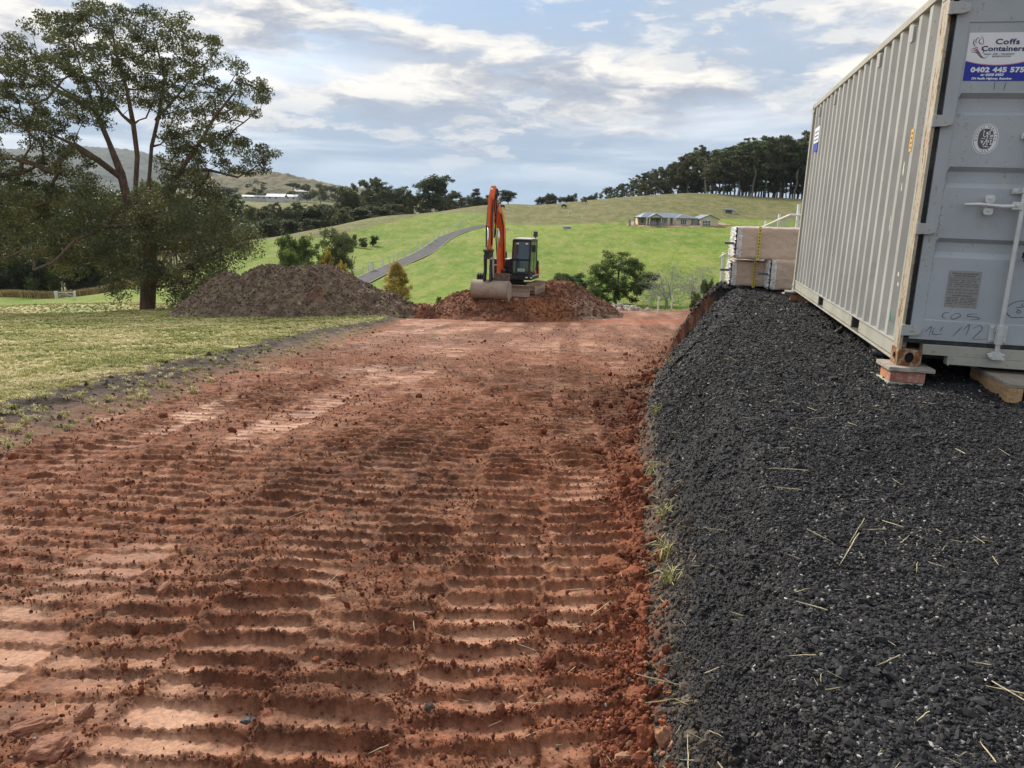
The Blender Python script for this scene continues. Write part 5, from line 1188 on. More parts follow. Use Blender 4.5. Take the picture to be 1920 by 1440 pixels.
DARKL = leafmat('dark_leaves', (.030, .044, .026), (.064, .088, .042), (.125, .145, .062)); GOLD = leafmat('golden_leaves', (.12, .10, .024), (.30, .22, .04), (.50, .36, .05)); OLIVE = leafmat('olive_gold_leaves', (.24, .18, .05), (.42, .30, .09), (.56, .42, .14)); GREYL = leafmat('grey_green_leaves', (.060, .072, .042), (.12, .135, .075), (.20, .21, .12)); LIME = leafmat('fresh_leaves', (.08, .13, .028), (.16, .24, .05), (.26, .33, .09))
def bark(name, a, b):
    def build(t, bs):
        p = t.obj(); n = t.noise(t.vmath('MULTIPLY', p, (3, 3, .6)), 3.0, 6, .65); t.l.new(t.mix(t.ramp(n, .3, .7), a, b), bs.inputs['Base Color']); bump(t, bs, n, .5, .05)
    return mat(name, build, rough=.9)
BARK = bark('gum_bark', (.075, .052, .040), (.185, .125, .092)); PALEB = bark('pale_bark', (.30, .27, .23), (.52, .48, .42)); GREYB = bark('grey_bark', (.11, .095, .08), (.23, .205, .18))

def skeleton(trunks, clumps, q, up=.35, wig=.10):
    """nodes, parents and pipe-model radii joining every clump to the stems"""
    N = []; par = []
    for tr in trunks:
        p0 = -1
        if N:
            dd = np.linalg.norm(np.array(N) - tr[0], axis=1); p0 = int(np.argmin(dd))
        for i, p in enumerate(tr):
            if i == 0 and p0 >= 0 and np.linalg.norm(np.array(N[p0]) - p) < .05: prev = p0; continue
            N.append(np.array(p, float)); par.append(p0 if i == 0 else prev); prev = len(N) - 1
    base = np.array(N); order = np.argsort([np.min(np.linalg.norm(base - c, axis=1)) for c in clumps]); tips = []
    for k in order:
        c = clumps[k]; A = np.array(N); d = A - c; dist = np.linalg.norm(d, axis=1); cost = dist + up * np.maximum(0, d[:, 2]) * 2.5 + .15 * dist * (np.arange(len(N)) == 0)
        j = int(np.argmin(cost)); a = N[j]; L = dist[j]; nseg = 2 if L < 1.5 else 3 if L < 4 else 4; prev = j
        sag = np.array([0, 0, .12 * L])
        for i in range(1, nseg + 1):
            u = i / nseg; p = a + (c - a) * u - sag * math.sin(math.pi * u) * .6 + (q.normal(0, wig * L / nseg, 3) if i < nseg else 0)
            N.append(p); par.append(prev); prev = len(N) - 1
        tips.append(prev)
    rad = np.zeros(len(N))
    return N, par, tips
def pipe_radii(N, par, tips, tip, trunk_r, ex=2.2):
    n = len(N); acc = np.zeros(n)
    for t in tips: acc[t] += tip ** ex
    ch = np.zeros(n, int)
    for i in range(n - 1, 0, -1):
        if acc[i] == 0: acc[i] = tip ** ex
        if par[i] >= 0: acc[par[i]] += acc[i]
    r = acc ** (1 / ex); k = trunk_r / r[0]
    return np.where(r > r[0] * .25, r * k, np.maximum(r * (1 + (k - 1) * (r / (r[0] * .25))), tip))
def branch_mesh(N, par, rad, seg=6, small=.0):
    V = []; Fc = []
    for i, p in enumerate(par):
        if p < 0: continue
        a, b = np.array(N[p]), np.array(N[i]); d = b - a; L = np.linalg.norm(d)
        if L < 1e-5: continue
        d /= L; u = np.cross(d, (0.31, .55, .77)); u /= np.linalg.norm(u); w = np.cross(d, u); r1 = rad[i]; r0 = min(rad[p], r1 * 1.6); sg = seg if r1 > small else 4; k = len(V)
        for c, r in ((a - d * r0 * .3, r0), (b, r1)):
            for j in range(sg):
                t = 2 * math.pi * j / sg; V.append(c + (u * math.cos(t) + w * math.sin(t)) * r)
        for j in range(sg): Fc.append((k + j, k + (j + 1) % sg, k + sg + (j + 1) % sg, k + sg + j))
    return np.array(V), np.array(Fc)
def leaves(clumps, radii, per, size, q, flat=.62, droop=.3, shell=.55):
    """leaf-sized rhombs through the volume of each clump, denser towards its top"""
    n = len(clumps); C = np.repeat(clumps, per, 0); Rr = np.repeat(radii, per)
    d = q.normal(size=(n * per, 3)); d /= np.linalg.norm(d, axis=1, keepdims=True); rr = q.uniform(0, 1, n * per) ** shell
    P = C + d * (rr * Rr)[:, None] * np.array([1, 1, flat]); P[:, 2] += .12 * Rr
    ax = q.normal(size=(n * per, 3)); ax[:, 2] -= droop; ax /= np.linalg.norm(ax, axis=1, keepdims=True)
    sd = np.cross(ax, q.normal(size=(n * per, 3))); sd /= np.linalg.norm(sd, axis=1, keepdims=True)
    s = size * q.uniform(.6, 1.4, n * per); L = ax * s[:, None]; S = sd * (s * .42)[:, None]
    V = np.stack([P - L, P + S, P + L, P - S], 1).reshape(-1, 3); Fq = np.arange(len(V)).reshape(-1, 4)
    ct = np.repeat(q.normal(.42, .17, n), per); t = np.clip(ct + q.normal(0, .16, n * per), 0, 1)
    return V, Fq, np.repeat(t, 4)
def mk_tree(trunkV, trunkF, leafV, leafF, tone, bm_, lm, name):
    """returns (trunk mesh, crown mesh)"""
    o1 = np_mesh(name + '_t', trunkV, trunkF, bm_); o2 = np_mesh(name + '_c', leafV, leafF, lm, {'tone': ('FLOAT', tone)}, smooth=False)
    m = (o1.data, o2.data); bpy.data.objects.remove(o1); bpy.data.objects.remove(o2); return m
def proto(name, H, crown, nclump, rc, per, leaf, trunk_r, seed, bm_, lm, lean=.04, flat=.7, forks=3, stems=1, sprd=.5):
    """crown(q) -> point of the crown volume, unit: metres"""
    q = np.random.default_rng(seed); cl = []
    tries = 0
    while len(cl) < nclump and tries < nclump * 60:
        tries += 1; p = crown(q)
        if all(np.linalg.norm((p - c) / np.array([1, 1, flat])) > rc * .75 for c in cl[-60:]): cl.append(p)
    cl = np.array(cl); trunks = []
    for s in range(stems):
        bx = q.normal(0, .25, 2) * (stems > 1); top = np.array([q.normal(0, lean * H), q.normal(0, lean * H), H * .78]) + np.array([*(q.normal(0, sprd * H * .25, 2) * (stems > 1)), 0])
        pts = [np.array([bx[0], bx[1], -.8])]
        for i in range(1, 7): u = i / 6; pts.append(np.array([bx[0], bx[1], 0]) * (1 - u) + top * u + np.array([*q.normal(0, .012 * H, 2), 0]))
        trunks.append(pts)
    N, par, tips = skeleton(trunks, list(cl), q); rad = pipe_radii(N, par, tips, trunk_r * (.07 if not name.startswith('bare') else .075), trunk_r)
    tv, tf = branch_mesh(N, par, rad, 7, trunk_r * .2)
    lv, lf, tn = leaves(cl, rc * q.uniform(.75, 1.25, len(cl)), per, leaf, q, flat)
    return dict(m=mk_tree(tv, tf, lv, lf, tn, bm_, lm, name), H=float(np.percentile(lv[:, 2], 99.6)), W=float(np.percentile(np.hypot(lv[:, 0], lv[:, 1]), 95)))
def ell(cx, cy, cz, rx, ry, rz, p=.5):
    def f(q):
        d = q.normal(size=3); d /= np.linalg.norm(d); return np.array([cx, cy, cz]) + d * q.uniform(.15, 1) ** p * np.array([rx, ry, rz])
    return f
def multi(*fs):
    return lambda q: fs[q.integers(0, len(fs))](q)
PR = {}
def make_protos():
    for i in range(4):
        q = np.random.default_rng(600 + i); lob = [ell(*q.normal(0, 2.3, 2), zz, q.uniform(2.0, 3.4), q.uniform(2.0, 3.4), q.uniform(1.3, 2.3)) for zz in np.linspace(8.5, 21.5, 10)]
        PR['gum%d' % i] = proto('gum%d' % i, 24, multi(*lob), 66, 1.35, 70, .40, .36, 610 + i, GREYB, GUM if i < 3 else DARKL, flat=.55)
    for i in range(3):
        q = np.random.default_rng(640 + i); lob = [ell(*q.normal(0, 2.2, 2), q.uniform(4, 15), q.uniform(2.4, 3.6), q.uniform(2.4, 3.6), q.uniform(2.0, 3.2)) for _ in range(9)]
        PR['dense%d' % i] = proto('dense%d' % i, 18, multi(*lob), 105, 1.5, 62, .40, .32, 650 + i, GREYB, (GUM, DARKL, GREYL)[i], flat=.7)
    for i, lm in enumerate((BUSHY, GREYL, GOLD, DARKL, LIME)):
        q = np.random.default_rng(660 + i); lob = [ell(*q.normal(0, 1.5, 2), q.uniform(1.2, 5.2), q.uniform(1.2, 1.9), q.uniform(1.2, 1.9), q.uniform(1.0, 1.7)) for _ in range(8)]
        PR['bush%d' % i] = proto('bush%d' % i, 7, multi(*lob), 120, .70, 80, .16, .16, 670 + i, GREYB, lm, stems=3, flat=.75)
    lob = [ell(x, y, z, rx, rx, rz) for x, y, z, rx, rz in ((0, 0, 6.6, 2.2, 1.3), (-1.6, .5, 5.0, 1.9, 1.3), (1.5, -.4, 5.3, 1.9, 1.3), (-2.6, 0, 2.9, 1.8, 1.3), (.4, -.6, 3.2, 2.6, 1.5), (3.0, .3, 2.8, 1.8, 1.2), (4.0, 0, 4.2, 1.1, .6), (-1.0, 0, 1.4, 2.6, 1.0), (2.0, 0, 1.3, 2.4, 1.0))]
    PR['round'] = proto('round', 8.0, multi(*lob), 170, .60, 125, .13, .22, 690, GREYB, BUSHY, flat=.75)
    PR['poplar'] = proto('poplar', 6.3, lambda q: (lambda z, a, r: np.array([r * math.cos(a), r * math.sin(a), z]))(*(lambda z: (z, q.uniform(0, 6.28), q.uniform(.1, 1) ** .6 * 1.35 * (math.sin(min(1, (z - .7) / 5.3) ** .62 * math.pi) ** .7 + .06)))(q.uniform(.9, 6.1))), 120, .36, 120, .085, .09, 691, GREYB, OLIVE, flat=1.3)
    for i in range(2):
        q = np.random.default_rng(700 + i); lob = [ell(*q.normal(0, 1.6, 2), q.uniform(1.5, 4.6), 1.6, 1.6, 1.4) for _ in range(7)]
        PR['bare%d' % i] = proto('bare%d' % i, 6, multi(*lob), 950, .26, 2, .05, .12, 710 + i, bark('bare_twigs', (.27, .26, .245), (.42, .405, .39)), GREYL, stems=5, flat=.9)
    PR['pine'] = proto('pine', 11, lambda q: (lambda z, a: np.array([math.cos(a) * (11.5 - z) * .30 * q.uniform(.2, 1), math.sin(a) * (11.5 - z) * .30 * q.uniform(.2, 1), z]))(q.uniform(1.5, 10.8), q.uniform(0, 6.28)), 60, .8, 50, .25, .2, 720, GREYB, DARKL, flat=.5)
    PR['umbrella'] = proto('umbrella', 14, ell(0, 0, 12, 6, 6, 1.3), 40, 1.3, 50, .4, .35, 721, GREYB, DARKL, flat=.4)
make_protos()
_used = {}
def plant(kind, px, top, Y, label, width=None, group=None, base=None, name=None, cat='tree', turn=None):
    """stand a tree on the land at depth Y in the direction of px; its top reaches photo row `top`"""
    P = PR[kind]; a = at(px, top, Y); gz = fn(a[0], Y) if base is None else base
    if a[2] - gz < .4: a[2] = gz + 1.0
    sc = (a[2] - gz) / P['H']; w = sc if width is None else (width * Y / F / 2) / P['W']
    root = empty(name or 'tree', loc=(a[0], Y, gz), rz=random.uniform(0, 6.28) if turn is None else turn); root.scale = (w, w, sc)
    for me, nm in zip(P['m'], ('trunk', 'crown')):
        o = bpy.data.objects.new(nm, me); COL.objects.link(o); o.parent = root
    return tag(root, label, cat, group)

def plant_all():
    q = random.Random(31)
    # gum plantation on the right-hand crest
    g = 'gum trees of the wood on the right-hand hilltop'
    def top(x): return np.interp(x, [1120, 1160, 1200, 1240, 1270, 1300, 1325, 1345, 1380, 1420, 1460, 1500, 1600], [362, 345, 330, 312, 296, 283, 274, 282, 268, 258, 254, 252, 248])
    n = 46
    for i in range(n):
        x = 1330 + (i + q.random()) * (1590 - 1330) / n; Y = 322 + (i * 7 % 5) * 9 + q.uniform(-3, 3); t = float(top(x)) + q.uniform(-4, 16) + (4 if i % 3 else 0)
        plant('gum%d' % (3 if q.random() < .55 else q.randrange(3)), x, t, Y, 'tall dark gum tree in the dense wood on the right-hand hilltop', q.uniform(46, 66), g, name='gum_tree')
    for i in range(30):
        x = 1125 + (i + q.random()) * (1335 - 1125) / 30; Y = 345 + (i * 3 % 4) * 9; t = float(top(x)) + q.uniform(-3, 12)
        h = float(at(x, t, Y)[2]) - fn(float(at(x, t, Y)[0]), Y)
        plant('gum%d' % q.randrange(3), x, t, Y, 'slender gum tree in the thinner row left of the hilltop wood', max(18, h * F / Y * q.uniform(.45, .62)), 'thinner row of gum trees along the crest', name='gum_tree')
    for i in range(22):
        x = 1215 + i * 15; plant('dense%d' % q.choice((0, 1)), x, 326 + q.uniform(-10, 10) + max(0, (1330 - x) * .16), 320 + q.uniform(0, 14) + (22 if x < 1330 else 0), 'low dark understorey tree at the foot of the hilltop wood', q.uniform(30, 44), 'understorey trees of the hilltop wood', name='understorey_tree')
    for i, x in enumerate((1012, 1026, 1038, 1052, 1066, 1080, 1094, 1106, 1118)):
        plant('dense%d' % (1 if i < 3 else i % 3), x, 369 - (i % 3) * 3, 372 + i, 'small round tree on the skyline left of the gum row', 20, 'small skyline trees', name='skyline_tree')
    # tree belt behind the left meadow
    g = 'trees of the belt behind the left meadow'
    for x, t, Y, k, w in ((672, 338, 305, 'gum0', 40), (690, 333, 318, 'gum1', 46), (708, 336, 312, 'gum2', 44), (728, 349, 300, 'dense0', 44), (748, 350, 310, 'gum1', 40), (768, 357, 305, 'dense2', 36), (830, 352, 318, 'gum2', 36), (848, 358, 322, 'dense0', 36), (866, 364, 325, 'gum0', 30), (880, 370, 330, 'dense0', 28), (915, 366, 345, 'dense2', 26), (935, 362, 345, 'gum0', 30), (658, 352, 300, 'dense1', 40), (640, 362, 296, 'dense0', 40), (786, 362, 312, 'dense0', 34), (905, 372, 345, 'dense1', 24)):
        plant(k, x, t, Y, 'mid green tree in the belt behind the left meadow', w, g, name='belt_tree')
    plant('dense1', 806, 329, 308, 'darkest broad tree standing out of the belt behind the left meadow', 60, g, name='belt_tree')
    plant('pine', 893, 354, 335, 'pale layered conifer on the skyline left of the excavator boom', 30, name='conifer'); plant('dense1', 955, 357, 328, 'dark round tree on the skyline just right of the excavator boom', 34, name='round_tree')
    g = 'trees along the valley behind the left brow'
    for i, (x, t, Y, k, w) in enumerate(((350, 372, 215, 'gum0', 60), (385, 366, 222, 'gum1', 60), (418, 372, 228, 'dense0', 60), (445, 384, 225, 'gum2', 52), (470, 388, 232, 'dense2', 52), (492, 392, 238, 'gum1', 44), (512, 380, 246, 'gum0', 48), (536, 388, 240, 'dense0', 48), (556, 380, 252, 'gum2', 46), (578, 388, 246, 'dense1', 48), (602, 384, 252, 'dense0', 48), (648, 388, 258, 'dense2', 44), (672, 390, 264, 'dense1', 42), (694, 386, 270, 'dense0', 42), (716, 388, 274, 'dense1', 40), (622, 380, 268, 'gum0', 46), (738, 382, 280, 'dense0', 40), (320, 385, 205, 'dense0', 60), (500, 410, 226, 'dense1', 46), (545, 412, 234, 'dense1', 46), (585, 410, 240, 'dense0', 44), (460, 410, 215, 'dense1', 50), (425, 415, 205, 'dense0', 56))):
        plant(k, x, t, Y, 'tree in the dark row behind the left meadow brow', w, g, name='valley_tree')
    for i in range(24):
        x = 335 + i * 18.5 + q.uniform(-5, 5); plant(q.choice(('dense0', 'dense1', 'dense0', 'gum3', 'dense2')), x, float(np.interp(x, [330, 480, 620, 700, 780], [376, 392, 384, 372, 366])) + q.uniform(-8, 10), float(np.interp(x, [330, 780], [262, 318])) + q.uniform(-6, 14), 'dark tree crowded in the back row behind the left brow', q.uniform(54, 70), 'crowded back row behind the left brow', name='valley_tree')
    for i in range(9):
        x = 800 + i * 15 + q.uniform(-4, 4); plant(q.choice(('dense0', 'dense1', 'gum3')), x, 374 + q.uniform(-5, 5), 348 + q.uniform(0, 8), 'small dark tree of the far row behind the excavator boom', q.uniform(26, 36), 'far row behind the excavator boom', name='belt_tree')
    plant('dense2', 640, 392, 250, 'brownish thin-leaved tree in the row behind the left brow', 46, name='valley_tree')
    # bush behind the big gum and the gate
    g = 'bushland trees behind the gate'
    for i in range(20):
        x = -60 + i * 26 + q.uniform(-8, 8); t = 375 + q.uniform(-40, 25) + (25 if i > 14 else 0); Y = 152 + (i % 4) * 12
        plant(q.choice(('dense0', 'dense1', 'gum3', 'dense2', 'dense0')), x, t, Y, 'dense bushland tree behind the gate and dry grass at left', q.uniform(70, 105), g, name='bushland_tree')
    for i in range(14):
        x = -40 + i * 26 + q.uniform(-8, 8); plant(q.choice(('dense1', 'dense0', 'bush3', 'bush0')), x, 485 + q.uniform(-20, 25), 146 + q.uniform(0, 8), 'low dark thicket tree behind the dry grass at left', q.uniform(55, 80), 'thicket trees behind the dry grass', name='thicket_tree')
    # shrubs of the valley
    S = lambda k, x, t, Y, lab, w, nm='shrub': plant(k, x, t, Y, lab, w, name=nm, cat='shrub')
    S('bush0', 565, 442, 112, 'green rounded bush left of the golden one behind the topsoil heap', 94); S('bush1', 618, 430, 124, 'largest grey-green bush behind the topsoil heap', 118); S('bush0', 545, 468, 104, 'olive bush low at the left of the group behind the heap', 84); S('bush2', 618, 470, 100, 'golden yellow bush behind the topsoil heap', 66); S('bush2', 642, 494, 98, 'small yellow-green bush at the right end of the group behind the heap', 40)
    S('bush1', 664, 440, 182, 'grey shrub on the left meadow, leftmost of three', 26); S('bush1', 684, 446, 180, 'low shrub on the left meadow, middle of three', 30); S('bush3', 699, 442, 184, 'dark shrub on the left meadow, rightmost of three', 20)
    plant('poplar', 743, 492, 92, 'small yellow-brown poplar alone on the green slope', 54, name='poplar_tree'); S('bush0', 745, 552, 90, 'dark bush at the foot of the yellow-brown poplar', 24); S('bush0', 822, 556, 88, 'tiny sapling on the grass left of the excavator', 12)
    plant('round', 1160, 474, 106, 'broad round green tree on the slope right of the excavator', 130, name='round_tree', turn=0.0)
    S('bush3', 1076, 512, 104, 'dark bush between the red mound and the round tree', 66); S('bush4', 1082, 544, 98, 'light green young bush right of the red mound', 22); S('bush0', 1110, 538, 99, 'mid green bush at the left foot of the round tree', 44)
    S('bare0', 1258, 494, 102, 'grey leafless thicket right of the round tree, left part', 120, 'bare_shrub'); S('bare1', 1312, 496, 104, 'grey leafless thicket in front of the house slope, right part', 110, 'bare_shrub'); S('bare1', 1225, 530, 98, 'small leafless shrub at the right foot of the round tree', 50, 'bare_shrub')
    plant('bush3', 1330, 524, 60, 'small dark rounded bush at the gravel end beside the fence', 26, name='shrub', cat='shrub', base=fn(15.0, 60)); S('bush1', 1300, 546, 62, 'low grey-green shrub left of the small dark bush', 30)
    # far farm trees
    g = 'far trees round the distant farm'
    for x, t, k, w in ((482, 338, 'gum0', 36), (440, 352, 'dense0', 34), (575, 346, 'dense0', 38), (600, 344, 'dense2', 46), (622, 348, 'dense0', 40), (545, 358, 'dense1', 20), (462, 366, 'dense0', 26), (640, 362, 'dense2', 40), (660, 358, 'gum1', 34), (425, 350, 'dense1', 40), (395, 352, 'gum2', 40), (498, 362, 'dense0', 24), (530, 364, 'dense2', 20), (470, 360, 'dense1', 26), (510, 372, 'dense2', 22)):
        plant(k, x, t, 640 + q.uniform(0, 60), 'far tree beside the distant white farm buildings', w, g, name='far_tree')
    plant('umbrella', 548, 343, 660, 'flat-topped tree above the distant white farmhouse', 27, name='umbrella_tree')
plant_all()
ORD = 'first second third fourth fifth sixth seventh eighth ninth tenth eleventh twelfth thirteenth fourteenth fifteenth sixteenth seventeenth eighteenth nineteenth twentieth twenty-first twenty-second twenty-third twenty-fourth'.split()
for grp, txt in (('trees of the belt behind the left meadow', '%s tree from the left in the belt behind the left meadow'), ('trees along the valley behind the left brow', '%s tree from the left in the dark row behind the left brow'),
                 ('understorey trees of the hilltop wood', '%s low understorey tree from the left at the foot of the hilltop wood'), ('small skyline trees', '%s small skyline tree from the left beside the gum row'), ('far trees round the distant farm', '%s far tree from the left beside the distant white farm'), ('far row behind the excavator boom', '%s small tree from the left in the far row behind the excavator boom')):
    L = sorted((o for o in bpy.data.objects if o.get('group') == grp and 'darkest' not in o['label']), key=lambda o: o.location.x / o.location.y)
    for o, w in zip(L, ORD): o['label'] = txt % w

def big_gum():
    q = np.random.default_rng(77); Y0 = 40.0
    def Z(x, y, dy=0.0): return at(x / 2.4, y / 2.4, Y0 + dy)
    b = Z(660, 1395); gz = float(ground(np.array([b[0]]), np.array([b[1]]))[0][0])
    base = np.array([b[0], b[1], gz - .3])
    stems = [[base, Z(668, 1290), Z(675, 1180, .1), Z(668, 1050), Z(660, 980)],
             [Z(660, 980), Z(580, 930, .3), Z(545, 780, .5), Z(490, 640, .8), Z(430, 500, 1.2), Z(370, 330, 1.4), Z(330, 190, 1.2)],
             [Z(660, 980), Z(608, 880, -.4), Z(618, 700, -.6), Z(600, 560, -.8), Z(570, 400, -1.2), Z(520, 230, -1.5), Z(500, 100, -1.4)],
             [Z(660, 980), Z(672, 800, .4), Z(682, 660, .8), Z(715, 520, 1.2), Z(740, 350, 1.4), Z(700, 180, 1.6), Z(680, 60, 1.6)],
             [Z(668, 1050), Z(750, 870, -.5), Z(810, 770, -1.2), Z(900, 640, -1.8), Z(970, 520, -2.0), Z(1060, 410, -2.0)],
             [Z(810, 770, -1.2), Z(940, 765, -.8), Z(1070, 798, -.4), Z(1170, 740, 0)],
             [Z(545, 800, .5), Z(440, 720, -.6), Z(330, 650, -1.0), Z(200, 590, -1.4), Z(60, 560, -1.6)],
             [Z(330, 650, -1.0), Z(230, 770, -1.6), Z(100, 720, -2), Z(-30, 700, -2.2)],
             [Z(640, 1020, 0), Z(480, 1020, -2.0), Z(340, 1080, -3.0), Z(240, 1180, -3.4), Z(150, 1215, -3.6)],
             [Z(675, 1180, .1), Z(760, 1240, -1.0), Z(850, 1190, -1.8), Z(1000, 1120, -2.2), Z(1120, 1070, -2.2)],
             [Z(700, 540, 1.2), Z(800, 430, 2.4), Z(880, 330, 3.0), Z(960, 250, 3.2)],
             [Z(430, 500, 1.2), Z(250, 400, 2.6), Z(120, 330, 3.0), Z(20, 280, 3.0)]]
    from math import hypot
    def inside(p, poly):
        c = False; j = len(poly) - 1
        for i in range(len(poly)):
            if (poly[i][1] > p[1]) != (poly[j][1] > p[1]) and p[0] < (poly[j][0] - poly[i][0]) * (p[1] - poly[i][1]) / (poly[j][1] - poly[i][1]) + poly[i][0]: c = not c
            j = i
        return c
    upper = [(-160, 300), (10, 245), (95, 120), (230, 30), (330, 60), (430, 5), (600, 15), (690, 20), (740, 90), (860, 75), (850, 160), (990, 185), (960, 260), (1060, 280), (1140, 330), (1225, 430), (1190, 500), (1090, 540), (960, 560), (930, 620), (860, 640), (800, 560), (700, 500), (600, 480), (520, 520), (420, 600), (330, 560), (200, 620), (60, 560), (-160, 680)]
    right = [(960, 610), (1050, 590), (1130, 620), (1180, 660), (1270, 700), (1255, 750), (1160, 790), (1000, 770), (930, 740), (700, 720), (740, 640), (850, 600), (930, 680)]
    left = [(-160, 690), (100, 640), (240, 640), (420, 720), (430, 830), (300, 800), (100, 780), (-160, 800)]
    lower = [(-160, 850), (60, 800), (280, 880), (450, 830), (560, 960), (620, 860), (780, 850), (870, 880), (1010, 890), (1020, 950), (1080, 960), (1060, 1040), (1160, 1090), (1180, 1150), (1090, 1190), (1010, 1180), (1000, 1260), (900, 1380), (790, 1385), (740, 1250), (640, 1330), (520, 1340), (420, 1200), (330, 1260), (200, 1160), (-160, 1180)]
    cl = []; rd = []; img = []
    def fill(poly, n, dmin, depth, r0, r1):
        xs = [p[0] for p in poly]; ys = [p[1] for p in poly]; k = 0; t = 0
        while k < n and t < n * 80:
            t += 1; p = (q.uniform(min(xs), max(xs)), q.uniform(min(ys), max(ys)))
            if not inside(p, poly): continue
            dy = q.uniform(-depth, depth)
            if any(hypot(p[0] - a, (p[1] - b_) * 1.3) < dmin and abs(dy - d_) < depth * .5 for a, b_, d_ in img): continue
            img.append((p[0], p[1], dy)); cl.append(Z(p[0], p[1], dy)); rd.append(q.uniform(r0, r1)); k += 1
    fill(upper, 290, 42, 4.0, .34, .62); fill(right, 34, 40, 2.5, .36, .58); fill(left, 20, 44, 2.8, .38, .62)
    fill([(-160, 600), (300, 560), (430, 700), (440, 900), (300, 860), (-160, 860)], 40, 40, 3.0, .38, .66); fill([(720, 560), (960, 600), (900, 760), (1000, 890), (740, 870)], 32, 40, 2.6, .36, .62)
    nu = len(cl); fill(lower, 260, 38, 3.4, .46, .82)
    cl = np.array(cl); rd = np.array(rd)
    N, par, tips = skeleton(stems, list(cl), q, .3, .10); rad = pipe_radii(N, par, tips, .014, .38, 1.85)
    # root flare
    tv, tf = branch_mesh(N, par, rad, 8, .05)
    lv, lf, tn = leaves(cl[:nu], rd[:nu], 215, .066, q, .62, .35, .40)
    lv2, lf2, tn2 = leaves(cl[nu:], rd[nu:] * 1.1, 255, .072, q, .72, .35, .45)
    lf = np.concatenate([lf, lf2 + len(lv)]); lv = np.concatenate([lv, lv2]); tn = np.concatenate([tn, np.clip(tn2 + .10, 0, 1)])
    root = empty('gum_tree', loc=(b[0], b[1], gz)); off = np.array([b[0], b[1], gz])
    m = mk_tree(tv - off, tf, lv - off, lf, tn, BARK, GUM, 'big_gum')
    for me, nm in zip(m, ('trunk', 'crown')):
        o = bpy.data.objects.new(nm, me); COL.objects.link(o); o.parent = root
    tag(root, 'huge spreading gum tree with several stems beside the topsoil heap', 'tree')
big_gum()
# ------------------------------------------------------------------ far hills
def hill(name, pts, Y, depth, seed, c0, c1, canopy=9.0, slope=.30):
    """wooded ridge through skyline points (photo px, py) at depth Y"""
    P = np.array([at(a, b, Y) for a, b in pts]); xs = np.linspace(P[0, 0], P[-1, 0], 260); ridge = np.interp(xs, P[:, 0], P[:, 2]); ridge = ridge + 6 * fbm(xs / 160, xs * 0, 3, seed)
    t = np.linspace(-1, .5, 90); X, T = np.meshgrid(xs, t); yy = Y + T * depth; zz = ridge[None] - np.abs(T) * depth * slope * (.8 + .3 * fbm(X / 300, yy / 300, 3, seed + 1)) + canopy * fbm(X / 28, yy / 28, 3, seed + 2)
    zz = np.maximum(zz, -40)
    idx = np.arange(X.size).reshape(X.shape); Fq = np.stack([idx[:-1, :-1], idx[:-1, 1:], idx[1:, 1:], idx[1:, :-1]], -1).reshape(-1, 4)
    def build(t_, b):
        p = t_.pos(); n = t_.noise(p, .030, 5, .7); n2 = t_.noise(p, .0035, 3, .6); c = t_.mix(t_.ramp(n, .35, .65), c0, c1); c = t_.mix(t_.ramp(n2, .5, .7, 0, .6), c, (.045, .06, .04)); t_.l.new(c, b.inputs['Base Color']); bump(t_, b, n, 1.0, 12)
    ob = np_mesh(name, np.stack([X.ravel(), yy.ravel(), zz.ravel()], 1), Fq, mat(name + '_wood', build, rough=.95, spec=.1)); tag(ob, kind='structure')
hill('wooded_hill', [(300, 372), (380, 338), (440, 322), (490, 318), (540, 326), (600, 340), (680, 354), (760, 372), (840, 388)], 2300, 900, 800, (.10, .095, .05), (.22, .18, .095))
hill('far_mountain', [(-400, 270), (-120, 284), (60, 278), (160, 273), (240, 280), (320, 296), (400, 322), (470, 350), (560, 385)], 4600, 1800, 830, (.06, .078, .068), (.115, .13, .095), 14)  # haze put into the wood colour, darker and bluer

# ------------------------------------------------------------------ road, track and fences on the meadow
def strip(name, pts, width, lift, material, kind='structure', n=120, off=0.0, parent=None):
    P = np.array(pts)[:, :2]; s = np.concatenate([[0], np.cumsum(np.linalg.norm(np.diff(P, axis=0), axis=1))]); u = np.linspace(0, s[-1], n)
    # smooth centre line
    from numpy.polynomial import polynomial as pl
    cx = np.polyfit(s, P[:, 0], min(5, len(P) - 1)); cy = np.polyfit(s, P[:, 1], min(5, len(P) - 1)); x = np.polyval(cx, u); y = np.polyval(cy, u)
    dx, dy = np.gradient(x), np.gradient(y); L = np.hypot(dx, dy); nx, ny = -dy / L, dx / L; V = []
    ks = (-.5, -.25, 0, .25, .5)
    for k in ks: V.append(np.stack([x + nx * (off + width * k), y + ny * (off + width * k)], 1))
    V = np.stack(V, 1); z = far_nat(V[..., 0], V[..., 1]) + lift; m = len(ks); idx = np.arange(n * m).reshape(n, m)
    Fq = np.stack([idx[:-1, :-1], idx[1:, :-1], idx[1:, 1:], idx[:-1, 1:]], -1).reshape(-1, 4)
    ob = np_mesh(name, np.concatenate([V, z[..., None]], -1).reshape(-1, 3), Fq, material)
    if kind: tag(ob, kind=kind)
    return ob
road_pts = [hit(*p) for p in ((640, 545), (668, 531), (700, 517), (730, 504), (760, 491), (795, 472), (830, 451), (862, 436), (890, 427), (915, 423))]
asph = worn('road_asphalt', (.05, .05, .058), .85, 0, .2, (.12, .11, .1), .3, .5); edge = worn('pale_road_edge', (.32, .30, .25), .9, 0, .2)
strip('road_verge', road_pts, 4.1, .13, edge); strip('road', road_pts, 3.6, .17, asph)
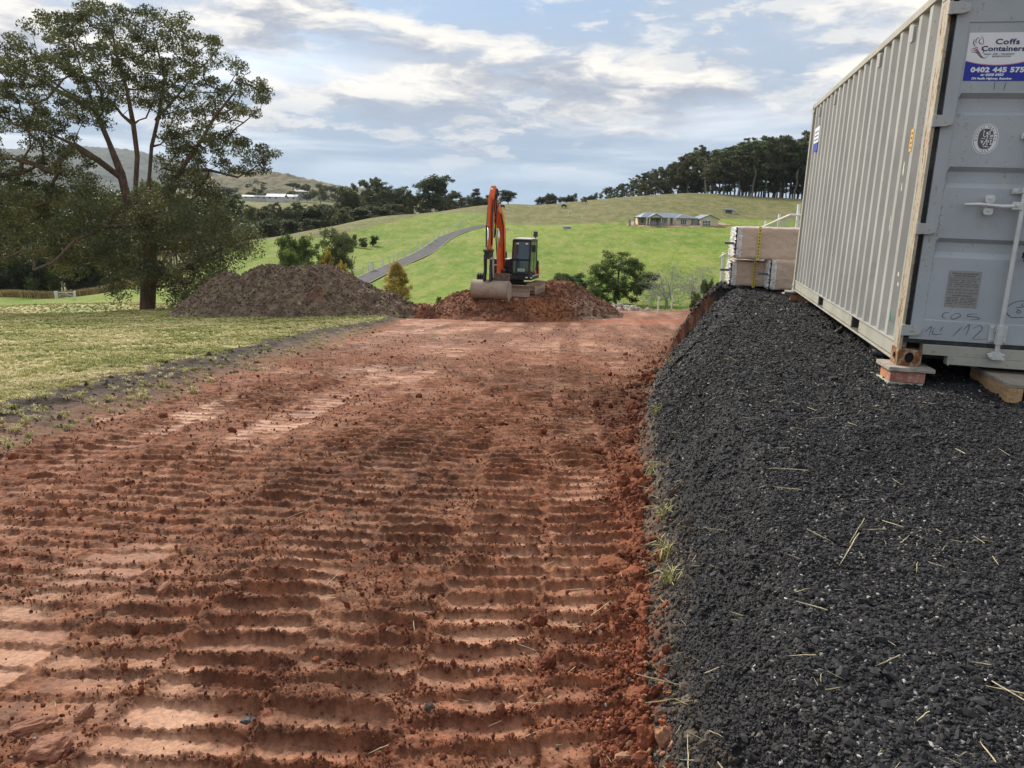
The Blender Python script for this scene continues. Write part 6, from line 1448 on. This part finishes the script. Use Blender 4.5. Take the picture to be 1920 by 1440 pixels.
def post_mesh(h, w, name='post'):
    mb = MB(); mb.prism([(-w, -w), (w, -w), (w, w), (-w, w)], 'z', -.3, h); mb.add([(-w, -w, h), (w, -w, h), (w, w, h), (-w, w, h), (0, 0, h + w * .6)], [(0, 1, 4), (1, 2, 4), (2, 3, 4), (3, 0, 4)])
    return mb
white = worn('white_post', (.74, .72, .66), .7, 0, .15, (.4, .36, .3), .3, 3)
def fence(name, pix, label, h=1.15, w=.07, wires=2, lo=50, cat='fence', base=None):
    P = [hit(x, y, lo) for x, y in pix]; root = empty(name, loc=P[0]); tag(root, label, cat); o0 = Vector(P[0]); first = None
    for p in P:
        if first is None: first = post_mesh(h, w).build('post', white, root); ob = first
        else: ob = first.copy(); COL.objects.link(ob)
        ob.parent = root; ob.location = Vector(p) - o0
    for k in range(wires):
        mb = MB(); zz = h * (.9 - .4 * k); mb.tube([Vector(p) - o0 + Vector((0, 0, zz)) for p in P], .012, 4); mb.build('wire', mat('fence_wire', color=(.35, .35, .34), metal=.6, rough=.5), root)
    return root
Z6 = lambda L: [(420 + x / 4, 300 + y / 4 + 1) for x, y in L]
fence('road_fence', Z6([(1190, 795), (1240, 776), (1272, 764), (1300, 750), (1350, 728), (1400, 706), (1445, 680), (1490, 656), (1530, 634), (1575, 607), (1610, 582), (1650, 561), (1690, 541), (1725, 521), (1760, 503), (1790, 487), (1820, 465), (1850, 446), (1890, 421)]), 'long white post fence running up beside the asphalt road', 1.5, .10)
fence('road_fence', Z6([(945, 896), (980, 868), (1040, 848), (1085, 836)]), 'short white post fence at the lower end of the asphalt road', 1.3, .09)
def gate(pa, pb, label, h=1.35, frame='white', lo=50):
    A, B = Vector(hit(*pa, lo)), Vector(hit(*pb, lo)); root = empty('gate', loc=A); tag(root, label, 'gate'); D = B - A
    for p in (Vector((0, 0, 0)), D): mb = post_mesh(h + .1, .11); o = mb.build('post', white, root); o.location = p
    mb = MB(); tp = Vector((0, 0, h * .92)); lw = Vector((0, 0, h * .25)); a, b = D * .06, D * .94
    for s, e in ((a + tp, b + tp), (a + lw, b + lw), (a + lw, a + tp), (b + lw, b + tp), (a + lw, D * .5 + tp), (b + lw, D * .5 + tp), (a + lw.lerp(tp, .5), b + lw.lerp(tp, .5))): mb.tube([s, e], .035, 6)
    mb.build('leaf_frame', worn('gate_tube', (.60, .62, .64), .5, .4, .1), root)
gate(*Z6([(1098, 832), (1122, 830)]), 'small white gate at the gap in the road fence', 1.7)
gate((107, 560), (141, 562), 'pale metal gate in the dry grass at the far left', 1.15)
fence('wire_fence', [(9, 552), (78, 556), (104, 560)], 'white post and wire fence running to the metal gate at left', 1.25, .09)
for i, (x, y) in enumerate(((1018, 413), (956, 413), (1066, 405), (972, 441), (1092, 413))):
    p = hit(x, y); ob = post_mesh(1.5, .09).build('marker_post', white); ob.location = p
    tag(ob, ('white marker post on the upper paddock right of the excavator boom', 'white marker post just behind the excavator boom', 'white marker post below the skyline cattle', 'white marker post on the green slope above the excavator cab', 'white marker post left of the cream house, near the small trough')[i], 'post', 'marker posts on the paddock')
# survey stakes at the end of the pad
def stake(px, py, Y, h, flag, label):
    a = at(px, py, Y); root = empty('survey_stake', loc=a); tag(root, label, 'stake', 'survey stakes'); mb = MB(); mb.prism([(-.03, -.015), (.03, -.015), (.03, .015), (-.03, .015)], 'z', -.3, h); mb.build('peg', white, root)
    if flag: mb = MB(); mb.sheet([[(0, -.02, h), (.05, -.03, h - .02), (.09, -.02, h - .06)], [(0, -.02, h - .14), (.04, -.03, h - .13), (.06, -.02, h - .11)]]); mb.build('ribbon', worn('white_ribbon', (.8, .8, .78), .5), root)
stake(1234, 575, 30, .40, True, 'white survey stake with ribbon at the end of the pad'); stake(1260, 567, 36, .28, False, 'small pale stake right of the ribboned survey stake'); 

# ------------------------------------------------------------------ cattle
def cow(px, py, coat, label, face=1):
    p = hit(px, py + 2); me = bpy.data.meshes.new('cow'); k = face
    V = [(0, 0, 1.05), (-.55 * k, 0, 1.08), (.55 * k, 0, 1.08), (.85 * k, 0, 1.05), (1.15 * k, 0, .62), (1.30 * k, 0, .32), (-.75 * k, 0, 1.05), (-.85 * k, 0, .55),
         (.55 * k, .2, .75), (.55 * k, .2, .40), (.55 * k, .2, .05), (.55 * k, -.2, .75), (.55 * k, -.2, .40), (.60 * k, -.2, .05), (-.6 * k, .2, .72), (-.66 * k, .2, .42), (-.60 * k, .2, .05), (-.6 * k, -.2, .72), (-.66 * k, -.2, .42), (-.60 * k, -.2, .05)]
    E = [(0, 1), (0, 2), (2, 3), (3, 4), (4, 5), (1, 6), (6, 7), (2, 8), (8, 9), (9, 10), (2, 11), (11, 12), (12, 13), (1, 14), (14, 15), (15, 16), (1, 17), (17, 18), (18, 19)]
    me.from_pydata(V, E, []); ob = bpy.data.objects.new('cow', me); COL.objects.link(ob); ob.location = p; ob.rotation_euler = (0, 0, random.uniform(-.5, .5))
    rr = [.40, .36, .36, .22, .15, .09, .16, .03, .13, .08, .07, .13, .08, .07, .15, .08, .07, .15, .08, .07]
    sk = ob.modifiers.new('skin', 'SKIN'); 
    for v, r in zip(me.skin_vertices[0].data, rr): v.radius = (r, r)
    me.skin_vertices[0].data[0].use_root = True
    sb = ob.modifiers.new('sub', 'SUBSURF'); sb.levels = sb.render_levels = 1; me.materials.append(coat); tag(ob, label, 'cow', 'cattle on the upper paddock')
bc = mat('black_hide', color=(.014, .013, .013), rough=.7); brc = mat('brown_hide', color=(.12, .045, .028), rough=.7)
cow(942, 390, bc, 'black cow grazing just right of the excavator boom top', -1); cow(1057, 389, bc, 'black cow alone below the skyline, nearest to the middle', 1); cow(1027, 381, brc, 'brown cow on the skyline, left one', 1); cow(1039, 381, bc, 'dark cow on the skyline right beside the left brown cow', -1); cow(1095, 380, brc, 'brown cow on the skyline, right one', 1)

# ------------------------------------------------------------------ the cream house
def house():
    Y = 210.0; S = .01668; X0, Zb = 960, 388
    base = at(1160 + X0 / 8.73, 380 + Zb / 8.73, Y); gz = base[2]
    root = empty('house', loc=base, rz=R(0)); tag(root, 'cream single-storey house with grey-blue hip roof on the far slope', 'house')
    cream = worn('cream_render', (.66, .58, .42), .85, 0, .08, (.5, .42, .3), .2, .6); roofm = worn('blue_grey_roof', (.19, .225, .28), .55, .2, .12, (.25, .27, .3), .3, .5); fas = worn('grey_fascia', (.16, .17, .19), .6); gls = mat('house_glass', color=(.07, .10, .13), rough=.08, spec=.8); fr = mat('white_frame', color=(.74, .74, .72), rough=.5); pst = worn('cream_post', (.70, .65, .54), .7)
    def u(zx): return (zx - X0) * S
    def h(zy): return (Zb - zy) * S
    eave = h(258)
    mb = MB(); mb.span((u(745), 1.6, -.8), (u(1310), 11, eave)); mb.span((u(370), 4.0, -.8), (u(744), 11, eave)); mb.build('wall', cream, root)
    mb = MB(); mb.span((u(925), .2, -.8), (u(1180), 1.59, eave)); mb.build('wall', cream, root)
    def gable(x0, x1, y0, y1, za, nm='gable_wall'): mb = MB(); mb.prism([(x0, -.8), (x1, -.8), (x1, eave), ((x0 + x1) / 2, za), (x0, eave)], 'y', y0, y1); return mb.build(nm, cream, root)
    gable(u(1312), u(1592), -1.0, 9, h(205))
    # portico on the left under its own gable
    mb = MB(); mb.prism([(u(505), eave), (u(718), eave), (u(612), h(212))], 'y', .2, .5); mb.build('gable_wall', cream, root)
    for zx in (515, 705, 470, 822, 905): mb = MB(); mb.span((u(zx) - .14, .25, -.8), (u(zx) + .14, .53, eave - .01)); mb.build('veranda_post', pst, root)
    def hip(x0, x1, y0, y1, zt, rx0, rx1, ry0, ry1, nm='roof', lift=0):
        e = eave + .02 + lift; mb = MB(); V = [(x0, y0, e), (x1, y0, e), (x1, y1, e), (x0, y1, e), (rx0, ry0, zt), (rx1, ry1, zt)]
        mb.add(V, [(0, 1, 5, 4), (1, 2, 5), (2, 3, 4, 5), (3, 0, 4), (3, 2, 1, 0)]); o = mb.build(nm, roofm, root); mb = MB(); t = .16
        for a, b in (((x0, y0 - .03, e - t), (x1, y0 - .002, e + .02)), ((x0 - .03, y0, e - t), (x0 - .002, y1, e + .02)), ((x1 + .002, y0, e - t), (x1 + .03, y1, e + .02))): mb.span(a, b)
        mb.build('gutter', fas, o); return o
    hip(u(375), u(1330), .9, 12, h(180), u(490), u(1030), 6.4, 6.4)
    hip(u(930), u(1190), -.5, 6, h(196), u(1050), u(1070), 2.2, 6, lift=.012)
    def groof(x0, x1, y0, y1, za, nm='roof'):
        c = (x0 + x1) / 2; e = eave - .05; mb = MB(); t = .18
        for s, xe in ((-1, x0 - .35), (1, x1 + .35)):
            sl = (za - e) / abs(c - (x0 if s < 0 else x1)); ze = e - .35 * sl
            P = [(xe, ze), (c, za + .02), (c, za + .02 + t), (xe, ze + t)]; mb.prism(P if s > 0 else P[::-1], 'y', y0, y1)
        o = mb.build(nm, roofm, root); return o
    groof(u(1312), u(1592), -1.35, 9, h(203)); groof(u(505), u(718), -.1, 6, h(208))
    def window(zx0, zx1, zy0, zy1, y, bars=2, nm='window'):
        x0, x1, z1, z0 = u(zx0), u(zx1), h(zy0), h(zy1); mb = MB(); mb.span((x0, y - .03, z0), (x1, y - .004, z1)); w = mb.build(nm, gls, root); mb = MB(); f = .09
        for a, b in (((x0 - f, y - .08, z0 - f), (x1 + f, y - .031, z0)), ((x0 - f, y - .08, z1), (x1 + f, y - .031, z1 + f)), ((x0 - f, y - .08, z0), (x0, y - .031, z1)), ((x1, y - .08, z0), (x1 + f, y - .031, z1))): mb.span(a, b)
        for i in range(1, bars): xx = x0 + (x1 - x0) * i / bars; mb.span((xx - .04, y - .075, z0), (xx + .04, y - .032, z1))
        if bars > 3: mb.span((x0, y - .07, (z0 + z1) / 2 - .03), (x1, y - .033, (z0 + z1) / 2 + .03))
        mb.build('frame', fr, w)
    window(1012, 1098, 278, 358, .2, 3); window(1348, 1468, 286, 376, -1.0, 5, 'garage_window'); window(758, 800, 275, 350, 1.6, 2); window(862, 888, 275, 350, 1.6, 1); window(530, 690, 280, 350, 4.0, 4, 'patio_door'); window(400, 455, 275, 350, 4.0, 2)
    mb = MB(); mb.prism([(u(1215), h(275)), (u(1275), h(275)), (u(1285), h(384)), (u(1190), h(384))], 'y', -.3, -.1); mb.build('grey_screen', worn('grey_screen_sheet', (.20, .24, .26), .5), root)
    mb = MB(); mb.span((u(300), 3.2, h(272)), (u(470), 6.5, h(258))); 
    for zx in (308, 375): mb.span((u(zx) - .1, 3.3, -.8), (u(zx) + .1, 3.5, h(272)))
    mb.build('pergola', worn('dark_timber', (.09, .08, .075), .8), root)
    # loose screens and fence panels standing before it
    gp = worn('grey_panel', (.24, .245, .25), .7)
    for a, b, c, d, y, lab in ((640, 738, 322, 388, -1.6, 'grey fence panel in front of the house veranda, right one'), (528, 615, 318, 366, -1.2, 'grey fence panel in front of the house veranda, left one'), (172, 212, 298, 384, -.5, 'light grey screen panel standing left of the house')):
        r2 = empty('fence_panel', loc=base); tag(r2, lab, 'panel'); n = max(4, int((b - a) * S / .35))
        for i in range(n): x0 = u(a) + (u(b) - u(a)) * i / n; mb = MB(); mb.span((x0, y, h(d) - .3), (x0 + (u(b) - u(a)) / n * .86, y + .05, h(c))); mb.build('paling', gp, r2)
    # bare ground round the house
    X, T = np.meshgrid(np.linspace(u(150), u(2050), 90), np.linspace(-4.5, 16, 40)); x = X.ravel() + base[0]; y = T.ravel() + Y
    z = far_nat(x, y); m = sst(1.0, .8, np.hypot((X.ravel() - u(1050)) / 14.5, (T.ravel() - 5.5) / 9.5) + .25 * fbm(x * .25, y * .25, 3, 900)); zz = np.where(m > .02, lerp(z, gz + .05 + .15 * fbm(x * .5, y * .5, 3, 901), np.clip(m * 1.3, 0, 1)), z - .6)
    zz = np.where(m > .02, np.maximum(zz, z + .22), zz)
    idx = np.arange(X.size).reshape(X.shape); Fq = np.stack([idx[:-1, :-1], idx[:-1, 1:], idx[1:, 1:], idx[1:, :-1]], -1).reshape(-1, 4); Fq = Fq[(m[Fq] > .02).any(1)]
    ob = np_mesh('house_terrace', np.stack([x, y, zz], 1), Fq, worn('terrace_soil', (.34, .23, .145), .95, 0, .25, (.45, .36, .27), .6, .35)); tag(ob, kind='structure')
house()
def shed(px, py, w, h, d, wallc, label, name='shed', lo=50, roofc=(.30, .31, .32), opening=True):
    p = hit(px, py, lo); root = empty(name, loc=p); tag(root, label, name.replace('_', ' ').split()[-1])
    wm = worn(name + '_wall_%d' % px, wallc, .8, 0, .12); rm = worn(name + '_roof_%d' % px, roofc, .6)
    mb = MB(); mb.span((-w / 2, 0, -.5), (w / 2, d, h)); mb.build('wall', wm, root)
    mb = MB(); mb.prism([(-.3, h), (d / 2, h + d * .22), (d + .3, h), (d + .3, h + .15), (d / 2, h + d * .22 + .18), (-.3, h + .15)], 'x', -w / 2 - .3, w / 2 + .3); mb.build('roof', rm, root)
    if opening:
        n = max(1, int(w / 3.2))
        for i in range(n): x = -w / 2 + w * (i + .5) / n; mb = MB(); mb.span((x - .8, -.03, h * .3), (x + .8, -.002, h * .8)); mb.build('window', mat('shed_glass', color=(.06, .07, .08), rough=.15), root)
shed(1366, 400, 2.2, 1.0, 1.5, (.16, .155, .15), 'dark low livestock shelter on the paddock above the house', 'animal_shelter', roofc=(.2, .2, .2)); shed(1063, 430, 1.9, .55, 1.0, (.55, .54, .51), 'tiny pale trough shelter on the green slope left of the house', 'trough_shelter', roofc=(.35, .34, .33), opening=False)
shed(1376, 401, 1.3, .8, 1.0, (.62, .62, .60), 'pale water tank shed beside the dark livestock shelter', 'tank_shed', opening=False)
def farm(px, py, Y, w, h, d, wallc, roofc, label):
    a = at(px, py, Y); root = empty('farm_building', loc=(a[0], Y, a[2])); tag(root, label, 'building', 'distant farm buildings'); mb = MB(); mb.span((-w / 2, 0, -3), (w / 2, d, h)); mb.build('wall', worn('farm_wall_%d' % px, wallc, .8), root)
    mb = MB(); mb.prism([(-.8, h), (d / 2, h + d * .22), (d + .8, h), (d / 2, h + d * .22 + .4)], 'x', -w / 2 - .8, w / 2 + .8); mb.build('roof', worn('farm_roof_%d' % px, roofc, .6), root)
    for i in range(int(w / 5)): x = -w / 2 + 2.5 + i * 5; mb = MB(); mb.span((x - .9, -.08, h * .35), (x + .9, -.01, h * .8)); mb.build('window', MATS['house_glass'], root)
farm(516, 375, 640, 14, 2.6, 9, (.60, .60, .59), (.62, .65, .70), 'distant white farmhouse with pale roof behind the valley trees'); farm(545, 375, 655, 10, 2.6, 7, (.66, .65, .62), (.70, .70, .69), 'distant cream-white wing right of the white farmhouse'); farm(478, 373, 650, 20, 1.8, 4, (.55, .54, .52), (.74, .73, .70), 'distant long low white shed left of the farmhouse'); farm(700, 378, 520, 8, 3.0, 6, (.20, .22, .24), (.62, .64, .68), 'distant dark shed with pale roof among the belt trees'); farm(565, 368, 700, 12, 4, 8, (.25, .25, .25), (.30, .29, .28), 'distant dark-roofed shed behind the farmhouse')

# ------------------------------------------------------------------ white mesh fences by the gravel end
def mesh_fence(name, posts, label, w=.022):
    """posts: (px, top py, bottom py, depth)"""
    P = [(at(x, b, Y), at(x, t, Y)) for x, t, b, Y in posts]; o0 = Vector(P[0][0]); root = empty(name, loc=o0); tag(root, label, 'fence', 'white mesh fences at the end of the gravel')
    wm = mat('white_enamel', color=(.80, .81, .80), rough=.4); wire = mat('pale_wire', color=(.36, .40, .38), rough=.5, metal=.3)
    for b, t in P: mb = MB(); c = Vector(b) - o0; mb.prism([(c.x - w, c.y - w), (c.x + w, c.y - w), (c.x + w, c.y + w), (c.x - w, c.y + w)], 'z', c.z - .25, float(t[2]) - o0.z); mb.build('post', wm, root, .004)
    for (b0, t0), (b1, t1) in zip(P[:-1], P[1:]):
        A0, A1, B0, B1 = (Vector(v) - o0 for v in (b0, b1, t0, t1)); mb = MB(); mb.tube([A0.lerp(B0, .88), A1.lerp(B1, .88)], .018, 6); mb.tube([A0.lerp(B0, .06), A1.lerp(B1, .06)], .018, 6); mb.build('rail', wm, root)
        n = max(5, int((A1 - A0).length / .07)); mb = MB()
        for i in range(1, n): k = i / n; mb.tube([A0.lerp(A1, k).lerp(B0.lerp(B1, k), .06), A0.lerp(A1, k).lerp(B0.lerp(B1, k), .88)], .0022, 4, False)
        for j in range(1, 6): mb.tube([A0.lerp(B0, .06 + .82 * j / 6), A1.lerp(B1, .06 + .82 * j / 6)], .0018, 4, False)
        mb.build('wire_infill', wire, root)['kind'] = 'stuff'
mesh_fence('mesh_fence', [(1350, 473, 545, 19), (1361.5, 465, 545, 18)], 'short white mesh fence panel left of the wrapped packs')
mesh_fence('mesh_fence', [(1426, 414, 520, 20.5), (1449, 401, 530, 17.5), (1482, 383, 540, 14.6), (1540, 386, 545, 14.4)], 'white mesh fence rising behind the packs beside the container')

# ------------------------------------------------------------------ dry grass by the gate, tufts on the bank
def dry_grass():
    gm = tone_mat('dry_grass', [(0, (.22, .17, .065)), (.5, (.40, .30, .125)), (1, (.55, .44, .22))], .85, .2, 3); tufts = []
    for i in range(4):
        V = []; Fc = []; q = np.random.default_rng(990 + i)
        for b in range(26):
            a = q.uniform(0, 6.28); c0 = np.array([q.normal(0, .25), q.normal(0, .25), -.1]); l = q.uniform(.5, 1.1); ln = q.uniform(.05, .5); dr = np.array([math.cos(a), math.sin(a), 0]); sd = np.array([-dr[1], dr[0], 0]); m = c0 + dr * ln * l * .4 + np.array([0, 0, l * .6]); tp = c0 + dr * ln * l + np.array([0, 0, l]); k0 = len(V); w_ = .022
            V += [c0 - sd * w_, c0 + sd * w_, m + sd * w_, m - sd * w_, tp]; Fc += [(k0, k0 + 1, k0 + 2, k0 + 3), (k0 + 3, k0 + 2, k0 + 4)]
        me = bpy.data.meshes.new('dry_tuft_%d' % i); me.from_pydata([tuple(v) for v in V], [], Fc); me.materials.append(gm); tufts.append(bpy.data.objects.new('dry_tuft_%d' % i, me))
    n = 5200; Y = rng.uniform(136, 150, n); px = rng.uniform(-70, 262, n); X = np.array([at(a, 500, b)[0] for a, b in zip(px, Y)]); Z = far_nat(X, Y); s = rng.uniform(.7, 1.5, n)
    tag(scatter('dry_grass', np.stack([X, Y, Z], 1), np.stack([np.zeros(n), np.zeros(n), rng.uniform(0, 6.28, n)], 1), np.stack([s * 1.3, s * 1.3, s], 1), rng.uniform(0, 1, n), tufts), 'tall dry straw-coloured grass along the far fence at left', 'grass')
    # separate tufts growing out of the bank
    tuft_m = mat('bank_tuft_blades', lambda t, b: t.l.new(t.mix(t.noise(t.obj(), 9, 3, .6), (.17, .20, .05), (.55, .47, .24)), b.inputs['Base Color']), rough=.8)
    for i, (px, py, Y, h, lab) in enumerate(((1245, 965, 3.95, .13, 'pale grass tuft on the bank, upper of the near ones'), (1248, 1050, 3.45, .15, 'pale green grass tuft at the middle of the near bank'), (1255, 1120, 3.10, .11, 'short green grass tuft above the bare grey lump of the bank'), (1225, 870, 5.0, .11, 'thin dry grass tuft where the bank meets the red earth'), (1232, 800, 6.3, .12, 'small dry tuft on the bank farther along'), (1255, 715, 9.5, .16, 'dry tuft low on the bank before the far corner'))):
        a = at(px, py, Y); gz = float(ground(np.array([a[0]]), np.array([a[1]]))[0][0]); q = np.random.default_rng(1200 + i); mb = MB()
        for b in range(38):
            an = q.uniform(0, 6.28); l = h * q.uniform(.5, 1.3); ln = q.uniform(.2, 1.1); dr = Vector((math.cos(an), math.sin(an), 0)); sd = Vector((-dr.y, dr.x, 0)) * .0028; c0 = Vector((q.normal(0, .02), q.normal(0, .02), -.02)); m = c0 + dr * ln * l * .4 + Vector((0, 0, l * .6)); tp = c0 + dr * ln * l + Vector((0, 0, l * (1 - .45 * ln)))
            mb.add([c0 - sd, c0 + sd, m + sd, m - sd, tp], [(0, 1, 2, 3), (3, 2, 4)])
        o = mb.build('grass_tuft', tuft_m, fix=False); o.location = (a[0], a[1], gz); tag(o, lab, 'grass tuft', 'grass tufts on the bank')
dry_grass()

# ------------------------------------------------------------------ single clods that stand out on the red earth
def big_clods():
    from mathutils import noise as mn
    cl = worn('orange_clay', (.27, .095, .042), .95, 0, .3, (.16, .06, .03), .5, 9, .8); sl = worn('smeared_clay', (.27, .115, .066), .75, 0, .2, (.22, .09, .05), .5, 8, .6); dk = worn('dark_stone', (.05, .052, .058), .6, 0, .3, (.15, .07, .05), .4, 9, .5)
    for i, (px, py, Y, s, m, nm, lab) in enumerate(((1178, 925, 4.95, (.10, .09, .065), cl, 'clay_clod', 'large orange clay clod against the bank, farthest of the big ones'), (1150, 1080, 3.5, (.10, .085, .055), cl, 'clay_clod', 'broad orange clay clod at the pad edge, halfway along the near bank'), (1190, 1150, 3.1, (.055, .075, .05), cl, 'clay_clod', 'upright orange clay clod touching the near bank'), (1192, 1330, 2.36, (.05, .06, .04), cl, 'clay_clod', 'nearest orange clay clod below the bank'),
              (60, 1365, 2.18, (.11, .04, .035), sl, 'clay_slab', 'long smeared clay slab at the lower left corner'), (95, 1418, 2.05, (.085, .07, .045), sl, 'clay_slab', 'short blocky clay slab below the long one, lower left'), (310, 1140, 3.15, (.03, .06, .03), sl, 'clay_slab', 'pale upturned clay chunk left of the middle'), (440, 1135, 3.2, (.055, .03, .022), sl, 'clay_slab', 'small pale clay flake right of the upturned chunk'), (466, 1358, 2.25, (.038, .022, .018), dk, 'stone', 'small dark blue-grey stone in the near red earth'), (160, 1350, 2.25, (.03, .055, .035), sl, 'clay_slab', 'narrow upright clay chunk near the lower left slab'))):
        a = at(px, py, Y); gz = float(ground(np.array([a[0]]), np.array([a[1]]))[0][0]); bm = bmesh.new(); bmesh.ops.create_icosphere(bm, subdivisions=4, radius=1)
        for v in bm.verts:
            p = v.co.copy(); c = Vector([math.copysign(abs(q) ** .75, q) for q in p]); k = 1 + .22 * mn.noise(p * 1.6 + Vector((i * 3.7, 0, 0))) + .14 * mn.noise(p * 4 + Vector((0, i * 2.1, 0))) + .06 * mn.noise(p * 10 + Vector((0, i * 2.1, 3)))
            v.co = Vector((c.x * s[0], c.y * s[1], c.z * s[2])) * k
        me = bpy.data.meshes.new(nm); bm.to_mesh(me); bm.free(); me.materials.append(m); o = bpy.data.objects.new(nm, me); COL.objects.link(o); o.location = (a[0], a[1], gz + s[2] * .05); o.scale = (.72, .72, .72); o.rotation_euler = (random.uniform(-.2, .2), random.uniform(-.2, .2), random.uniform(-.4, .4)); tag(o, lab, 'stone' if nm == 'stone' else 'clod', 'big clods on the red earth')
big_clods()

# ------------------------------------------------------------------ the air
def haze():
    mb = MB(); mb.span((-9400, -9400, -140), (9400, 9400, 430)); m = bpy.data.materials.new('haze_air'); m.use_nodes = True; t = NT(m.node_tree); t.n.clear()
    v = t.n.new('ShaderNodeVolumePrincipled'); v.inputs['Color'].default_value = (.80, .88, 1.0, 1); v.inputs['Density'].default_value = .000045; v.inputs['Anisotropy'].default_value = .2
    o = t.n.new('ShaderNodeOutputMaterial'); t.l.new(v.outputs[0], o.inputs['Volume'])
    ob = mb.build('haze', m); tag(ob, 'thin bluish air over the whole valley', 'haze', kind='stuff')
haze()
